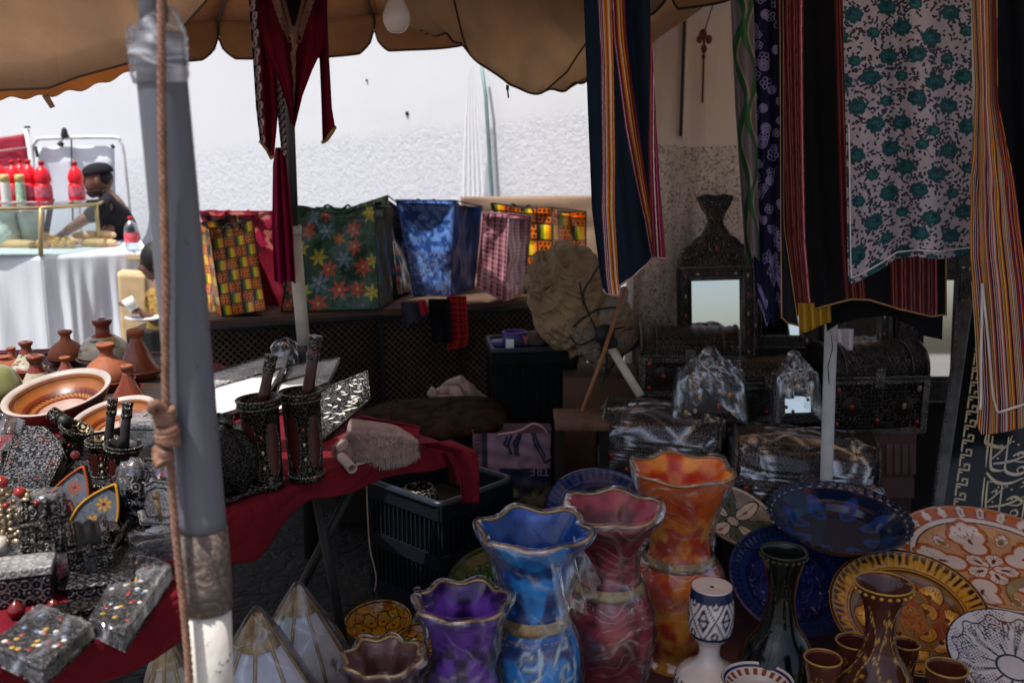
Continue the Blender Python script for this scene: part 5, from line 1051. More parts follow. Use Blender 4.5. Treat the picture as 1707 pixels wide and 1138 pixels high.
    a = P(916, 777, Ys - .014); ww, hh = S(33, Ys), S(17, Ys)
    for i, v in enumerate(me.vertices): v.co = (a[0] - V[i, 0] * ww - r.location.x, a[1] - r.location.y, a[2] - V[i, 1] * hh - r.location.z)
    me.name = 'printed_letters'; me.materials.clear(); me.materials.append(mat('print_lilac', (.24, .18, .25), rough=.7)); o = bpy.data.objects.new('printed_letters', me); SC.collection.objects.link(o); o.parent = r; WLOC[o.name] = WLOC[r.name]
    # stool
    r = thing('wooden_stool', 'small brown wooden stool between the sack and the film wrapped chest', 'stool', (float(P(968, 715, 3.6)[0]), 3.6, 0)); zs = float(P(968, 705, 3.5)[2]); wm = wood('stool_wood', (.14, .07, .042), (.07, .035, .022), 9); leg_shade = mat('dark_card', (.014, .011, .009))
    m = MB(); m.box((0, 0, zs - .015), (.20, .22, .03)); m.build('seat', wm, r, bev=.008)
    for sx in (1, -1):
        for sy in (1, -1): m = MB(); m.box((sx * .08, sy * .085, (zs - .03) / 2), (.03, .03, zs - .03)); m.build('leg', leg_shade, r)  # legs near black: shade below the seat put into their colour
    # cushion + cloth on a low dark bench
    cb = P(730, 715, 3.95); zb = .36
    m = MB(); m.box((0, 0, zb / 2), (.86, .5, zb)); tag(m.build('low_bench', mat('dark_card', (.014, .011, .009)), loc=(float(cb[0]) - .02, 4.12, 0), rot=(0, 0, .12), bev=.02), 'low dark bench under the brown cushion', 'bench')
    m = MB(); u, v = UV(60, 30); a = u * 6.283; b = (v - .5) * math.pi; se = lambda t_, e: np.sign(t_) * np.abs(t_) ** e
    m.add(np.stack([.30 * se(np.cos(a), .6) * se(np.cos(b), .5), .20 * se(np.sin(a), .6) * se(np.cos(b), .5), .045 * np.sin(b) * (1 + .1 * ns(u, v, 3, 2))], -1), gridF(60, 30)); pc = P(722, 700, 3.95); tag(m.build('cushion', mat('mottled_brown_velvet', (.008, .007, .006), (.05, .027, .013), 20, .95, spec=.05, bump=.8, bs=50), loc=(float(pc[0]), 3.98, zb + .055), rot=(.10, -.04, .15)), 'dark mottled brown cushion lying behind the red tablecloth', 'cushion')
    fn = clothfn([(716, 650), (722, 668)], [(800, 640), (826, 690)], 0, [(0, 1)], 4.2, [])
    def fw(u, v):
        top = np.interp(u, [0, .08, .25, .45, .7, 1], [648, 652, 640, 626, 650, 682]); bot = np.interp(u, [0, .1, .3, .6, 1], [654, 668, 668, 672, 692]); return P(716 + u * 112, bot * (1 - v) + top * v, 4.18 + .06 * v + .02 * ns(u, v, 2.4, 3))
    m = MB(); m.grid(fw, 60, 24); tag(m.build('crumpled_cloth', mat('dirty_cream', (.42, .31, .25), (.28, .19, .15), 8, .85, bump=.4, bs=14, crease=(9, .8)), world=True, solid=.03), 'crumpled dirty cream cloth lying behind the dark brown cushion', 'cloth')
clutter()
# ================================================================== CARVED CHESTS, MIRRORS AND THE LETTERED FRAME
MW = metalwork('dark_pressed_metal', (.005, .004, .004), (.11, .09, .08), 110, .34, .7, .45, .7); MWB = metalwork('bright_pressed_metal', (.02, .018, .017), (.46, .43, .40), 90, .3, .85, .45)
BONE = mat('bone_inlay', (.38, .32, .24), rough=.4, bump=0); REDG = mat('red_stone', (.28, .018, .012), rough=.15, coat=.6, bump=0); YELG = mat('yellow_stone', (.45, .27, .03), rough=.15, coat=.6, bump=0); BLUG = mat('blue_stone', (.16, .24, .36), rough=.15, coat=.6, bump=0)
DKW = wood('dark_stained_wood', (.022, .012, .010), (.012, .008, .007), 12, .35); TRIMS = metalwork('trim_silver', (.05, .045, .042), (.50, .46, .42), 160, .28, .9, .7)
def chest(label, loc, w_, d_, hb, hl, rz, film_=None, tilt=0., group='carved metal covered chests', name='chest', mw=None, gems=True):
    mw = mw or MW; r = thing(name, label, 'chest', loc, (0, tilt, rz), group)
    m = MB(); m.box((0, 0, hb / 2), (w_, d_, hb)); m.build('body', mw, r, bev=.004)
    n = 18; a = np.linspace(0, math.pi, n); y = -np.cos(a) * d_ / 2; z = hb + np.sin(a) ** .8 * hl
    m = MB(); X = np.linspace(-w_ / 2, w_ / 2, 30); V = np.stack(np.broadcast_arrays(X[None, :], y[:, None], z[:, None] + .003 * np.sin(X[None, :] * 300)), -1); m.add(V, gridF(30, n))
    for s_ in (-1, 1):
        yy = np.r_[y, 0]; V = np.stack([np.full(n, s_ * w_ / 2), y, z], -1); m.add(V, [[list(range(n))[::-s_]]], sm=False)
    lid = m.build('lid', mw, r)
    m = MB()
    for s_ in (-1, 1): m.tube(np.stack([np.full(n, s_ * (w_ / 2 - .006)), y * 1.01, z + .003], -1), .006, 6)
    for f in (-.33, .33): m.tube(np.stack([np.full(n, f * w_), y * 1.01, z + .002], -1), .004, 5)
    m.tube([(-w_ / 2, -d_ / 2 - .003, hb), (w_ / 2, -d_ / 2 - .003, hb)], .006, 6); m.build('lid_band', TRIMS, lid)
    m = MB()
    for s_ in (-1, 1): m.box((s_ * (w_ / 2 - .012), -d_ / 2 - .002, hb / 2), (.026, .008, hb * .98)); 
    m.box((0, -d_ / 2 - .002, .012), (w_ * .95, .008, .022)); m.box((0, -d_ / 2 - .002, hb - .016), (w_ * .95, .007, .016)); m.build('corner_band', TRIMS, r)
    m = MB(); px_ = [(-.26 * w_, .5), (.26 * w_, .5)]
    for x, f in px_: m.lathe([(.0, .004), (w_ * .085, .003), (w_ * .10, .0)], 20, T=TR((x, -d_ / 2 - .002, hb * f), (math.pi / 2, 0, 0)), mi=0)
    m.build('rosette', DKW, r, split=True); 
    if gems:
        m = MB()
        for i, (x, f) in enumerate(px_ + [(0, .25), (-.40 * w_, .8), (.40 * w_, .8), (-.40 * w_, .2), (.40 * w_, .2)]): m.sph((x, -d_ / 2 - .006, hb * f), (w_ * .022, .005, w_ * .03), 10, i % 3)
        m.build('inlay', [REDG, BONE, REDG], r, split=True)
    m = MB(); m.box((0, -d_ / 2 - .006, hb), (w_ * .10, .012, hb * .34)); m.sph((0, -d_ / 2 - .014, hb * .93), (.008, .008, .010), 10); m.build('latch', TRIMS, r, bev=.002)
    m = MB()
    for sx in (-1, 1):
        for sy in (-1, 1): m.sph((sx * (w_ / 2 - .02), sy * (d_ / 2 - .02), -.008), (.02, .02, .02), 10)
    m.build('foot', mw, r, split=True)
    if film_:
        m = MB(); rs = random.Random(int(w_ * 1000)); H = hb + hl
        def fn(u, v):
            a2 = u * 6.283; e = .28; cx_ = np.sign(np.cos(a2)) * abs(np.cos(a2)) ** e; sy_ = np.sign(np.sin(a2)) * abs(np.sin(a2)) ** e
            k = np.where(v < .62, 1., np.sqrt(np.clip(1 - ((v - .62) / .38) ** 2, 0, 1))); kx = np.where(v < .93, 1., 1 - (v - .93) / .07)
            n_ = .010 + .004 * ns(u * 5, v * 2, 1.6, int(w_ * 999)) + .003 * ns(u * 9, v * 5, 2.5, 5)
            return cx_ * (w_ / 2 + n_) * kx, sy_ * (d_ / 2 * np.maximum(k, .0) + n_ * k), np.clip(v / .62, 0, 1) * hb + np.clip((v - .62) / .38, 0, 1) * hl + n_ * v
        m.grid(fn, 140, 60); m.build('film_wrap', film_, r)
    return r
FILM = film('clear_film', 1.2, .06, 6, scl=(1, 1, .7)); FILM2 = film('clear_film_crinkled', 1.5, .07, 9, scl=(1, 1, .5))
def right_chests():
    # plinths / boxes they stand on
    cb = mat('cardboard_dark', (.13, .07, .045)); 
    def slab(x0, x1, py, Y, dep, name, label, m_, thick=None):
        a, b = P(x0, py, Y), P(x1, py, Y); z = float(a[2]); m = MB(); m.box(((a[0] + b[0]) / 2, Y + dep / 2, z / 2), (float(b[0] - a[0]), dep, z)); o = m.build(name, m_, world=True, bev=.005); tag(o, label, 'box'); return z
    chest('curved lid dark carved chest standing highest, in front of the tall mirror', (float(P(1165, 600, 3.85)[0]) - .02, 4.0, .535), .40, .25, .165, .10, -.08)
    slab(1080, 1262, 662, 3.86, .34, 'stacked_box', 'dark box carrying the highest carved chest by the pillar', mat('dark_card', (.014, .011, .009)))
    chest('dark carved chest with eye shaped inlay standing right of the white pole', (float(P(1460, 640, 3.85)[0]), 3.98, .385), .42, .26, .235, .12, .10)
    chest('dark carved chest half hidden between the two wrapped arched mirrors', (float(P(1275, 640, 3.9)[0]), 4.0, .43), .32, .24, .16, .08, .05)
    z = slab(1230, 1330, 705, 3.86, .3, 'stacked_box', 'dark box under the half hidden chest between the wrapped mirrors', mat('dark_card', (.014, .011, .009)))
    z = slab(1385, 1530, 712, 3.86, .34, 'cardboard_box', 'cardboard box printed with pale squares under the chest right of the pole', mat('cardboard_red', (.16, .085, .07), (.11, .055, .045), 5, .8))
    m = MB(); 
    for i in range(4): m.quad([P(1478 + i * 13, 790, 3.852), P(1488 + i * 13, 790, 3.852), P(1488 + i * 13, 740, 3.852), P(1478 + i * 13, 740, 3.852)], 2, 2)
    m.quad([P(1470, 830, 3.852), P(1524, 830, 3.852), P(1524, 796, 3.852), P(1470, 796, 3.852)], 2, 2)
    q = SC.objects['cardboard_box.001']; o = m.build('printed_square', mat('faded_pink', (.22, .13, .12)), world=True); o.parent = q; o.location = o.location - q.location
    c = chest('film wrapped carved chest at the left of the group, beside the small stool', (float(P(1107, 720, 3.55)[0]), 3.62, .265), .44, .28, .165, .145, -.22, FILM, tilt=.03)
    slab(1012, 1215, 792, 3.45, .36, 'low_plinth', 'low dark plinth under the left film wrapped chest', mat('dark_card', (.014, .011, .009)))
    c = chest('largest film wrapped carved chest in front, left of the white pole foot', (float(P(1340, 780, 3.35)[0]), 3.44, .175), .50, .30, .205, .145, -.12, FILM2, tilt=.05)
    slab(1225, 1450, 842, 3.28, .36, 'low_plinth', 'low dark plinth under the largest film wrapped chest', mat('dark_card', (.014, .011, .009)))
    r = thing('film_bundle', 'tall rounded bundle wrapped in clear film beside the largest chest', 'bundle', P(1455, 835, 3.25) * [1, 1, 0] + [0, 0, .12]); m = MB(); m.lathe(smooth([(0, 0), (.035, .005), (.04, .1), (.036, .2), (.022, .245), (0, .255)], 26), 26, jit=.004, jf=2); m.build('core', DKW, r); m = MB(); m.lathe(smooth([(0, -.01), (.043, .0), (.048, .1), (.044, .2), (.03, .255), (0, .268)], 30), 40, jit=.006, jf=2.5); m.build('film_wrap', FILM2, r)
    # dark storage behind everything, up to the side wall
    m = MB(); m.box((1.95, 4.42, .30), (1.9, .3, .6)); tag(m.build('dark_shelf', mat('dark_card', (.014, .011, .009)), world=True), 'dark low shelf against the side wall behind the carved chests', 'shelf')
right_chests()
def crest_pts(w_, h_):
    """half outline of the carved crest, left to right"""
    L_ = [(-.5, 0), (-.5, .10), (-.48, .17), (-.43, .26), (-.34, .31), (-.27, .39), (-.19, .43), (-.14, .52), (-.10, .58), (-.09, .64), (-.12, .72), (-.19, .84), (-.25, .97), (-.12, 1.0), (0, .975)]
    return [(x * w_, z * h_) for x, z in L_] + [(-x * w_, z * h_) for x, z in L_[::-1][1:]]
MIR = None
def mirror_mat():
    t = NT('mirror_glass'); n = t.noise(3, 2); return t.fin(t.pbr((.86, .88, .88), .02, 1.))
MIR = mirror_mat()
def frame_mirror(label, loc, rot, w_, h_, cw, rail=.05, group=None, crest=True, fm=MW):
    r = thing('mirror', label, 'mirror', loc, rot, group)
    m = MB(); d = .03
    for s_ in (-1, 1): m.box((s_ * (w_ / 2 - rail / 2), 0, h_ / 2), (rail, d, h_))
    m.box((0, 0, rail / 2), (w_ - 2 * rail - .0, d * .98, rail)); m.box((0, 0, h_ - rail / 2), (w_ - 2 * rail, d * .98, rail)); m.build('frame', fm, r, bev=.003)
    m = MB()
    for i_, (o_, rr_) in enumerate(((.004, .0045), (rail - .004, .0045), (rail * .82, .003))):
        x, z0, z1 = w_ / 2 - o_, o_, h_ - o_; m.tube([(-x, -d / 2 - .001, z0), (x, -d / 2 - .001, z0), (x, -d / 2 - .001, z1), (-x, -d / 2 - .001, z1)], rr_, 6, close=True)
    m.build('bead_trim', TRIMS, r)
    m = MB(); m.box((0, .0, h_ / 2), (w_ - 2 * rail + .004, .006, h_ - 2 * rail + .004)); m.build('glass', MIR, r)
    m = MB(); k = 0
    for s_ in (-1, 1):
        for i in range(5): m.sph((s_ * (w_ / 2 - rail * .52), -d / 2 - .001, h_ * (.1 + .2 * i)), (.005, .003, .009), 8, k % 2); k += 1
    for i in range(1, 4): m.sph(((i / 4 - .5) * w_, -d / 2 - .001, h_ - rail * .52), (.009, .003, .005), 8, i % 2)
    m.build('inlay', [mat('coral', (.30, .05, .025), rough=.3, bump=0), BONE], r, split=True)
    if crest:
        m = MB(); m.prism(crest_pts(w_ * .96, cw), .02, T=TR((0, 0, h_ + .002)), y0=-.010); c = m.build('crest', fm, r, bev=.003)
        m = MB(); pts = crest_pts(w_ * .96, cw); m.tube([(x, -.011, z + h_ + .002) for x, z in pts], .003, 5)
        for s_ in (-1, 1):
            t_ = np.linspace(0, 8, 30); R_ = .05 * w_ * (1 + t_ * .12); m.tube(np.stack([s_ * (w_ * .20) + R_ * np.cos(t_) * .8 * s_, 0 * t_ - .011, h_ + cw * .16 + R_ * np.sin(t_) * .6], -1), .003, 5)
            m.tube(smooth([(s_ * .03 * w_, -.011, h_ + cw * .12), (s_ * .10 * w_, -.012, h_ + cw * .30), (s_ * .03 * w_, -.012, h_ + cw * .45), (0, -.012, h_ + cw * .36)], 14), .003, 5)
            m.tube(smooth([(s_ * .02 * w_, -.011, h_ + cw * .62), (s_ * .09 * w_, -.012, h_ + cw * .74), (s_ * .04 * w_, -.012, h_ + cw * .88), (s_ * .12 * w_, -.012, h_ + cw * .92)], 14), .0035, 5)
        m.build('scroll_relief', TRIMS, c)
        m = MB()
        for s_ in (-1, 1): m.lathe([(0, 0), (.007, 0), (.008, .01), (.005, .016), (.009, .024), (.006, .034), (.001, .05)], 10, T=TR((s_ * (w_ / 2 - .008), 0, h_)))
        m.build('finial', TRIMS, r, split=True)
        m = MB(); m.sph((0, -.013, h_ + cw * .25), (.006, .004, .012), 10)
        for s_ in (-1, 1): m.sph((s_ * .16 * w_, -.012, h_ + cw * .30), (.007, .004, .005), 8); 
        m.build('crest_stone', mat('coral', (.30, .05, .025)), c, split=True)
    return r
def mirrors():
    Y = 4.10; k = S(1, Y); p = P(1196, 560, Y)
    frame_mirror('tall carved mirror with pointed crest leaning against the pillar', (float(p[0]), Y, float(P(1196, 604, Y)[2])), (-.13, 0, .20), 134 * k, 160 * k, 118 * k, 23 * k, 'carved framed mirrors')
    p = P(1300, 560, Y); frame_mirror('carved mirror glimpsed below the navy floral scarf, its crest hidden', (float(p[0]) + .02, 4.16, float(P(1300, 585, Y)[2])), (-.16, 0, .0), 110 * k, 130 * k, 70 * k, 22 * k, 'carved framed mirrors')
    p = P(1440, 560, Y); frame_mirror('carved mirror showing as a bright strip under the black cloth behind the chest', (float(p[0]), 4.20, .62), (-.16, 0, .0), .30, .36, .12, .05, 'carved framed mirrors')
    p = P(1545, 560, Y); frame_mirror('carved mirror behind the lettered frame, partly seen beside the striped robe', (float(p[0]) + .11, 4.22, .42), (-.10, 0, .0), .36, float(P(1545, 425, 4.2)[2]) - .42, .16, .115, 'carved framed mirrors')
    p = P(1492, 560, Y); frame_mirror('narrow carved mirror second from the right, bright top edge under the black cloth', (float(p[0]) + .03, 4.26, .62), (-.18, 0, .0), .22, .37, .10, .04, 'carved framed mirrors')
    # film wrapped arched mirrors
    def arch(label, px, py_b, py_t, hw, Y, lean, rz, ex, fl, mir=True, tb=.03):
        k = S(1, Y); r = thing('arched_mirror', label, 'mirror', P(px, py_b, Y), (-lean, 0, rz), 'film wrapped arched mirrors'); H = (py_b - py_t) * k; w_ = hw * k
        o = [(-w_, 0), (-w_ * .86, H * .68), (-w_ * .62, H * .72), (-w_ * .5, H * .80), (-w_ * .3, H * .86), (-w_ * .12, H * .97), (0, H)]; o = o + [(-x, z) for x, z in o[::-1][1:]]
        m = MB(); m.prism(o, tb); m.build('carved_board', MW, r, bev=.003)
        m = MB(); 
        if mir: m.box((0, -.003, H * .36), (w_ * 1.05, .006, H * .42)); m.build('glass', MIR, r)
        else:
            m.box((0, -.004, H * .38), (w_ * 1.1, .008, H * .5)); m.build('door_panel', DKW, r, bev=.002)
        m = MB(); m.tube([(x * .93, -.003, z * .97 + .004) for x, z in o], .003, 6, close=True); m.tube([(-w_ * .6, -.004, H * .12), (w_ * .6, -.004, H * .12), (w_ * .58, -.004, H * .62), (-w_ * .58, -.004, H * .62)], .003, 6, close=True); m.build('bead_trim', TRIMS, r)
        m = MB(); rs = random.Random(int(px))
        for i in range(14):
            x, z = rs.uniform(-.7, .7) * w_, rs.uniform(.08, .62) * H; 
            m.sph((x, -.011, z), (w_ * .055, .004, w_ * .075), 8, i % 3)
        m.build('inlay', [REDG, YELG, BONE], r, split=True)
        m = MB(); oo = np.array([(-w_ * ex, -.012)] + [(x * ex, z * 1.0 + .006) for x, z in o] + [(w_ * ex, -.012)]); n = len(oo)
        def fn(u, v):
            t_ = v; a = np.interp(u, [0, .1, .5, .9, 1], [0, .06, .5, .94, 1.]); 
            s_ = a * (n - 1); i = np.clip(s_.astype(int), 0, n - 2); f = s_ - i; x = oo[i, 0] * (1 - f) + oo[i + 1, 0] * f; z = oo[i, 1] * (1 - f) + oo[i + 1, 1] * f
            x = x * t_; z = z * t_ + (1 - t_) * H * .35; return x, -.016 - .010 * (1 - t_ ** 4) + .007 * ns(x * 14, z * 14, 1.2, int(px)) + (tb + .01) * np.clip((t_ - .93) / .07, 0, 1), z
        m.grid(fn, 90, 50); m.build('film_wrap', fl, r); return r
    arch('dark inlaid arched door mirror wrapped in clear film before the highest chest', 1182, 705, 575, 62, 3.52, .22, -.12, 1.08, FILM2, False)
    arch('smaller arched mirror in crinkled clear film left of the white pole', 1330, 706, 580, 43, 3.5, .22, .12, 1.06, FILM2, True)
    # white pole
    r = thing('white_pole', 'slim white pole standing right of centre before the dark chests', 'pole', G(1378, 900, .0) * [1, 1, 0]); Yp = 3.21
    m = MB(); m.tube([P(1376, 870, Yp), P(1378, 780, Yp), P(1385, 560, Yp), P(1388, 440, Yp)], .0205, 20); m.build('pipe', mat('cool_white_paint', (.50, .51, .52), (.40, .41, .41), 16, .45), r, world=True)
    m = MB(); m.tube([P(1384, 545, Yp - .03), P(1388, 580, Yp - .03), P(1380, 610, Yp - .03), P(1382, 640, Yp - .025)], .0015, 5); m.build('thin_wire', mat('black_trim', (.012, .012, .014)), r, world=True)
    m = MB(); m.lathe([(0, 0), (.09, 0), (.09, .015), (.03, .03), (.024, .12), (0, .12)], 20, T=TR(P(1375, 900, Yp) * [1, 1, 0])); m.tube([P(1375, 900, Yp) * [1, 1, 0] + [0, 0, .02], P(1376, 868, Yp)], .0205, 16); m.build('base', mat('black_plastic', (.02, .02, .022)), r, world=True)
mirrors()
def lettered_frame():
    """big leaning panel: rope-edged frame, key-pattern border, flowing gold script"""
    bl, tl = P(1541, 915, 3.34), P(1600, 500, 3.60); up = tl - bl; H = float(np.linalg.norm(up)); z = up / H
    x = np.array([.93, -.36, 0.]); x = x - z * (x @ z); x /= np.linalg.norm(x); y = np.cross(z, x)
    T = np.eye(4); T[:3, 0] = x; T[:3, 1] = y; T[:3, 2] = z; T[:3, 3] = bl; W = .62
    r = thing('lettered_frame', 'large leaning dark glass panel with flowing gold script and key pattern border', 'framed panel', bl)
    def b(mb, name, m, par=None, **k): return mb.build(name, m, par or r, world=True, **k)
    k = H / 405.
    m = MB(); gl = mat('black_glass', (.006, .007, .007), (.008, .009, .009), 3, .10, spec=.25, bump=0); m.box((W / 2, .0, H / 2), (W - .04, .012, H - .04), T=T); b(m, 'panel', gl)
    m = MB(); w1 = .045
    for x0 in (w1 / 2, W - w1 / 2): m.box((x0, -.004, H / 2), (w1, .035, H), T=T)
    for z0 in (w1 / 2, H - w1 / 2): m.box((W / 2, -.004, z0), (W - 2 * w1, .033, w1), T=T)
    b(m, 'frame', mat('grey_frame', (.10, .095, .09), (.04, .038, .036), 20, .3, .5), bev=.005)
    for x0 in (.006, W - .006):
        m = MB(); zz = np.arange(.004, H, .0115)
        for q in zz: m.sph((0, 0, 0), (.006, .005, .0042), 8, T=T @ TR((x0, -.024, q), (0, .6, 0)))
        b(m, 'rope_edge', TRIMS)
    gold = mat('gold_lettering', (.48, .36, .20), (.40, .36, .28), 8, .35, .35, bump=0)
    # key pattern up the side
    m = MB(); u = .0105; x0 = w1 + .030; zc = .03
    while zc < H - .05:
        pts = [(0, 0), (0, 4), (3, 4), (3, 2), (1.5, 2)]; pts2 = [(0, 4), (0, 5)]
        def seg(a, c): 
            (ax, az), (bx, bz) = a, c; m.box((x0 + (ax + bx) / 2 * u, -.0075, zc + (az + bz) / 2 * u), (abs(bx - ax) * u + u * .55, .002, abs(bz - az) * u + u * .55), T=T)
        for a, c in (((0, 0), (0, 1)), ((0, 1), (3, 1)), ((3, 1), (3, 3)), ((3, 3), (1.5, 3)), ((1.5, 3), (1.5, 2.2)), ((0, 2.2), (0, 5)), ((0, 5), (.9, 5))): seg(a, c)
        zc += u * 5
    for i in range(5): m.box((x0 + .04 + i * .03, -.0075, H - w1 - .02), (.018, .002, .004), T=T); m.box((x0 + .045 + i * .03, -.0075, H - w1 - .03), (.004, .002, .02), T=T)
    b(m, 'key_border', gold)
    # flowing script: strokes with swelling width, dots, and hooks
    m = MB(); LX, LZ = x0 + .075, 0
    def stroke(pts, w0=.005, w1_=None):
        p = smooth(pts, 8 * len(pts)); n = len(p); s_ = np.linspace(0, 1, n); wd = (w0 * (.45 + .9 * np.sin(np.pi * np.clip(s_ * .9 + .12, 0, 1)))); d = np.gradient(p, axis=0); d /= np.linalg.norm(d, axis=1)[:, None] + 1e-9; nn = np.stack([-d[:, 1] * .6 + d[:, 0] * .35, d[:, 0] * .9 + .1], -1)
        A, B = p + nn * wd[:, None], p - nn * wd[:, None]; V = np.concatenate([np.stack([A[:, 0], 0 * s_ - .0085, A[:, 1]], -1), np.stack([B[:, 0], 0 * s_ - .0085, B[:, 1]], -1)]); i = np.arange(n - 1); m.add(V, np.stack([i, i + 1, i + 1 + n, i + n], -1), sm=False, T=T)
    def dot(x, z, s_=.005): m.add(np.array([(x - s_, -.0085, z), (x, -.0085, z + s_), (x + s_, -.0085, z), (x, -.0085, z - s_)]), [[[0, 1, 2, 3]]], sm=False, T=T)
    def word(ox, oz, s_, rs):
        L = lambda pts, w=.0055: stroke([(ox + a * s_, oz + c * s_) for a, c in pts], w * s_ * 9)
        L([(0, 1.6), (.02, .8), (.05, .1)], .0045); L([(.15, 1.45), (.17, .7), (.25, .12), (.5, .05), (.75, .12)]); L([(.75, 1.5), (.76, .6), (.8, .1), (1.2, .02), (1.5, .2), (1.42, .38), (1.22, .25), (1.3, .05)])
        L([(.1, -.1), (.5, -.42), (1.0, -.38), (1.5, -.05)]); L([(1.0, .75), (1.3, .95), (1.62, .8), (1.45, .6), (1.1, .55)]); L([(.35, .95), (.55, 1.1), (.5, .75)], .004); L([(1.7, 1.3), (1.72, .5), (1.66, -.2), (1.4, -.5)], .005); L([(.2, .45), (.9, 1.35)], .004); L([(.3, .3), (1.0, .55), (1.7, 1.05)], .0045)
        for a, c in ((.45, .55), (.95, 1.35), (1.15, 1.25), (1.5, -.25), (.3, -.45), (.62, -.62), (1.2, .82)): dot(ox + a * s_, oz + c * s_, .0055 * s_ * 9)
    word(LX + .005, .315, .085, 1); word(LX + .20, .33, .088, 2); word(LX + .01, .165, .078, 3); word(LX + .185, .17, .08, 4); word(LX + .03, .04, .07, 5); word(LX + .2, .04, .07, 6)
    zt = .52
    stroke([(LX + .045, zt + .085), (LX + .03, zt + .14), (LX + .06, zt + .18), (LX + .085, zt + .13), (LX + .06, zt + .11), (LX + .075, zt + .15)], .004); stroke([(LX + .02, zt + .05), (LX + .05, zt + .0), (LX + .08, zt + .06), (LX + .09, zt + .1)], .005); stroke([(LX + .0, zt + .0), (LX + .05, zt - .02), (LX + .02, zt - .05), (LX + .07, zt - .055)], .0045); stroke([(LX + .0, zt - .07), (LX + .0, zt - .11), (LX + .06, zt - .115), (LX + .08, zt - .07)], .0045)
    word(LX + .14, .50, .09, 7); word(LX + .12, .66, .07, 8)
    o = b(m, 'gold_script', gold); q = o.modifiers.new('thickness', 'SOLIDIFY'); q.thickness = .001
lettered_frame()
# ================================================================== VASES
def mott(w, h, c1, c2, c3=None, seed=1, cells=7):
    cv = CV(w, h, c1); n = vn(w, h, cells, seed, 4); n[:, (w + 1) // 2:] = n[:, :w // 2][:, ::-1]; k = np.clip((n - .40) / .18, 0, 1)[..., None]; cv.a = np.array(c1) * (1 - k) + np.array(c2) * k
    if c3: n = vn(w, h, cells * 2, seed + 9, 3); n[:, (w + 1) // 2:] = n[:, :w // 2][:, ::-1]; k = np.clip((n - .52) / .14, 0, 1)[..., None]; cv.a = cv.a * (1 - k) + np.array(c3) * k
    return cv
GLZ = matC('glazed_lacquer', .28, bump=.3, bs=60, coat=.35, sc=30, lo=.95, hi=1.5, bd=.003); GLZ2 = matC('shiny_glaze', .16, bump=.08, bs=30, coat=.3, sc=12, lo=.95, hi=1.2)
GOLD = mat('worn_gold', (.42, .31, .17), (.20, .13, .06), 40, .38, .55, .3, 120)
VF = film('vase_film', .9, .035, 15, scl=(1, 1, .6)); VF2 = film('vase_film_tight', 1.1, .045, 15, scl=(.6, .6, 1.9))
def ppx(pr, Y, cx, z0=0.):
    out = []
    for hw, py in pr: p = P(cx, py, Y); out.append((S(hw, Y, py), float(p[2]) - z0))
    return out
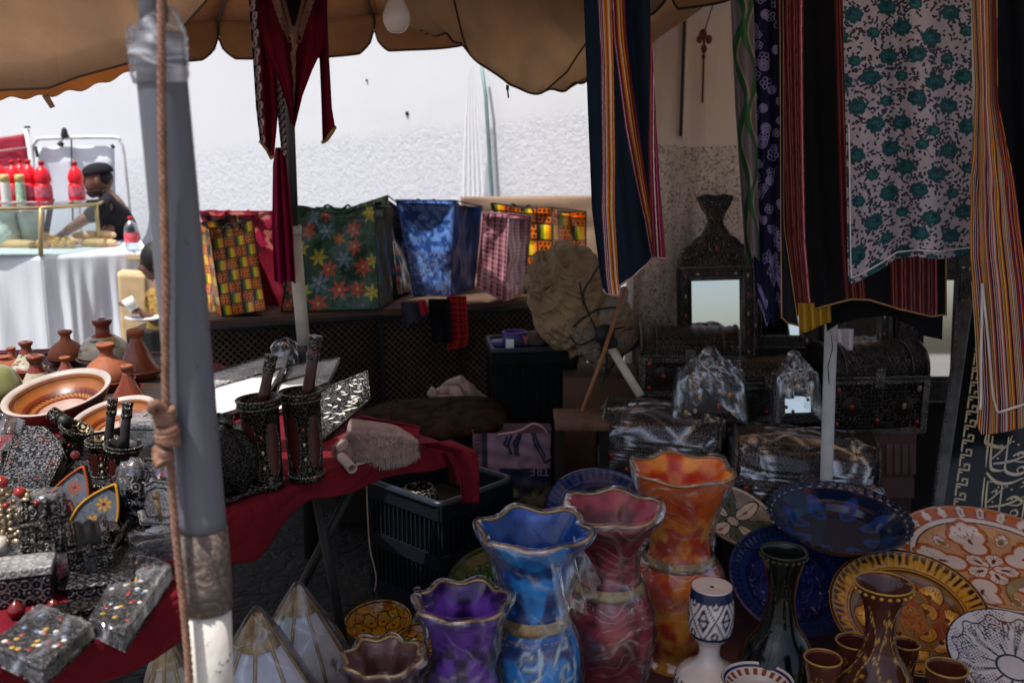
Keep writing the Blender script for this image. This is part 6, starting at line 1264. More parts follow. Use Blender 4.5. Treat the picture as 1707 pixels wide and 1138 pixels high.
def vase(label, cx, Y, pr, cols, band, seed, swirl=None, nf=6, wv=.012, film_=None, floor=0., fpush=.009, band_m=None, cap=False, foot=.055, name='vase', jitf=.006):
    rim = ppx(pr, Y, cx, floor); base = (float(P(cx, pr[0][1], Y)[0]), Y, floor); r = thing(name, label, 'vase', base, (0, 0, 0), 'tall fluted vases in front')
    zr = rim[0][1]; rr = rim[0][0]; out = rim[::-1]
    if out[0][1] > .03: lo = out[0]; out = [(foot, .0), (foot * 1.05, .015), (foot * .92, lo[1] * .35), (lo[0] * .8, lo[1] * .7)] + out
    outer = smooth([(0, .0)] + out, 90); inner = smooth([(rr - .004, zr - .002)] + [(max(.012, a - .008), z) for a, z in rim[1:5]] + [(.012, zr * .45)], 40)
    def fl(a, v, R_, Z):
        w_ = np.clip((Z - (zr - .085)) / .085, 0, 1) ** 1.6; b = np.clip((R_ - rr * .55) / (rr * .45), 0, 1)
        return R_ + wv * .75 * w_ * np.cos(nf * a + seed), Z + wv * .42 * w_ * b * np.sin(nf * a + seed + .8)
    H = sum(np.hypot(*np.diff(outer, axis=0).T))
    cv = mott(500, 640, *cols, seed=seed); X, Yc = cv.grid(); V = Yc / 1.28
    Ls = np.r_[0, np.cumsum(np.hypot(*np.diff(outer, axis=0).T))]
    def vz(z_, top=True): i = np.argmin(abs(outer[:, 1] - z_) + (0 if top else 0)); return Ls[i] / Ls[-1]
    if swirl:
        for k in range(7):
            x0 = k / 7 + .05; y0 = (vz(band - .10) + .06 * (k % 2)) * 1.28; t_ = np.linspace(0, 7, 34); R_ = .012 + .0075 * t_
            for off, wd, c in ((.004, .020, tuple(q * .2 for q in swirl)), (0, .011, swirl)):
                cv.line(list(zip(x0 + R_ * .75 * np.cos(t_), y0 + R_ * np.sin(t_) - off)), wd, c); cv.line([(x0 + .05, y0), (x0 + .035, y0 - .09), (x0 - .02, y0 - .15), (x0 - .045, y0 - .11)], wd, c); cv.line([(x0 - .05, y0 + .05), (x0 - .02, y0 + .11), (x0 + .03, y0 + .09)], wd, c)
    m = MB(); m.lathe(outer, 110, flut=fl, cv=cv, jit=.0015, seed=seed); m.build('body', GLZ, r)
    m = MB(); m.lathe(inner, 90, flut=fl, cv=mott(200, 100, *cols, seed=seed + 3, cells=5)); m.build('inner_wall', GLZ, r)
    m = MB(); a = np.linspace(0, 2 * math.pi, 97)[:-1]; R_, Z = fl(a, 1, rr - .001 + 0 * a, zr + 0 * a); m.tube(np.stack([R_ * np.cos(a), R_ * np.sin(a), Z], -1), .0042, 8, close=True); m.build('gold_rim', GOLD, r)
    i = np.argmin(abs(outer[:, 1] - band)); rb = outer[i, 0]
    m = MB(); m.lathe(smooth([(rb * .99, band - .022), (rb + .007, band - .016), (rb + .010, band - .004), (rb + .006, band + .008), (rb + .002, band + .018)], 20), 70, jit=.002, jf=6, seed=seed); 
    for k in range(20):
        b = k * 2 * math.pi / 20; t_ = np.linspace(0, 7, 16); q = .0035 + .0016 * t_; u_ = q * np.cos(t_); w_ = q * np.sin(t_); cc, ss = math.cos(b), math.sin(b); m.tube(np.stack([(rb + .012) * cc - u_ * ss, (rb + .012) * ss + u_ * cc, band - .035 + w_], -1), .0022, 5)
    m.build('relief_band', band_m or GOLD, r)
    if film_:
        o2 = outer[(outer[:, 1] > -.01) & (outer[:, 0] > .02)]; f = [(q[0] + fpush + .003 * math.sin(k * .4), q[1]) for k, q in enumerate(o2)]; f = f + [(rr * 1.03, zr + .010), (rr * .9, zr + .006)]
        m = MB(); m.lathe(np.array(f), 130, flut=lambda a, v, R_, Z: (fl(a, v, R_, Z)[0] + jitf * ns(a * .9, Z * 7, .5, seed) + .003 * np.abs(ns(a * 3 + Z * 8, Z * 3, .6, seed + 2)), fl(a, v, R_, Z)[1])); m.build('film_wrap', film_, r)
        # a loose gathered tail of the film at the side of the neck
        if cap:
            m = MB(); sx = cap
            def ft(u, v): t_ = v * 1.0; a2 = (u - .5) * 1.5 + (0 if sx > 0 else math.pi) - .5; R_ = rr * (.75 + .42 * t_ * (1 + .2 * np.sin(u * 23))); return R_ * np.cos(a2), R_ * np.sin(a2), zr - .03 - .13 * v ** 1.4 + .012 * np.sin(u * 19 + v * 4)
            m.grid(ft, 50, 24); m.build('film_tail', film_, r)
    return r
def vases():
    vase('tall orange fluted vase wrapped in film, rightmost and highest of the large vases', 1137, 2.75, [(83, 782), (76, 800), (60, 845), (48, 885), (50, 915), (66, 950), (69, 985), (60, 1040), (46, 1078), (50, 1100), (48, 1125)], ((.48, .085, .006), (.66, .24, .02), (.40, .028, .006)), .345, 3, film_=VF2, wv=.012, cap=False, foot=.08)
    vase('burgundy fluted vase wrapped in film between the blue and the orange vase', 1017, 2.50, [(84, 848), (74, 870), (54, 900), (43, 930), (46, 955), (62, 990), (74, 1030), (72, 1080), (58, 1130)], ((.14, .010, .020), (.24, .026, .042), (.07, .005, .012)), .375, 5, film_=VF2, wv=.010)
    vase('bright blue fluted vase with pale swirls and loose film at its neck', 890, 2.30, [(92, 882), (84, 898), (66, 930), (57, 960), (51, 1000), (56, 1026), (70, 1055), (78, 1090), (76, 1125), (62, 1175)], ((.004, .075, .34), (.008, .20, .56), (.003, .028, .15)), .385, 8, swirl=rgb(0x9ab4c8), film_=VF, wv=.014, cap=1)
    vase('purple fluted vase wrapped in crinkled film with thick pale gold rim', 770, 2.16, [(76, 1002), (66, 1022), (54, 1055), (50, 1085), (52, 1110), (64, 1150), (70, 1190), (60, 1230)], ((.040, .010, .14), (.11, .035, .30), (.014, .004, .05)), .27, 11, film_=VF, wv=.010, nf=7, fpush=.014, jitf=.010)
    vase('small brown fluted vase in film at the bottom edge, left of the purple vase', 638, 2.06, [(64, 1095), (55, 1112), (48, 1140), (50, 1180), (60, 1220), (56, 1270)], ((.07, .03, .035), (.14, .08, .085), (.05, .02, .02)), .21, 14, film_=VF, wv=.008, nf=8, fpush=.010)
    # white and blue candle holder
    Y = 2.5; cx = 1187; pr = ppx([(33, 977), (36, 990), (38, 1020), (36, 1048), (27, 1062), (19, 1072), (18, 1090), (28, 1103), (50, 1118), (58, 1138), (56, 1200), (60, 1222)], Y, cx); r = thing('candle_holder', 'white ceramic candle holder with navy pattern round its drum shaped top', 'candle holder', (float(P(cx, 977, Y)[0]), Y, 0))
    W_ = (.60, .55, .53); NB = (.012, .022, .07); cv = CV(420, 500, W_); X, Yc = cv.grid(); o = smooth([(0, 0)] + pr[::-1] + [(pr[0][0] - .004, pr[0][1] + .002), (.006, pr[0][1] - .001)], 110); Ls = np.r_[0, np.cumsum(np.hypot(*np.diff(o, axis=0).T))]; Hc = 500 / 420
    def yv(py): z_ = float(P(cx, py, Y)[2]); c_ = np.where(o[:, 0] > .018, abs(o[:, 1] - z_), 9); return Ls[np.argmin(c_)] / Ls[-1] * Hc
    y0, y1 = yv(1052), yv(986); ym = (y0 + y1) / 2; hh = (y1 - y0) / 2
    cv.mask((abs(Yc - y1) < .028), NB); cv.mask(abs(Yc - y0) < .012, NB); cv.mask(abs(Yc - y0 + .02) < .004, NB)
    for k in range(6):
        x = (k + .5) / 6; cv.line([(x - 1 / 12, ym), (x, y1), (x + 1 / 12, ym), (x, y0)], .011, NB, True); cv.line([(x - .035, ym), (x, ym + hh * .5), (x + .035, ym), (x, ym - hh * .5)], .016, NB, True); cv.line([(x, ym - .03), (x, ym + .03)], .009, NB); cv.line([(x - .022, ym), (x + .022, ym)], .009, NB)
        for s_ in (1, -1): cv.ell(x + 1 / 12, ym + s_ * hh * .75, .026, hh * .22, NB); cv.ell(x + 1 / 12, ym + s_ * hh * .75, .012, hh * .10, W_)
    yb = yv(1128)
    cv.mask(abs(Yc - yb) < .006, NB); cv.mask(abs(Yc - yb + .05) < .010, NB)
    for k in range(26): cv.ell((k + .5) / 26, yb + .016, .007, .010, NB); cv.ell((k + .5) / 26, yb - .022, .013, .014, NB)
    m = MB(); m.lathe(o, 90, cv=cv); m.build('body', GLZ2, r)
    # dark vase and brown vase with goblets
    def painted(label, cx, Y, pr, base_c, line_c, seed, name='vase', leaf=True):
        p = ppx(pr, Y, cx); r = thing(name, label, 'vase' if name == 'vase' else 'goblet', (float(P(cx, pr[0][1], Y)[0]), Y, 0)); o = smooth([(0, 0)] + [(pr_ * .9, 0.0) for pr_ in [p[-1][0]]] + p[::-1], 100); rr_ = p[0][0]; zr = p[0][1]
        cv = CV(420, 640, base_c); cv.mot(8, .6, 1.5, seed); rs = random.Random(seed)
        for k in range(9):
            x0 = k / 9 + .03; ph = rs.uniform(0, 6); ys = np.linspace(.1, 1.38, 40); xs = x0 + .035 * np.sin(ys * 11 + ph); cv.line(list(zip(xs, ys)), .0055, line_c)
            for j in range(3, 38, 4):
                s_ = 1 if (j // 4) % 2 else -1; x, y = xs[j], ys[j]
                if leaf: q = [(x, y), (x + s_ * .030, y + .012), (x + s_ * .045, y + .055), (x + s_ * .018, y + .035)]; cv.line(q, .0048, line_c, True); cv.line([(x, y), (x + s_ * .035, y + .04)], .003, line_c)
                else: cv.line([(x, y), (x + s_ * .03, y + .03)], .004, line_c)
        m = MB(); m.lathe(o, 90, cv=cv); m.build('body', GLZ2, r); m = MB(); m.lathe(smooth([(rr_ - .001, zr), (rr_ - .006, zr - .004), (p[1][0] * .85, p[1][1]), (p[2][0] * .8, p[2][1]), (.01, p[3][1])], 30), 50, col=tuple(q * 1.3 for q in base_c)); m.build('inner_wall', GLZ2, r)
        m = MB(); a = np.linspace(0, 6.283, 61)[:-1]
        if name == 'vase':
            for k in range(22): b = k * 2 * math.pi / 22; m.sph((rr_ * 1.0 * math.cos(b), rr_ * 1.0 * math.sin(b), zr - .012), (.006, .006, .005), 8)
        m.tube(np.stack([rr_ * np.cos(a), rr_ * np.sin(a), zr + 0 * a], -1), .0028, 6, close=True); m.build('rim_beading', mat('rim_' + str(seed), line_c, rough=.3, metal=.3, bump=0), r); return r
    painted('dark green black glazed vase with flared mouth in front of the blue plate', 1307, 2.45, [(37, 918), (34, 935), (26, 965), (23, 1000), (32, 1040), (55, 1075), (66, 1110), (62, 1160), (45, 1210), (50, 1235)], (.0025, .0035, .003), (.035, .04, .026), 4, leaf=False)
    painted('brown glazed vase with gold leaf vines and beaded mouth before the amber plate', 1474, 2.30, [(46, 972), (42, 985), (30, 1010), (25, 1045), (30, 1080), (48, 1110), (68, 1150), (70, 1190), (50, 1230), (48, 1256)], (.045, .012, .008), (.42, .24, .05), 6)
    for px, py, hw, Y, lab in ((1372, 1096, 30, 2.22, 'brown gold painted goblet left of the beaded brown vase'), (1424, 1068, 29, 2.36, 'brown goblet standing tight behind the left side of the beaded vase'), (1510, 1072, 22, 2.38, 'small brown goblet behind the right side of the beaded vase'), (1578, 1112, 33, 2.22, 'dark brown goblet at the bottom right of the beaded vase')):
        painted(lab, px, Y, [(hw, py), (hw * .95, py + 15), (hw * .8, py + 35), (hw * .75, py + 60), (hw * 1.05, py + 90), (hw * .5, py + 130), (hw * .9, py + 170)], (.05, .012, .008), (.36, .20, .045), 20 + px % 7, name='goblet')
    # pointed lantern like tagines in film
    def pointed(label, ax, ay, Y, cols, seed, R_=.14, H=None, sides=8):
        a = P(ax, ay, Y); H = float(a[2]); r = thing('pointed_lantern', label, 'lantern', (float(a[0]), Y, 0), (0, 0, .3 * seed), 'pointed lanterns wrapped in film'); 
        cv = CV(300, 300, cols[0]); X, Yc = cv.grid(); rs = random.Random(seed); cv.mot(6, .85, 1.15, seed)
        for k in range(sides):
            x = (k + .5) / sides
            for j in range(3):
                y = .22 + j * .16; s_ = .026 - .004 * j
                for q in range(5): b = .5 + q * .53; cv.line([(x, y - s_), (x + s_ * 1.3 * math.cos(b), y + s_ * 1.6 * math.sin(b))], .005, cols[2])
                cv.ell(x, y - s_ * 1.4, .006, .008, cols[2])
        pr = [(R_ * .98, .0), (R_ * 1.02, H * .35), (R_ * .98, H * .52), (R_ * .86, H * .60), (R_ * .56, H * .755), (R_ * .27, H * .90), (R_ * .07, H * .985), (0, H)]; prs = smooth(pr, 50)
        def fc(aa, v, RR, Z): f = (aa * sides / 6.283) % 1 - .5; w_ = 1 / np.cos(f * 6.283 / sides) * math.cos(math.pi / sides); return RR * w_ * 1.03, Z
        m = MB(); m.lathe(prs, sides * 12, flut=fc, cv=cv); m.build('panelled_body', matC('lantern_paint', .5, bump=.3, bs=60, sc=20), r)
        m = MB()
        for k in range(sides): b = k * 6.283 / sides + math.pi / 2 * 0; q = prs[prs[:, 0] > .004]; m.tube(np.stack([q[:, 0] * 1.03 * math.cos(b), q[:, 0] * 1.03 * math.sin(b), q[:, 1]], -1), .0045, 6)
        m.build('gold_rib', GOLD, r)
        m = MB(); m.lathe(smooth([(R_ * .38, H * .862), (R_ * .20, H * .945), (R_ * .06, H * .995), (0, H * 1.006)], 12), 24, flut=lambda aa, v, RR, Z: (RR * (1 + .06 * np.sin(aa * 12)), Z - .006 * np.sin(aa * 12) * (1 - v))); m.build('gold_tip', GOLD, r)
        m = MB(); f = smooth([(R_ * 1.12, .0), (R_ * 1.16, H * .4), (R_ * 1.10, H * .54), (R_ * .66, H * .77), (R_ * .34, H * .92), (.012, H * 1.02), (0, H * 1.03)], 60); m.lathe(f, 100, flut=lambda aa, v, RR, Z: (RR + np.minimum(RR, .05) * .12 * ns(aa, Z * 4, .7, seed), Z)); m.build('film_wrap', VF, r)
    pointed('pale lilac pointed lantern with gold ribs in film, nearest to the grey pole', 428, 1022, 2.04, ((.52, .54, .66), 0, (.15, .16, .16)), 3, .135)
    pointed('pale blue pointed lantern in film behind the lilac one', 497, 978, 2.34, ((.50, .56, .64), 0, (.12, .11, .13)), 5, .12)
    pointed('small cream and magenta pointed lantern left of the grey pole foot', 277, 1058, 1.98, ((.60, .52, .45), 0, (.35, .02, .14)), 8, .085)
vases()
# ================================================================== PLATES
def plate(label, cx, cy, r_px, Y, ratio, yaw, cv, group=None, scal=0, relief=None, edge=(.5, .4, .3), roll=0., deep=.10, m_=None, cat='plate', zlift=0):
    e = math.atan((cy - 569) / FP) + PITCH; L = math.acos(ratio) + e; R_ = S(r_px, Y, cy); c = P(cx, cy, Y); hz = R_ * math.cos(L)
    r = thing('plate', label, cat, (float(c[0]), float(c[1]), float(c[2]) + zlift), (-L, roll, yaw), group)
    def rel(q): return np.interp(q, [0, .50, .60, .68, .74, .92, .97, 1.0], np.array([0, 0, .02, .34, .42, .78, .98, .93])) * deep * 2
    def fn(u, v):
        a = u * 6.283; q = v; rr = q * R_ * (1 + (scal * .022 * np.abs(np.sin(a * 19)) * (q > .9) if scal else 0)); d = -rel(q) * R_
        if relief is not None: d = d - relief(q, a) * .004
        return rr * np.cos(a), d, rr * np.sin(a)
    m = MB(); m.grid(fn, 240, 110, cv=cv, uvt=lambda uv: np.stack([.5 + .5 * uv[:, 1] * np.cos(uv[:, 0] * 6.283), .5 + .5 * uv[:, 1] * np.sin(uv[:, 0] * 6.283)], -1))
    m.build('face', m_ or GLZ2, r)
    m = MB(); m.grid(lambda u, v: (np.cos(u * 6.283) * R_ * np.interp(v, [0, .5, 1], [.45, .5, 1.]), -rel(np.interp(v, [0, .5, 1], [.45, .5, 1.])) * R_ + .012 * R_ / .15 * (1 - v * .93), np.sin(u * 6.283) * R_ * np.interp(v, [0, .5, 1], [.45, .5, 1.])), 100, 14); m.add(np.zeros((1, 3)), []) if 0 else None
    m.build('back', mat('plate_back', (.30, .20, .15), (.2, .12, .09), 12, .6), r); return r
def polar(cv):
    X, Y = cv.grid(); x, y = X * 2 - 1, Y * 2 - 1; return np.hypot(x, y), np.arctan2(y, x), x, y
def plates():
    # amber plate
    AM, DB, RB = rgb(0xa8741e), rgb(0x2c1408), rgb(0x7a3414); cv = CV(620, 620, AM); r_, a, x, y = polar(cv); cv.mask(r_ < .74, rgb(0x6e4a1c)); n = vn(620, 620, 8, 4); cv.mask((r_ < .6) & (n > .45), RB)
    t = (a * 56 / 6.283) % 1; cv.mask((r_ > .78) & (r_ < .95) & (abs(t - .5) < .08 + .28 * (r_ - .78) / .17), DB); cv.mask((r_ > .79) & (r_ < .88) & (abs(t - .5) < .06), AM)
    for q in (.985, .965, .76, .72, .62): cv.mask(abs(r_ - q) < .008, DB)
    def P2(x0, y0): return (.5 + x0 / 2, .5 + y0 / 2)
    for R_, n_, s_, ph in ((.50, 8, .15, 0), (.29, 5, .12, .4)):
        for k in range(n_):
            b = ph + k * 6.283 / n_; fx, fy = R_ * math.cos(b), R_ * math.sin(b)
            for q in np.linspace(-1.5, 1.5, 15): px_, py_ = fx + s_ * math.cos(b + q), fy + s_ * math.sin(b + q); cv.line([P2(fx, fy), P2(px_, py_)], .006, YL if n_ == 8 else AM); 
            cv.line([P2(fx + s_ * math.cos(b + q), fy + s_ * math.sin(b + q)) for q in np.linspace(-1.5, 1.5, 20)], .012, AM); cv.line([P2(fx + s_ * 1.15 * math.cos(b + q), fy + s_ * 1.15 * math.sin(b + q)) for q in np.linspace(-1.7, 1.7, 20)], .007, DB)
            cv.ell(*P2(fx, fy), .018, .018, DB)
    for k in range(7): b = k * .9; t_ = np.linspace(0, 9, 30); R_ = .01 + .009 * t_; cx_, cy_ = .15 * math.cos(b * 1.3), .15 * math.sin(b); cv.line([P2(cx_ + q * math.cos(s), cy_ + q * math.sin(s)) for q, s in zip(R_, t_ + b)], .010, rgb(0x9a4a1c))
    rel = lambda q, a: np.where((q > .78) & (q < .95), .7 * (np.sin(a * 56) > 0), 0) + np.where(q < .6, .8 * (ns(q * np.cos(a), q * np.sin(a), 5, 3) > .1), 0)
    plate('amber and brown engraved plate behind the beaded brown vase', 1512, 1030, 128, 2.66, .80, -.12, cv, 'glazed plates leaning at the right', relief=rel)
    # orange and white plate
    WT, ORG, BRN, PCH = rgb(0xc8b4a6), rgb(0xa2501c), rgb(0x5a2410), rgb(0xb88a62); cv = CV(760, 760, PCH); r_, a, x, y = polar(cv)
    dotm = ((x * 34) % 1 < .4) & ((y * 34) % 1 < .5); cv.mask(dotm, rgb(0xa06c44)); cv.mask(r_ > .80, ORG)
    for k in range(26):
        b = k * 6.283 / 26; fx, fy = .895 * math.cos(b), .895 * math.sin(b); cv.ell(*P2(fx, fy), .026, .042, BRN, b + 1.57); cv.ell(*P2(fx, fy), .021, .036, WT, b + 1.57 ); cv.line([P2(.86 * math.cos(b), .86 * math.sin(b)), P2(.93 * math.cos(b), .93 * math.sin(b))], .006, BRN if k % 2 else rgb(0x4a5a2a))
    cv.mask(r_ > .965, ORG); cv.mask(abs(r_ - .975) < .012, rgb(0xa89080)); cv.mask(abs(r_ - .79) < .028, WT); cv.mask(abs(r_ - .755) < .007, (.02, .015, .015)); cv.mask(abs(r_ - .822) < .006, BRN)
    for n_, R_, s_, ph in ((5, .47, .36, .26), (5, .56, .13, .88), (5, .14, .17, .88)):
        for k in range(n_):
            b = ph + k * 6.283 / n_; fx, fy = R_ * math.cos(b), R_ * math.sin(b)
            for col, sc in ((BRN, 1.12), (ORG, 1.06), (WT, .84)):
                for q, l in ((-.9, .55), (-.45, .8), (0, 1.), (.45, .8), (.9, .55)): cv.ell(*P2(fx + s_ * .38 * l * math.cos(b + q * 1.2), fy + s_ * .38 * l * math.sin(b + q * 1.2)), s_ * .27 * sc * .9, s_ * .16 * sc * .9, col, b + q)
                cv.ell(*P2(fx - s_ * .3 * math.cos(b), fy - s_ * .3 * math.sin(b)), s_ * .2 * sc, s_ * .2 * sc, col)
            cv.ell(*P2(fx, fy), .010, .024, rgb(0x6a1c14), b + 1.57)
            for q in (-.6, -.2, .2, .6): cv.line([P2(fx, fy), P2(fx + s_ * .6 * math.cos(b + q), fy + s_ * .6 * math.sin(b + q))], .0035, BRN)
            if R_ == .56: cv.ell(*P2(fx, fy), .03, .018, rgb(0x7a6a34), b)
    plate('large orange and white flowered plate at the right below the lettered frame', 1652, 947, 158, 2.94, .60, .10, cv, 'glazed plates leaning at the right', roll=.0, deep=.07)
    # blue engraved plate
    B1, B2 = rgb(0x1c2a5a), rgb(0x10183c); cv = CV(500, 500, B1); r_, a, x, y = polar(cv); cv.mask(r_ < .72, rgb(0x141a44)); t = (a * 60 / 6.283) % 1; cv.mask((r_ > .80) & (r_ < .96) & (abs(t - .5) < .18), B2); cv.mask((r_ > .865) & (r_ < .885), B1)
    for k in range(6):
        b = k * 6.283 / 6 + .3; fx, fy = .42 * math.cos(b), .42 * math.sin(b); cv.ell(*P2(fx, fy), .095, .075, rgb(0x22245a), b)
        for q in range(18): s = q * .349; cv.line([P2(fx + .17 * math.cos(s), fy + .14 * math.sin(s)), P2(fx + .21 * math.cos(s), fy + .18 * math.sin(s))], .006, rgb(0x3a3e78))
    rel = lambda q, a: np.where((q > .80) & (q < .96), .8 * (np.sin(a * 60) > 0), 0) + np.where(q < .65, 1. * (ns(q * np.cos(a), q * np.sin(a), 3, 8) > 0), 0)
    plate('deep blue engraved plate leaning behind the dark glazed vase', 1316, 972, 105, 2.92, .86, .12, cv, 'glazed plates leaning at the right', relief=rel, deep=.08)
    # blue scalloped dish
    cv = CV(500, 500, rgb(0x08132a)); r_, a, x, y = polar(cv); cv.mask((((x * 30) % 1) + ((y * 30) % 1) < .7) & (r_ > .55), rgb(0x0e2142))
    for k in range(8): b = k * .785 + .2; cv.ell(*P2(.6 * math.cos(b), .6 * math.sin(b)), .13, .08, (.004, .005, .012), b); cv.ell(*P2(.6 * math.cos(b), .6 * math.sin(b)), .11, .062, rgb(0x0e2f6c), b); cv.ell(*P2(.56 * math.cos(b), .56 * math.sin(b)), .05, .03, rgb(0x0a1c44), b)
    plate('dark blue scalloped dish with petal pattern below the white pole', 1394, 888, 116, 2.98, .52, .0, cv, 'glazed plates leaning at the right', scal=1, deep=.16)
    # white leaf plate
    cv = CV(420, 420, rgb(0xa89c90)); r_, a, x, y = polar(cv); GR, DG, VI = rgb(0x3c4a34), rgb(0x16201a), rgb(0x3a2c40); hx = (((x + y) * 16) % 1 < .35) | (((x - y) * 16) % 1 < .35); cv.mask(hx & (r_ > .35), VI)
    for k in range(8):
        b = k * .785 + .1
        for c, s in ((DG, 1.0), (rgb(0xb8aca0), .86) if k % 2 else (GR, .86)): cv.ell(*P2(.52 * math.cos(b), .52 * math.sin(b)), .20 * s, .085 * s, c, b)
        cv.line([P2(.2 * math.cos(b), .2 * math.sin(b)), P2(.85 * math.cos(b), .85 * math.sin(b))], .008, DG); cv.ell(*P2(.5 * math.cos(b), .5 * math.sin(b)), .04, .018, rgb(0x7a3a30) if k % 2 else DG, b)
    cv.mask(r_ > .965, DG); cv.mask(abs(r_ - .93) < .015, rgb(0xb8aca0))
    plate('white and green leaf patterned plate behind the tall orange vase', 1222, 868, 76, 3.14, .68, .0, cv, 'glazed plates leaning at the right', roll=.3)
    # blue rim plate behind the burgundy vase
    cv = CV(400, 400, rgb(0x0e1a40)); r_, a, x, y = polar(cv); t = (a * 44 / 6.283) % 1; cv.mask((r_ > .8) & (r_ < .97) & (abs(t - .5) < .2), rgb(0x1e3468)); cv.mask(abs(r_ - .78) < .01, rgb(0x24407a)); cv.mask(r_ < .6, rgb(0x101634))
    plate('dark blue plate with patterned rim behind the blue and burgundy vases', 1004, 862, 96, 3.12, .76, .15, cv, 'glazed plates leaning at the right')
    cv = CV(400, 400, rgb(0x9a98a0)); r_, a, x, y = polar(cv); t = (a * 14 / 6.283) % 1; NV2 = rgb(0x14244c); cv.mask((r_ > .55) & (abs(t - .5) < .12), NV2); cv.mask((r_ > .7) & (r_ < .9) & (abs(t - .0) < .2), NV2); cv.mask((r_ > .76) & (r_ < .84) & (abs(t - .0) < .12), rgb(0x9a98a0)); cv.mask(r_ > .955, NV2); cv.mask(abs(r_ - .62) < .015, NV2)
    plate('white plate with navy squares squeezed between the burgundy and orange vases', 1126, 905, 66, 2.98, .80, -.1, cv, 'glazed plates leaning at the right')
    # black and white plate
    WP, K = rgb(0xa8a0a0), (.012, .013, .018); cv = CV(640, 640, WP); r_, a, x, y = polar(cv)
    dt = (np.hypot(((x * 22) % 1) - .5, ((y * 22 + .5 * (np.floor(x * 22) % 2)) % 1) - .5) < .27); t = (a * 6 / 6.283) % 1; cv.mask(dt & (abs(t - .5) < .26) & (r_ > .35), K); hx = (((x + y) * 24) % 1 < .3) | (((x - y) * 24) % 1 < .3); cv.mask(hx & (abs(t - .5) > .42) & (r_ > .3) & (r_ < .8), K)
    for k in range(12):
        b = k * 6.283 / 12; fx, fy = .66 * math.cos(b), .66 * math.sin(b); q = np.linspace(-2.2, 2.2, 26); cv.line([P2(fx + .22 * math.cos(b + s) * (1 + .12 * math.cos(5 * s)), fy + .22 * math.sin(b + s) * (1 + .12 * math.cos(5 * s))) for s in q], .012, K)
        if k % 2: cv.line([P2(fx + .1 * math.cos(b + s), fy + .1 * math.sin(b + s)) for s in q], .007, K)
        for j in range(5): s = b - .8 + j * .4; cv.line([P2(fx, fy), P2(fx + .17 * math.cos(s), fy + .17 * math.sin(s))], .004, K); cv.ell(*P2(fx + .17 * math.cos(s), fy + .17 * math.sin(s)), .007, .007, K)
        cv.line([P2(.25 * math.cos(b), .25 * math.sin(b)), P2(.45 * math.cos(b), .45 * math.sin(b))], .014, K)
    cv.mask(r_ > .97, K); cv.mask(abs(r_ - .24) < .02, K)
    plate('black and white patterned plate at the bottom right corner', 1690, 1112, 112, 2.42, .76, .05, cv, 'glazed plates leaning at the right')
    cv2 = CV(300, 300, rgb(0x8a6a30)); plate('amber plate edge showing at the far right between the large plates', 1725, 1000, 45, 2.8, .7, 0, cv2.mot(6, .5, 1.3, 3), 'glazed plates leaning at the right')
    # green plate and yellow bowls
    cv = CV(420, 420, rgb(0x22381a)); r_, a, x, y = polar(cv); t = (a * 70 / 6.283) % 1; cv.mask((r_ > .84) & (abs(t - .5) < .2), rgb(0x2c3c1c)); 
    for k in range(10): b = k * .63; fx, fy = .5 * math.cos(b), .5 * math.sin(b); cv.ell(*P2(fx, fy), .13, .09, (.004, .007, .003), b); cv.ell(*P2(fx, fy), .115, .075, rgb(0x2c4a20), b); cv.line([P2(.3 * math.cos(b), .3 * math.sin(b)), P2(.7 * math.cos(b), .7 * math.sin(b))], .008, (.004, .007, .003))
    rel = lambda q, a: np.where(q < .75, 1. * (ns(q * np.cos(a), q * np.sin(a), 4, 12) > 0), 0)
    plate('dark green leaf embossed plate leaning behind the purple and blue vases', 845, 1000, 104, 2.66, .80, .25, cv, 'glazed plates leaning at the right', relief=rel)
    YB, KB = rgb(0xa87c14), (.016, .012, .008); cv = CV(360, 360, YB); r_, a, x, y = polar(cv); n = vn(360, 360, 30, 4); cv.mask((r_ > .55) & (n > .55), rgb(0x8a4a14))
    for k in range(8):
        b = k * .785; fx, fy = .48 * math.cos(b), .48 * math.sin(b)
        for c, s in ((KB, 1.), (YB, .84)): cv.ell(*P2(fx, fy), .14 * s, .085 * s, c, b); cv.ell(*P2(fx * 1.2, fy * 1.2), .05 * s, .11 * s, c, b)
        cv.ell(*P2(fx, fy), .03, .03, rgb(0x6a1c0c)); cv.line([P2(.88 * math.cos(b + .4), .88 * math.sin(b + .4)), P2(.72 * math.cos(b), .72 * math.sin(b)), P2(.88 * math.cos(b - .4), .88 * math.sin(b - .4))], .012, KB)
    cv.mask(abs(r_ - .93) < .012, KB); cv.mask(r_ > .975, rgb(0x5a4a14))
    plate('yellow and black patterned bowl behind the small brown vase', 632, 1052, 56, 2.56, .62, -.15, cv, 'yellow patterned bowls', deep=.22, cat='bowl')
    plate('second yellow patterned bowl half hidden behind the purple vase', 702, 1084, 50, 2.48, .62, .1, cv, 'yellow patterned bowls', deep=.22, cat='bowl')
    cv = CV(360, 360, rgb(0xb0aaa8)); r_, a, x, y = polar(cv); cv.mask(abs(r_ - .9) < .03, rgb(0x14244c)); cv.mask(r_ > .975, rgb(0x14244c)); t = (a * 20 / 6.283) % 1; cv.mask((r_ > .68) & (r_ < .84) & (abs(t - .5) < .25), rgb(0x6a3020))
    plate('white bowl with navy rim at the bottom edge right of the candle holder', 1262, 1152, 60, 2.30, .5, 0, cv, deep=.2, cat='bowl')
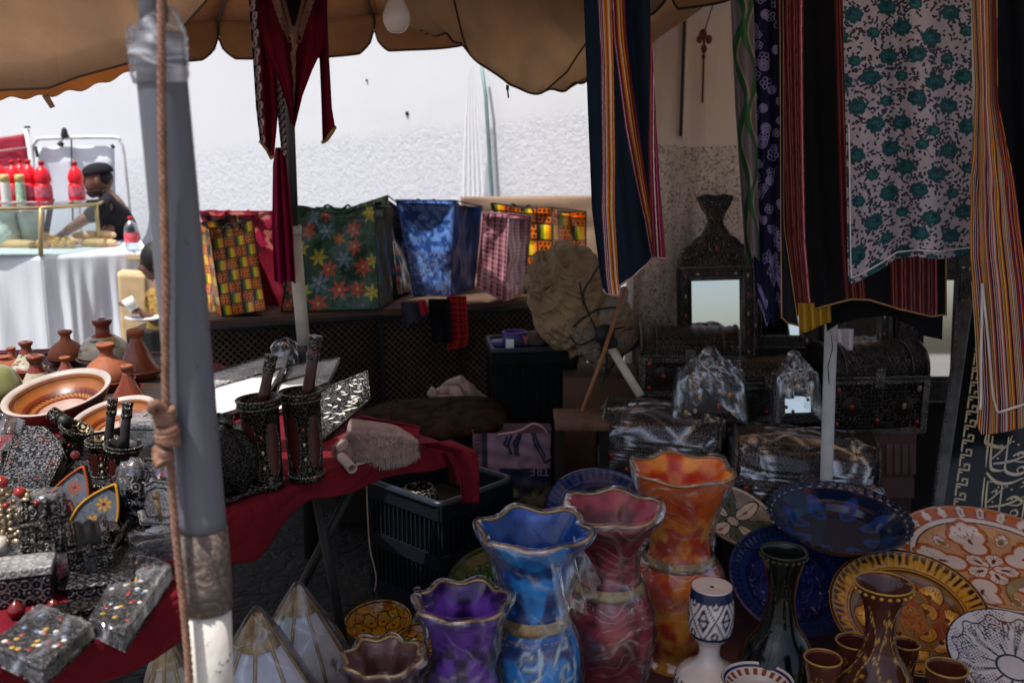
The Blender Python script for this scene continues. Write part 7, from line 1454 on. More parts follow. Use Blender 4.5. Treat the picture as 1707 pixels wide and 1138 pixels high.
    # ground cloth and odd bits on it
    m = MB(); m.quad([(-1.9, 2.45, .004), (2.6, 2.45, .004), (2.6, 4.9, .004), (-1.9, 4.9, .004)], 40, 30, .0015, 4, 3); tag(m.build('ground_shade_sheet', mat('ground_shade', (.005, .005, .006), (.010, .009, .009), 5, .7, crease=(6, .6))), 'near black sheet laid in for the shade on the ground behind the vases', 'shade sheet')  # dark sheet added so the shaded ground is dark in its colour
    m = MB(); a_ = [G(560, 1300, .006), G(1900, 1300, .006), G(1900, 905, .006), G(930, 905, .006)]; m.quad(a_, 40, 30, .0015, 4, 2); tag(m.build('ground_cloth', mat('dusty_red_cloth', (.12, .045, .045), (.07, .03, .03), 8, .9, bump=.5, bs=60), world=True), 'dusty dark red cloth spread on the ground under the vases and plates', 'cloth')
    m = MB(); a_ = P(697, 1005, 2.75); a_[2] = 0; m.lathe(smooth([(0, 0), (.03, 0), (.035, .1), (.012, .17), (.013, .24), (0, .245)], 20), 18); tag(m.build('dark_bottle', mat('dark_glass', (.02, .018, .015), rough=.15, coat=.5, bump=0), loc=tuple(a_)), 'dark bottle with brown stopper on the ground behind the purple vase', 'bottle')
plates()
# ================================================================== LEFT DISPLAY TABLE
ZT = .75
def left_table():
    edge = [(-230, 1180), (0, 1096), (160, 1045), (302, 985), (373, 858), (474, 814), (537, 791), (620, 769), (700, 751), (738, 737)]
    E = np.array([G(x, y, ZT) for x, y in edge]); back = np.array([G(560, 676, ZT), G(470, 640, ZT), G(300, 588, ZT), G(150, 580, ZT), G(-60, 585, ZT), G(-200, 640, ZT)])
    r = thing('display_table', 'long folding display table with crossed legs under the red cloth on the left', 'table', (-.7, 2.3, 0))
    poly = np.concatenate([E, back]); inner = poly.copy(); c = poly.mean(0); inner[:, :2] = c[:2] + (poly[:, :2] - c[:2]) * .985; inner[:, 2] = ZT - .012
    m = MB(); n = len(inner); lo = inner.copy(); lo[:, 2] -= .022; i = np.arange(n); m.add(np.concatenate([inner, lo]), [[list(range(n))], [list(range(2 * n - 1, n - 1, -1))], np.stack([i, (i + 1) % n, (i + 1) % n + n, i + n], -1)], sm=False); m.build('tabletop', wood('table_board', (.30, .20, .12), (.2, .13, .08), 6), r, world=True)
    lg = mat('leg_tube', (.035, .03, .03), rough=.5, metal=.3)
    for (x0, y0), (x1, y1) in (((505, 800), (640, 1015)), ((600, 790), (470, 1030))):
        a = G(x0, y0, ZT - .03); b = G(x1, y1, .0); b[1] = min(b[1], a[1] + .15); b = np.array([b[0], a[1] + .05, 0.]); m = MB(); m.tube([a + [0, .1, 0], b + [0, .1, 0]], .013, 8); m.build('leg', lg, r, world=True)
    for q in (G(0, 900, ZT), G(100, 700, ZT)): m = MB(); m.tube([q - [0, 0, .03], q * [1, 1, 0]], .014, 8); m.build('leg', lg, r, world=True)
    # red cloth: top sheet with a hanging edge
    m = MB(); nE = 120; s_ = np.r_[0, np.cumsum(np.linalg.norm(np.diff(E, axis=0), axis=1))]; t_ = np.linspace(0, s_[-1], nE); Ed = np.stack([np.interp(t_, s_, E[:, k]) for k in range(3)], -1)
    k = np.array([.25, .5, .25]); 
    for _ in range(6): Ed[1:-1] = (Ed[:-2] + 2 * Ed[1:-1] + Ed[2:]) / 4
    T2 = np.gradient(Ed, axis=0); Nn = np.stack([T2[:, 1], -T2[:, 0]], -1); Nn /= np.linalg.norm(Nn, axis=1)[:, None]
    dr = np.interp(t_ / s_[-1], [0, .45, .60, .72, 1.], [.085, .085, .12, .05, .055]) + .006 * np.sin(t_ * 21)
    rows = []
    for j, v in enumerate(np.linspace(0, 1, 14)):
        q = Ed.copy(); q[:, :2] += Nn * (.006 * math.sin(min(1, v * 4) * 1.57) + .012 * v * np.sin(t_ * 17 + 1.2 * np.sin(t_ * 5)) + .012 * v)[:, None]; q[:, 2] = ZT + .001 - dr * v; rows.append(q)
    m.add(np.concatenate(rows), gridF(nE, 14)); B = np.array([np.interp(np.linspace(0, 1, nE), np.linspace(0, 1, len(back)), back[::-1][:, q]) for q in range(3)]).T
    rows = []
    for v in np.linspace(0, 1, 24): q = Ed * (1 - v) + B * v; q[:, 2] = ZT + .001 + .003 * ns(q[:, 0], q[:, 1], 2.2, 5) * min(1, v * 5); rows.append(q)
    m.add(np.concatenate(rows), gridF(nE, 24))
    RC = mat('red_cotton', (.150, .004, .013), (.095, .003, .010), 4, .85, bump=.35, bs=350, spec=.2, crease=(3, .5))
    o = m.build('tablecloth', RC, world=True); tag(o, 'red cloth spread over the left display table with a short hanging edge', 'tablecloth'); q = o.modifiers.new('thickness', 'SOLIDIFY'); q.thickness = .0015; q.offset = -1
    # corner tails at the far end
    def tail(pts, Y0, nm, lab):
        m = MB(); L_, R_ = pts
        def fn(u, v): 
            l = np.stack([np.interp(v, np.linspace(0, 1, len(L_)), [q[k] for q in L_]) for k in (0, 1)], -1); rr = np.stack([np.interp(v, np.linspace(0, 1, len(R_)), [q[k] for q in R_]) for k in (0, 1)], -1); q = l * (1 - u)[..., None] + rr * u[..., None]; return P(q[..., 0], q[..., 1], Y0 + .02 * np.sin(u * 5 + v * 2))
        m.grid(fn, 24, 30); return m.build(nm, RC, o, world=True, solid=.002)
    tail(([(770, 838), (766, 790), (740, 752), (700, 740)], [(798, 838), (799, 790), (795, 752), (752, 733)]), 2.50, 'hanging_corner', '')
    tail(([(752, 805), (750, 780), (735, 762), (690, 765)], [(768, 808), (766, 775), (760, 750), (745, 745)]), 2.56, 'hanging_corner', '')
    m = MB(); m.tube(smooth([P(611, 806, 2.42), P(613, 860, 2.42), P(617, 915, 2.42), P(627, 960, 2.42), P(624, 985, 2.42)], 30), .0022, 6); tag(m.build('hanging_string', mat('jute', (.22, .17, .12), rough=.9), world=True), 'thin pale string hanging from the red covered table edge', 'string')
left_table()
def on(px, py, z=ZT): return G(px, py, z + .003)
def tagines():
    TC = mat('terracotta', (.33, .105, .05), (.24, .07, .035), 7, .6, bump=.25, bs=50); TG = mat('terracotta_glazed', (.20, .045, .022), (.13, .03, .016), 9, .28, coat=.4, bump=.1)
    PT = matC('painted_pottery', .3, bump=.15, bs=50, coat=.4, sc=16)
    def painted_cv(seed, bg=(.45, .42, .33)):
        cv = CV(260, 200, bg); rs = random.Random(seed); X, Y = cv.grid(); cv.mask(Y < .08, rgb(0x5a1c14)); cv.mask(Y > .62, rgb(0x7a2c18))
        for i in range(30): cv.ell(rs.random(), .1 + rs.random() * .5, rs.uniform(.03, .06), rs.uniform(.015, .035), rs.choice([rgb(0xb08a28), rgb(0x4a5a34), rgb(0x3a1c18), rgb(0xb8aa84), rgb(0x8a3a1c), rgb(0xc09a3a)]), rs.random() * 3)
        for i in range(12): x = rs.random(); t_ = np.linspace(0, 5, 14); cv.line(list(zip(x + .02 * np.cos(t_) + t_ * .008, .15 + .4 * rs.random() + .04 * np.sin(t_))), .008, rgb(0x2a3020))
        return cv
    def tagine(label, cx, ty, by, hw, mat_, cv=None, shape='cone', base=True, dishm=None, z=ZT, lean=0):
        # by is the pixel row of the rim of the dish; find Y so that the dish stands on the table
        Y = float(G(cx, by + hw * .5, z)[1]); b = on(cx, by + hw * .5, z - .003); k = S(1, Y, by); R_ = hw * k; H = (by - ty) * k * 1.02; hb = R_ * .42 if base else .0
        r = thing('tagine', label, 'tagine', b, (0, lean, 0), 'tagines on the left table')
        if base: m = MB(); m.lathe(smooth([(0, 0), (R_ * .6, 0), (R_ * .95, hb * .7), (R_ * 1.08, hb), (R_ * 1.02, hb * 1.04), (R_ * .9, hb * .8), (0, hb * .4)], 34), 36); m.build('dish', dishm or TC, r)
        if shape == 'cone': pr = [(R_ * .95, hb * .9), (R_ * .92, hb * .95 + H * .06), (R_ * .70, hb + H * .25), (R_ * .48, hb + H * .46), (R_ * .33, hb + H * .64), (R_ * .27, hb + H * .72)]
        else: pr = [(R_ * .95, hb * .9), (R_ * .97, hb + H * .08), (R_ * .90, hb + H * .28), (R_ * .68, hb + H * .46), (R_ * .42, hb + H * .58), (R_ * .28, hb + H * .66)]
        kn = [(R_ * .28, pr[-1][1]), (R_ * .26, hb + H * .80), (R_ * .36, hb + H * .90), (R_ * .37, hb + H * .98), (R_ * .24, hb + H * 1.0), (0, hb + H * .93)]
        m = MB(); m.lathe(smooth(pr, 40), 44, cv=cv, jit=.001); l = m.build('lid', mat_ if cv is None else PT, r); m = MB(); m.lathe(smooth(kn, 26), 30); m.build('knob', TC if cv is None else TG, l); return r
    tagine('plain terracotta tagine with wide knob, back row left of the big painted one', 113, 548, 592, 30, TC, shape='dome')
    tagine('large painted tagine with glazed dark dish at the back near the plywood crate', 176, 528, 592, 42, TC, painted_cv(3), 'dome', dishm=mat('cream_glaze', (.40, .34, .28), (.12, .05, .035), 14, .25, coat=.4))
    tagine('rounded plain terracotta tagine in front of the big painted one', 182, 568, 628, 40, TC, shape='dome')
    tagine('tall plain terracotta cone tagine next to the grey pole', 232, 545, 612, 38, TG)
    tagine('slim brown tagine with long neck standing behind the dark pestles', 216, 605, 660, 28, TG)
    tagine('painted yellow and green tagine above the large white rimmed bowl', 66, 588, 652, 38, TC, painted_cv(5))
    tagine('painted tagine with dark knob behind the yellow and green one', 48, 566, 612, 30, TG, painted_cv(7))
    tagine('small terracotta tagine at the left edge of the row', 8, 590, 606, 34, TC, shape='dome')
    tagine('small dark glazed tagine between the left edge and the painted ones', 22, 577, 606, 20, TG)
    tagine('little terracotta tagine beside the slim brown one', 163, 612, 646, 20, TC, shape='dome')
    tagine('small dark tagine with a white ringed dish in the middle of the row', 112, 592, 628, 24, TG, dishm=mat('cream_glaze', (.40, .34, .28)))
    b = on(0, 690); m = MB(); m.lathe(smooth([(0, 0), (.045, .005), (.075, .05), (.078, .09), (.055, .135), (.02, .15), (0, .148)], 40), 40); tag(m.build('green_jar', mat('olive_glaze', (.24, .25, .10), (.17, .18, .07), 5, .3, coat=.4, bump=.1), loc=(float(b[0]) - .01, float(b[1]), ZT)), 'round olive green glazed jar cut by the left edge of the photo', 'jar')
    # wide bowls
    def bowl(label, cx, cy, hw, tiltx, tilty, seed, sc=.42):
        cv = CV(360, 260, rgb(0x6a2a18)); X, Y = cv.grid(); H = 260 / 360; V = Y / H; cv.mask(V > .62, rgb(0x8a5226)); rs = random.Random(seed)
        for k in range(40): x = k / 40; cv.line([(x, .50 * H), (x + .0125, .57 * H), (x + .025, .50 * H)], .012, rgb(0x3a140c)); cv.line([(x, .44 * H), (x + .0125, .50 * H), (x + .025, .44 * H)], .008, rgb(0xb07a34))
        cv.mask(V < .40, rgb(0xa88a80)); cv.mask(V < .25, rgb(0xb49a92)); cv.mask((V > .38) & (V < .40), rgb(0x4a1c10)); cv.mask(V > .86, rgb(0xb0a49c)); cv.mask(abs(V - .80) < .012, rgb(0x2a100c))
        Y0 = float(G(cx, cy + hw * .3, ZT)[1]); k = S(hw, Y0, cy); b = on(cx, cy + hw * .32); r = thing('serving_bowl', label, 'bowl', b + [0, 0, .01], (tiltx, tilty, 0), 'wide glazed bowls')
        m = MB(); pr = smooth([(0, k * .14), (k * .5, k * .16), (k * .80, k * .34), (k * .90, k * .52), (k * 1.0, k * .56), (k * 1.02, k * .55)], 60); m.lathe(pr, 80, cv=cv); m.build('inside', PT, r); m = MB(); m.lathe(smooth([(k * 1.02, k * .55), (k * 1.0, k * .50), (k * .78, k * .18), (k * .5, 0.0), (0, 0)], 30), 60); m.build('outside', mat('bowl_brown', (.15, .05, .03), (.09, .03, .02), 10, .3, coat=.3), r)
    bowl('large white rimmed brown glazed bowl below the painted tagines', 108, 672, 84, .22, -.10, 3); bowl('second white rimmed bowl partly behind the dark pestles and the pole', 200, 706, 66, .18, -.15, 5)
tagines()
def mortars():
    LE = mat('leather_brown', (.045, .008, .006), (.028, .006, .005), 14, .35, coat=.3)
    def mortar(label, top, bot, hwt, hwb, body, pest=None, rim=.008, pm=None):
        b = on(*bot); Yb = float(b[1]); t0 = P(top[0], top[1], Yb - .0); ax = np.array(t0) - np.array(b); H = float(np.linalg.norm(ax)); 
        rx, ry = -math.atan2(ax[1], ax[2]), math.atan2(ax[0], ax[2]); k = S(1, Yb, bot[1]); Rt, Rb = hwt * k, hwb * k
        r = thing('mortar', label, 'mortar', b, (rx * 0, ry, 0), 'carved mortars with pestles')
        m = MB(); m.lathe([(0, 0), (Rb * 1.05, 0), (Rb * 1.06, .012), (Rb, .02), (Rb * .3 + Rt * .7, H * .9), (Rt * 1.03, H * .93), (Rt * 1.05, H), (Rt * .88, H), (Rt * .8, H * .8), (Rb * .6, .03), (0, .03)], 44); m.build('body', body, r)
        m = MB(); a = np.linspace(0, 6.283, 49)[:-1]
        for z, q in ((H, 1.05), (H * .92, 1.04), (.014, 1.06 * Rb / Rt)): m.tube(np.stack([Rt * q * np.cos(a), Rt * q * np.sin(a), z + 0 * a], -1), .0026, 6, close=True)
        m.build('silver_rim', TRIMS, r, split=True)
        # leather panel with edging on the side facing the street, inlaid gems
        m = MB(); e = MB()
        for a0, wd in ((-1.95, .42), (-.75, .40)):
            u, v = UV(10, 24); w_ = wd * (.55 + .45 * np.sin(v * math.pi)); aa = a0 + (u - .5) * 2 * w_; z = H * (.18 + .58 * v); R_ = (Rb + (Rt - Rb) * z / H) * 1.015; m.add(np.stack([R_ * np.cos(aa), R_ * np.sin(aa), z], -1), gridF(10, 24))
            for s_ in (0, 1): vv = np.linspace(0, 1, 20); w2 = wd * (.55 + .45 * np.sin(vv * math.pi)); aa = a0 + (s_ - .5) * 2 * w2; z = H * (.18 + .58 * vv); R_ = (Rb + (Rt - Rb) * z / H) * 1.03; e.tube(np.stack([R_ * np.cos(aa), R_ * np.sin(aa), z], -1), .0017, 5)
        m.build('leather_panel', LE, r, split=True); e.build('panel_edging', TRIMS, r, split=True)
        m = MB()
        for i, (a0, f) in enumerate(((-1.35, .45), (-1.35, .62), (-1.35, .28), (-2.4, .5))): R_ = (Rb + (Rt - Rb) * f) * 1.03; m.sph((R_ * math.cos(a0), R_ * math.sin(a0), f * H), (.0035, .0035, .005), 8, i % 2)
        m.build('inlay', [BONE, REDG], r, split=True)
        if pest:
            (x0, y0), (x1, y1), pr_ = pest; d0 = P(x0, y0, Yb) - np.array(b); d1 = P(x1, y1, Yb + .01) - np.array(b); p = thing('pestle', 'pestle standing in the ' + label.replace('mortar', 'mortar,') if 0 else plab.pop(0), 'pestle', tuple(np.array(b) + d0 * [1, 1, .0] * 0), group='pestles standing in mortars')
            p.location = b; WLOC[p.name] = tuple(float(q) for q in b); low = d0 - (d1 - d0) * .35; rr = pr_ * k
            m = MB(); m.tube([low, d0, d0 * .7 + d1 * .3, d1], [rr * 1.1, rr, rr * .9, rr], 16); m.build('handle', pm or LE, p); dd = (d1 - d0)
            m = MB()
            for f in (1.0, .97, .66, .62): q = d0 + dd * f; n_ = dd / np.linalg.norm(dd); m.tube([q - n_ * .004, q + n_ * .004], rr * 1.12, 16)
            m.tube([d1 - dd / np.linalg.norm(dd) * .026, d1], rr * 1.06, 16); m.build('silver_band', TRIMS, p, split=True)
    plab = ['brown banded pestle standing in the left tall carved mortar', 'reddish banded pestle standing in the right tall carved mortar', 'left of the two dark pestles beside the grey pole', 'right of the two dark pestles beside the grey pole', 'short dark pestle with brown tip leaning out of the tilted mortar']
    global _pl; _pl = plab
    mortar('tall dark carved mortar with leather panels, left of the pair on the middle table', (430, 664), (446, 812), 34, 27, MW, ((441, 655), (452, 594), 9.5))
    mortar('tall dark carved mortar with leather panels, right of the pair on the middle table', (500, 652), (512, 797), 33, 28, MW, ((514, 648), (526, 562), 10))
    DKP = mat('black_wood', (.012, .010, .010), (.03, .027, .026), 30, .5)
    mortar('carved silver mortar with red stone, left of the pair beside the grey pole', (170, 733), (176, 798), 25, 20, metalwork('brass_work', (.02, .015, .01), (.45, .34, .20), 60, .35, .8, .6), ((182, 724), (188, 666), 7.5), pm=DKP)
    mortar('dark mortar with pale rim, right of the pair beside the grey pole', (206, 740), (204, 812), 29, 19, DKP, ((208, 728), (213, 672), 8), pm=DKP)
    mortar('small carved mortar tilted to the right behind the carved panel', (128, 712), (106, 768), 25, 19, metalwork('brass_work', (.02, .015, .01), (.45, .34, .20)), ((107, 702), (88, 690), 11), pm=DKP)
mortars()
def table_goods():
    SIL = metalwork('bright_silverwork', (.36, .35, .35), (.72, .72, .72), 90, .42, .25, .9, .6); SILD = metalwork('grey_silverwork', (.010, .009, .010), (.20, .195, .205), 95, .36, .65, .6, .8)
    NCR = mat('nacre_white', (.62, .60, .56), (.50, .48, .45), 30, .3, coat=.3, bump=0)
    # carved trays and white papers in the sun
    def slab(label, name, quad_, zs, m_, th=.012, cat='tray', rim=True, inl=0, seed=1, scal=0):
        C4 = [G(x, y, ZT + z) for (x, y), z in zip(quad_, zs)]; a, b, c, d = C4; N = np.cross(b - a, d - a); N /= np.linalg.norm(N); N = N * (1 if N[2] > 0 else -1); r = thing(name, label, cat, (a + c) / 2)
        m = MB(); m.quad([q for q in C4], 30, 30, .0008, 4, seed); o = m.build('plate_face', m_, r, world=True, solid=th); 
        m = MB(); m.tube([q + N * .006 for q in C4], .004, 6, close=True); m.build('edge_trim', TRIMS, r, world=True)
        if inl:
            m = MB(); rs = random.Random(seed); t1 = (b - a) / np.linalg.norm(b - a); t2 = np.cross(N, t1)
            for i in range(inl):
                u, v = rs.uniform(.1, .9), rs.uniform(.1, .9); p = (a * (1 - u) + b * u) * (1 - v) + (d * (1 - u) + c * u) * v + N * (th * .6 + .0008); a0 = rs.uniform(0, 3.1); l, w_ = .013, .0048; e1 = t1 * math.cos(a0) + t2 * math.sin(a0); e2 = np.cross(N, e1)
                m.add(np.array([p - e1 * l, p - e2 * w_, p + e1 * l, p + e2 * w_]), [[[0, 1, 2, 3]]], sm=False)
            m.build('nacre_inlay', NCR, r, world=True, split=True)
        return r
    WPm = mat('white_paper', (.66, .66, .66), (.58, .58, .58), 10, .6, bump=.3, bs=20)
    slab('bright white carved tray lying in the sun right of the grey pole', 'carved_tray', [(352, 690), (468, 640), (484, 585), (350, 625)], (.0, .02, .07, .02), SIL, inl=14, seed=2)
    slab('white paper sheet glaring in the sun behind the left tall mortar', 'paper_sheet', [(352, 700), (440, 672), (470, 616), (356, 648)], (.02, .03, .05, .04), WPm, cat='paper', th=.003)
    slab('bright carved tray behind the right tall mortar below the umbrella pole', 'carved_tray', [(470, 672), (548, 640), (566, 600), (480, 612)], (.0, .03, .07, .03), SIL, inl=10, seed=4)
    slab('white paper wrapping under the bright tray between the two tall mortars', 'paper_sheet', [(455, 690), (500, 676), (520, 625), (466, 640)], (.01, .02, .04, .02), WPm, cat='paper', th=.003)
    slab('dark hand shaped tray with white diamond inlay leaning right of the tall mortars', 'inlaid_tray', [(536, 738), (616, 668), (613, 622), (532, 655)], (.0, .05, .12, .06), SILD, inl=34, seed=6)
    for i, (q, mt, lab) in enumerate((([(-30, 965), (118, 990), (156, 905), (-10, 880)], SILD, 'dark embossed tray under the long silver box at the left edge'), ([(122, 1003), (216, 1012), (270, 915), (170, 900)], MW, 'dark embossed tray under the larger film wrapped case'), ([(-20, 870), (104, 886), (150, 790), (0, 770)], SILD, 'grey embossed tray below the carved plaque with red stones'), ([(176, 905), (300, 905), (304, 800), (186, 796)], MW, 'dark tray under the round lace fan beside the pole'), ([(96, 806), (214, 822), (296, 752), (150, 735)], SILD, 'grey embossed tray under the small mortars'), ([(220, 770), (330, 765), (320, 690), (212, 700)], MW, 'dark tray under the film wrapped box behind the pole'), ([(345, 850), (470, 806), (430, 700), (345, 720)], MW, 'dark tray under the black beaded bag and left tall mortar'))):
        slab(lab, 'embossed_tray', q, (.004 + .0012 * i,) * 4, mt, th=.006, seed=i)
    slab('dark wooden board lying under the row of tagines', 'wooden_board', [(-150, 735), (330, 700), (330, 592), (-120, 592)], (.0015,) * 4, wood('board_dark', (.05, .03, .022), (.025, .016, .012), 8), cat='board', th=.002)
    b = on(474, 618); m = MB(); m.lathe(smooth([(0, 0), (.05, .0), (.052, .05), (.03, .10), (0, .12)], 20), 30, jit=.012); tag(m.build('film_ball', [film('clear_film', 1., .1)], loc=(float(b[0]), float(b[1]) + .02, ZT)), 'loose crumple of clear film at the foot of the white umbrella pole', 'film')
    # dark cluster behind the pole
    def lump(name, label, cx, cy, hw, hh, m_, seed, jit=.2, cat='bundle', Y=None, zb=ZT, base=None):
        b = on(cx, base or (cy + hh)); k = S(1, float(b[1]), cy); m = MB(); u, v = UV(50, 34); a = u * 6.283; q = (v - .5) * math.pi; n = 1 + jit * ns(np.cos(a) * np.cos(q), np.sin(a) + np.sin(q) * 1.3, .8, seed) + jit * .3 * ns(a, q * 2, 2., seed)
        m.add(np.stack([hw * k * np.cos(a) * np.cos(q) * n, hw * k * .7 * np.sin(a) * np.cos(q) * n, hh * k * (1 + np.sin(q) * n)], -1), gridF(50, 34)); return tag(m.build(name, m_, loc=tuple(b)), label, cat)
    lump('black_beaded_bag', 'dark beaded bag slumped behind the grey pole beside the left tall mortar', 388, 770, 44, 58, metalwork('beaded_black', (.006, .006, .006), (.06, .055, .05), 120, .4, .6, .4), 3, .10, 'bag')
    lump('black_pouch', 'small shiny black pouch on top of the dark beaded bag', 368, 700, 24, 26, mat('black_patent', (.012, .012, .013), rough=.2, coat=.6, bump=.5, bs=20), 5, .22, 'pouch', base=742)
    m = MB(); b = on(396, 800); m.tube([b + [0, -.01, .02], b + [0, .0, .16]], .0022, 6); tag(m.build('thin_rod', TRIMS, world=True), 'thin brass rod standing left of the tall mortars', 'rod')
    # fur hat on red cloth, paper roll
    b = on(632, 758); r = thing('fur_hat', 'grey brown fur hat lying on the red cloth at the table end', 'hat', b); m = MB(); fur = mat('fur_base', (.28, .20, .18), (.18, .12, .11), 30, .9); k = S(1, float(b[1]), 740)
    c0 = np.array([[-58, 30], [-52, 12], [-35, 4], [-10, -2], [18, 0], [45, 6], [66, 14]]); p = smooth([(x * k, (-4 - y * .9) * 0 + (30 - y) * k * .35 - .03, (12 + y * .4) * k) for x, y in c0], 24); m.tube(p, np.interp(np.linspace(0, 1, 24), [0, .15, .5, .85, 1], [.012, .036, .040, .026, .006]), 14); m.tube(smooth([(-52 * k, .05, 34 * k), (-20 * k, .07, 26 * k), (20 * k, .06, 22 * k), (60 * k, .03, 16 * k)], 16), [.03] * 10 + list(np.linspace(.028, .008, 6)), 12); m.build('fur_band', fur, r)
    m = MB(); rs = np.random.RandomState(3); n = 5200; i = rs.randint(1, 23, n); a = rs.rand(n) * 6.283; R_ = np.interp(i / 23, [0, .15, .5, .85, 1], [.012, .036, .040, .026, .006]); t_ = np.gradient(p, axis=0)[i]; t_ /= np.linalg.norm(t_, axis=1)[:, None]; up = np.cross(t_, [0, 1., 0]); up /= np.linalg.norm(up, axis=1)[:, None]; sd = np.cross(t_, up); nrm = up * np.cos(a)[:, None] + sd * np.sin(a)[:, None]; root = p[i] + t_ * (rs.rand(n, 1) - .5) * .008 + nrm * R_[:, None] * .95
    ln = .010 + rs.rand(n, 1) * .010; tip = root + nrm * ln + t_ * (rs.rand(n, 1) - .3) * .012 + np.array([0, 0, -.004]); w_ = t_ * .0011; V = np.stack([root - w_, root + w_, tip], 1).reshape(-1, 3); m.add(V, np.arange(3 * n).reshape(-1, 3), sm=False); h = m.build('fur_hairs', mat('fur_hair', (.46, .37, .33), (.24, .17, .15), 60, .7, bump=0), r)
    m = MB(); u, v = UV(30, 12); m.add(np.stack([(u * 105 - 42) * k, .05 + .03 * np.sin(v * 3.1) + v * .05, (22 + 26 * np.sin(v * 1.6) * (1 - u * .75)) * k], -1), gridF(30, 12)); m.build('red_crown', mat('red_cotton', (.30, .008, .022)), r, solid=.004)
    b = on(574, 774); m = MB(); rr = .0125; a = np.linspace(0, 6.283, 25)[:-1]; T = TR(b + [0, 0, rr], (math.pi / 2 + .1, 0, .5)); m.lathe([(rr, -.02), (rr, .06), (rr * .78, .06), (rr * .72, -.02), (rr, -.02)], 24, T=T); o = m.build('paper_roll', mat('roll_cream', (.40, .32, .28), (.3, .23, .2), 12, .6), world=True); tag(o, 'cream paper roll lying with its open end toward the viewer beside the right tall mortar', 'paper roll')
    m = MB(); m.quad([on(586, 778), on(640, 764), on(700, 742), on(600, 752)], 24, 12, .003, 3, 3); tag(m.build('lace_cloth', mat('lace_print', (.45, .40, .42), (.10, .09, .10), 90, .8), world=True), 'grey and white printed cloth lying under the fur hat', 'cloth')
    # big carved panel with red stones, left
    def panel(label, name, px4, Y4, m_, gems, th=.018, par=None, cat='carved plaque', grp=None, wrap=None, out=None):
        C4 = [P(x, y, Y) if Y else G(x, y, ZT + th + .003) for (x, y), Y in zip(px4, Y4)]; a, b, c, d = C4; N = np.cross(b - a, d - a); N /= np.linalg.norm(N); N = N * (1 if (N[2] > 0 if abs(N[2]) > .5 else N[1] < 0) else -1); r = thing(name, label, cat, (a + b) / 2, group=grp)
        def at_(u, v): return (a * (1 - u) + b * u) * (1 - v) + (d * (1 - u) + c * u) * v
        O = out or [(0, 0), (1, 0), (1, 1), (0, 1)]; n = len(O); F_ = np.array([at_(*q) for q in O]); m = MB(); i = np.arange(n); m.add(np.concatenate([F_, F_ - N * th]), [[list(range(n))], [list(range(2 * n - 1, n - 1, -1))], np.stack([i, (i + 1) % n, (i + 1) % n + n, i + n], -1)], sm=False); m.build('board', m_, r, world=True, bev=.002)
        m = MB(); cO = np.mean(O, 0)
        for s_ in (.96, .68): m.tube([at_(*(cO + (np.array(q) - cO) * s_)) + N * .001 for q in O], .0016, 5, close=True)
        m.build('bead_trim', TRIMS, r, world=True)
        if gems:
            m = MB()
            for (u, v, s_, mi) in gems: m.sph(at_(u, v) + N * .001, (s_, s_, s_ * .35) if N[2] > .5 else (s_, s_ * .6, s_), 8, mi)
            m.build('stone', [REDG, YELG, BLUG, NCR], r, world=True, split=True)
        if wrap:
            m = MB(); sd = int(px4[0][0] + px4[0][1]); 
            def fn(u, v): U = (u - .5) * 1.10 + .5; W = (v - .5) * 1.10 + .5; q = at_(U[..., None], W[..., None]); e = np.minimum(np.minimum(u, 1 - u), np.minimum(v, 1 - v)); return q + N * (np.where(e < .04, -th * .75, .004) + .003 * ns(u * 2, v * 2, 1.5, sd))[..., None]
            m.grid(fn, 90, 90); m.build('film_wrap', wrap, r, world=True)
        return r
    g = [(.5, .93, .005, 0), (.58, .90, .005, 0), (.68, .88, .005, 0), (.9, .62, .006, 0), (.12, .64, .005, 0), (.2, .5, .004, 2), (.75, .3, .004, 0), (.5, .5, .004, 2), (.35, .7, .003, 2), (.62, .72, .003, 2), (.1, .3, .005, 0)]
    panel('large grey carved panel with red stones leaning at the far left', 'carved_plaque', [(0, 800), (66, 838), (112, 742), (30, 700)], [2.12, 2.02, 2.22, 2.34], SILD, g, .02, out=[(0, 0), (1, 0), (1, .85), (.8, 1.02), (.5, 1.1), (.2, .98), (0, .8)])
    m = MB(); m.grid(lambda u, v: P(-30 + u * 62 + v * 10, 800 - v * 120 + 20 * u, 2.2 + .2 * v + .02 * ns(u, v, 2, 4)), 40, 40); tag(m.build('film_sheet', film('clear_film', 1.)), 'crinkled sheet of clear film at the left edge beside the carved panel', 'film')
    for (lab, cxy, cc, Y, w_, h_, ry) in (('pointed arch plaque painted grey with orange flowers and border', (118, 855), 'o', 1.98, 70, 92, .35), ('pointed arch plaque painted grey with yellow flowers and border', (160, 880), 'y', 1.90, 76, 92, .5)):
        k = S(1, Y, cxy[1]); b = on(cxy[0], cxy[1] + 0); b = P(cxy[0] - 14, cxy[1] + 8, Y); r = thing('arch_plaque', lab, 'plaque', b, (-.35, ry, 0), 'pointed arch plaques')
        t_ = np.linspace(0, 1, 14); W_, H = w_ * k / 2, h_ * k; hal = [(W_ * (1 - q ** 1.7) + .0005, H * (.22 + .78 * q)) for q in t_]; O = [(-W_, 0)] + [(-x, z) for x, z in hal] + [(x, z) for x, z in hal[::-1]] + [(W_, 0)]
        m = MB(); m.prism(O, .02); m.build('board', DKW, r)
        bc = rgb(0xb08018) if cc == 'y' else rgb(0x9a4218); fcx = CV(160, 200, rgb(0x565c66)); rs = random.Random(3); X, Yg = fcx.grid()
        for q in range(40): fcx.ell(rs.random(), rs.random() * 1.25, .03, .012, rgb(0x2c3038), rs.random() * 3); fcx.ell(rs.random(), rs.random() * 1.25, .02, .008, rgb(0x8a909a), rs.random() * 3)
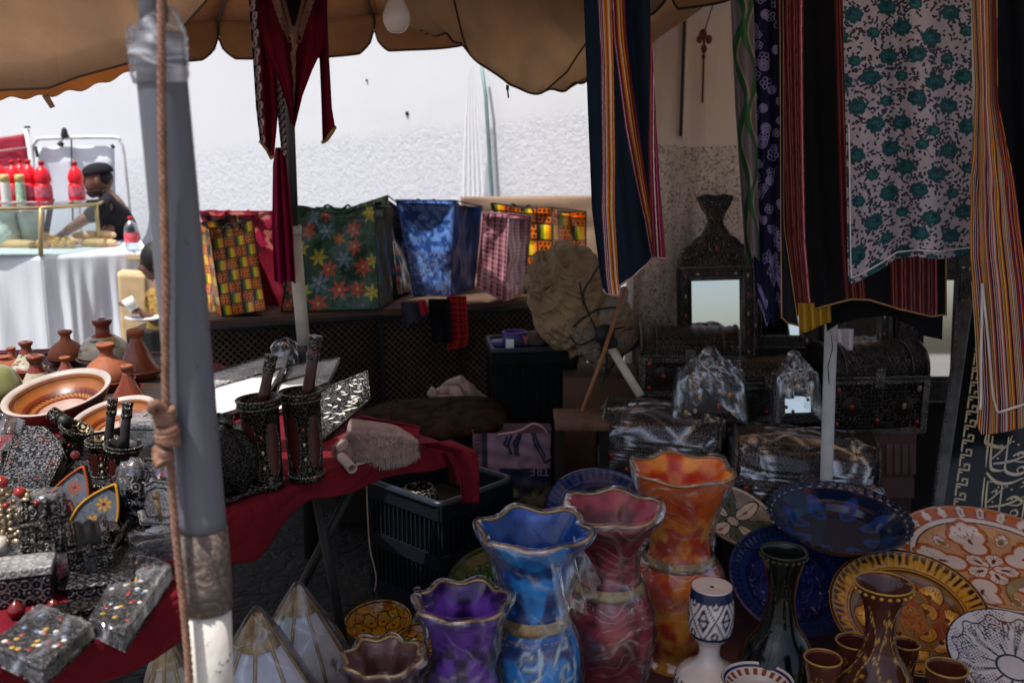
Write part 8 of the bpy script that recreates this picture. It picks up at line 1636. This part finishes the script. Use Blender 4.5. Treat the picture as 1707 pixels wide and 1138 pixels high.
        for q in ((.5, .28), (.5, .72)):
            for j in range(7): a = j * .9; fcx.ell(q[0] + .11 * math.cos(a), q[1] + .11 * math.sin(a), .06, .03, bc, a)
            fcx.ell(q[0], q[1], .04, .04, rgb(0x5a1c10))
        u, v = UV(30, 40); hx = np.interp(v, [0] + [z / H for _, z in hal], [W_] + [x for x, _ in hal]); X_ = (u - .5) * 2 * hx * .93; Z_ = v * H * .95 + .004
        m = MB(); m.add(np.stack([X_, 0 * X_ - .0015, Z_], -1), gridF(30, 34), col=fcx.at(np.stack([(.5 + X_ / (2 * W_)).ravel(), (Z_ / H).ravel()], -1))); m.build('painted_face', matC('painted_pottery', .3), r)
        m = MB(); m.tube([(x * .90, -.003, z * .93 + .006) for x, z in O], .0028, 6, close=True); m.build('coloured_border', mat('border_' + cc, bc, rough=.45), r)
    # wrapped silver pieces
    lump('film_wrapped_silverware', 'heap of silver pieces crumpled in clear film left of the grey pole', 242, 800, 46, 44, SILD, 7, .22, 'silverware', base=872); lump('film_crumple', 'crumpled clear film over the silver heap beside the pole', 240, 792, 52, 52, film('clear_film_crinkled', 1.5), 9, .25, 'film', base=868)
    panel('round white lace like fan standing beside the grey pole', 'lace_fan', [(228, 872), (300, 880), (296, 806), (232, 800)], [1.94, 1.86, 1.9, 1.98], SIL, [(.5, .55, .005, 0)], .008, cat='fan', out=[(.1, .0), (.9, .05), (1.1, .4), (1, .8), (.75, 1), (.4, 1.02), (.1, .85), (-.05, .45)])
    m = MB(); b = P(268, 868, 1.84); m.tube([b, b + [-.002, .0, .025], b + [-.006, .0, .045]], [.004, .0035, .006], 10); m.sph(b + [-.006, 0, .052], (.008, .008, .008), 10); tag(m.build('brass_key', GOLD, world=True), 'small dark brass key standing before the lace fan', 'key')
    lump('blue_tissue', 'pale blue tissue wrapped thing beside the rope and grey pole', 272, 888, 34, 14, mat('pale_blue_tissue', (.26, .33, .38), (.34, .40, .44), 12, .6, bump=.8, bs=25), 4, .15, 'tissue', base=905)
    # small domed chests and boxes
    def mini(label, px, py, zz, w_, d_, hb, hl, rz, mw, fl=None):
        b = on(px, py, ZT + zz); Y = float(b[1]); k = S(1, Y, py); return chest(label, (float(b[0]), Y, float(b[2])), w_ * k, d_ * k, hb * k, hl * k, rz, fl, group='small caskets on the red table', name='casket', mw=mw, gems=False)
    mini('small dark domed casket standing on the film wrapped box', 77, 908, .060, 74, 56, 50, 30, .45, SILD); mini('dark domed casket with yellow stone right of the wrapped box', 150, 950, .010, 66, 52, 50, 36, .5, mat('black_wood', (.012, .010, .010)))
    def bx(label, name, px, py, Y, w_, d_, h_, rz, m_, wrap=None, lidm=None):
        b = on(px, py, ZT + (Y or 0)); k = S(1, float(b[1]), py); r = thing(name, label, 'box', b, (0, 0, rz), 'metal boxes on the red table'); w_, d_, h_ = w_ * k, d_ * k, h_ * k; m = MB(); m.box((0, 0, h_ * .36), (w_, d_, h_ * .72)); m.build('body', m_, r, bev=.003); m = MB(); m.box((0, 0, h_ * .87), (w_ * 1.03, d_ * 1.03, h_ * .24)); m.build('lid', lidm or m_, r, bev=.003)
        if wrap:
            m = MB(); m.grid(lambda u, v: (np.sign(np.cos(u * 6.283)) * np.abs(np.cos(u * 6.283)) ** .25 * (w_ / 2 + .008) * np.minimum(1, (1 - v) * 5 + .0), np.sign(np.sin(u * 6.283)) * np.abs(np.sin(u * 6.283)) ** .25 * (d_ / 2 + .008) * np.minimum(1, (1 - v) * 5), np.minimum(v * 1.25, 1) * (h_ + .008) + .004 * ns(u * 4, v * 3, 1.4, 3)), 80, 40); m.build('film_wrap', wrap, r)
    bx('film wrapped silver box carrying the small domed casket', 'metal_box', 96, 962, 0, 128, 70, 46, .35, SILD, FILM2, SIL); bx('long silver topped box at the left edge', 'metal_box', 12, 1000, 0, 150, 64, 66, .30, SILD, None, SIL); bx('dark box lying low under the wrapped silver box', 'metal_box', 172, 990, 0, 100, 60, 34, .3, SILD)
    bx('small dark box lying behind the round lace fan and silver heap', 'metal_box', 300, 850, 0, 70, 50, 44, -.2, MW); bx('low dark box between the red baubles and the wrapped cases', 'metal_box', 140, 1026, 0, 90, 44, 22, .5, MW); bx('film wrapped silver box beside the rope under the pale blue tissue', 'metal_box', 262, 925, 0, 70, 44, 30, .4, SILD, FILM2); bx('dark flat box under the pointed arch plaques', 'metal_box', 132, 905, 0, 120, 90, 30, .5, MW); bx('film wrapped dark box behind the bead jewellery at the left edge', 'metal_box', 40, 890, 0, 110, 60, 60, .2, SILD, FILM2); bx('grey box tucked between the tilted mortar and the carved plaque', 'metal_box', 60, 780, 0, 90, 60, 44, .3, SILD); bx('film wrapped silver box behind the pair of dark pestles', 'metal_box', 262, 742, 0, 90, 56, 46, -.1, SIL, FILM2)
    gg = lambda sd, n: [(random.Random(sd + i).uniform(.1, .9), random.Random(sd * 3 + i).uniform(.1, .9), .0052, (i * 7 + sd) % 4) for i in range(n)]
    panel('larger inlaid flat case in tied clear film in front of the pole', 'inlaid_case', [(150, 1032), (206, 1058), (286, 944), (218, 912)], [0] * 4, SILD, gg(5, 30), .028, cat='case', grp='film wrapped inlaid cases', wrap=film('case_film', 1.3, .07, 14, scl=(1, .35, 1)))
    panel('smaller inlaid flat case in clear film at the bottom left corner', 'inlaid_case', [(-14, 1076), (70, 1116), (154, 1040), (66, 1008)], [0] * 4, SILD, gg(9, 26), .028, cat='case', grp='film wrapped inlaid cases', wrap=film('case_film', 1.3))
    for (x0, y0, x1, y1, Y, rr, lab) in ((175, 940, 216, 868, 1.82, .007, 'dark carved stick standing between the domed casket and the lace fan'), (238, 1018, 290, 945, 1.66, .007, 'black pen like stick leaning on the red cloth beside the pole')): m = MB(); m.tube([P(x0, y0, Y), P(x1, y1, Y + .08)], rr, 10); tag(m.build('carved_stick', metalwork('beaded_black', (.008, .007, .007), (.16, .14, .13)), world=True), lab, 'stick')
    # jewellery with red beads; red baubles
    m = MB(); rs = random.Random(4); r = thing('bead_jewellery', 'cluster of gold jewellery hung with red beads at the left edge', 'jewellery', P(25, 900, 1.76)); 
    for i in range(110): x, y = rs.uniform(-14, 46), rs.uniform(812, 905); m.sph(P(x, y, 1.76 + rs.uniform(-.05, .05)), (rs.uniform(.004, .009), .005, rs.uniform(.004, .008)), 8)
    m.build('gold_pieces', mat('pale_gold', (.50, .42, .28), (.14, .09, .05), 60, .3, .6), r, world=True); m = MB()
    for x, y, s_ in ((33, 820, .011), (3, 803, .012), (60, 838, .006), (10, 842, .006), (125, 758, .008)): m.sph(P(x, y, 1.72), (s_, s_, s_ * .9), 14)
    m.build('red_bead', REDG, r, world=True, split=True); m = MB(); m.tube([P(33, 814, 1.72), P(31, 795, 1.72)], .001, 4); m.tube([P(34, 828, 1.72), P(36, 850, 1.72)], .0015, 5); m.build('wire', GOLD, r, world=True)
    m = MB(); m.lathe([(0, 0), (.012, 0), (.012, .03), (0, .03)], 14); tag(m.build('candle_stub', mat('wax_white', (.62, .55, .48), rough=.4), loc=tuple(P(2, 922, 1.70))), 'white candle stub at the left edge below the bead jewellery', 'candle')
    for (x, y, s_, lab) in ((28, 1012, .015, 'red glazed bauble at the far left behind the small wrapped case'), (58, 1020, .014, 'red glazed bauble in the middle of the three'), (90, 1006, .013, 'red glazed bauble rightmost of the three behind the small wrapped case')):
        b = on(x, y + 16); m = MB(); m.lathe(smooth([(0, 0), (s_ * .7, s_ * .15), (s_, s_ * .9), (s_ * .6, s_ * 1.6), (0, s_ * 2.1)], 20), 20); tag(m.build('red_bauble', mat('red_glaze', (.14, .008, .010), (.08, .006, .006), 30, .2, coat=.5, bump=0), loc=tuple(b)), lab, 'bauble', 'red baubles')
table_goods()
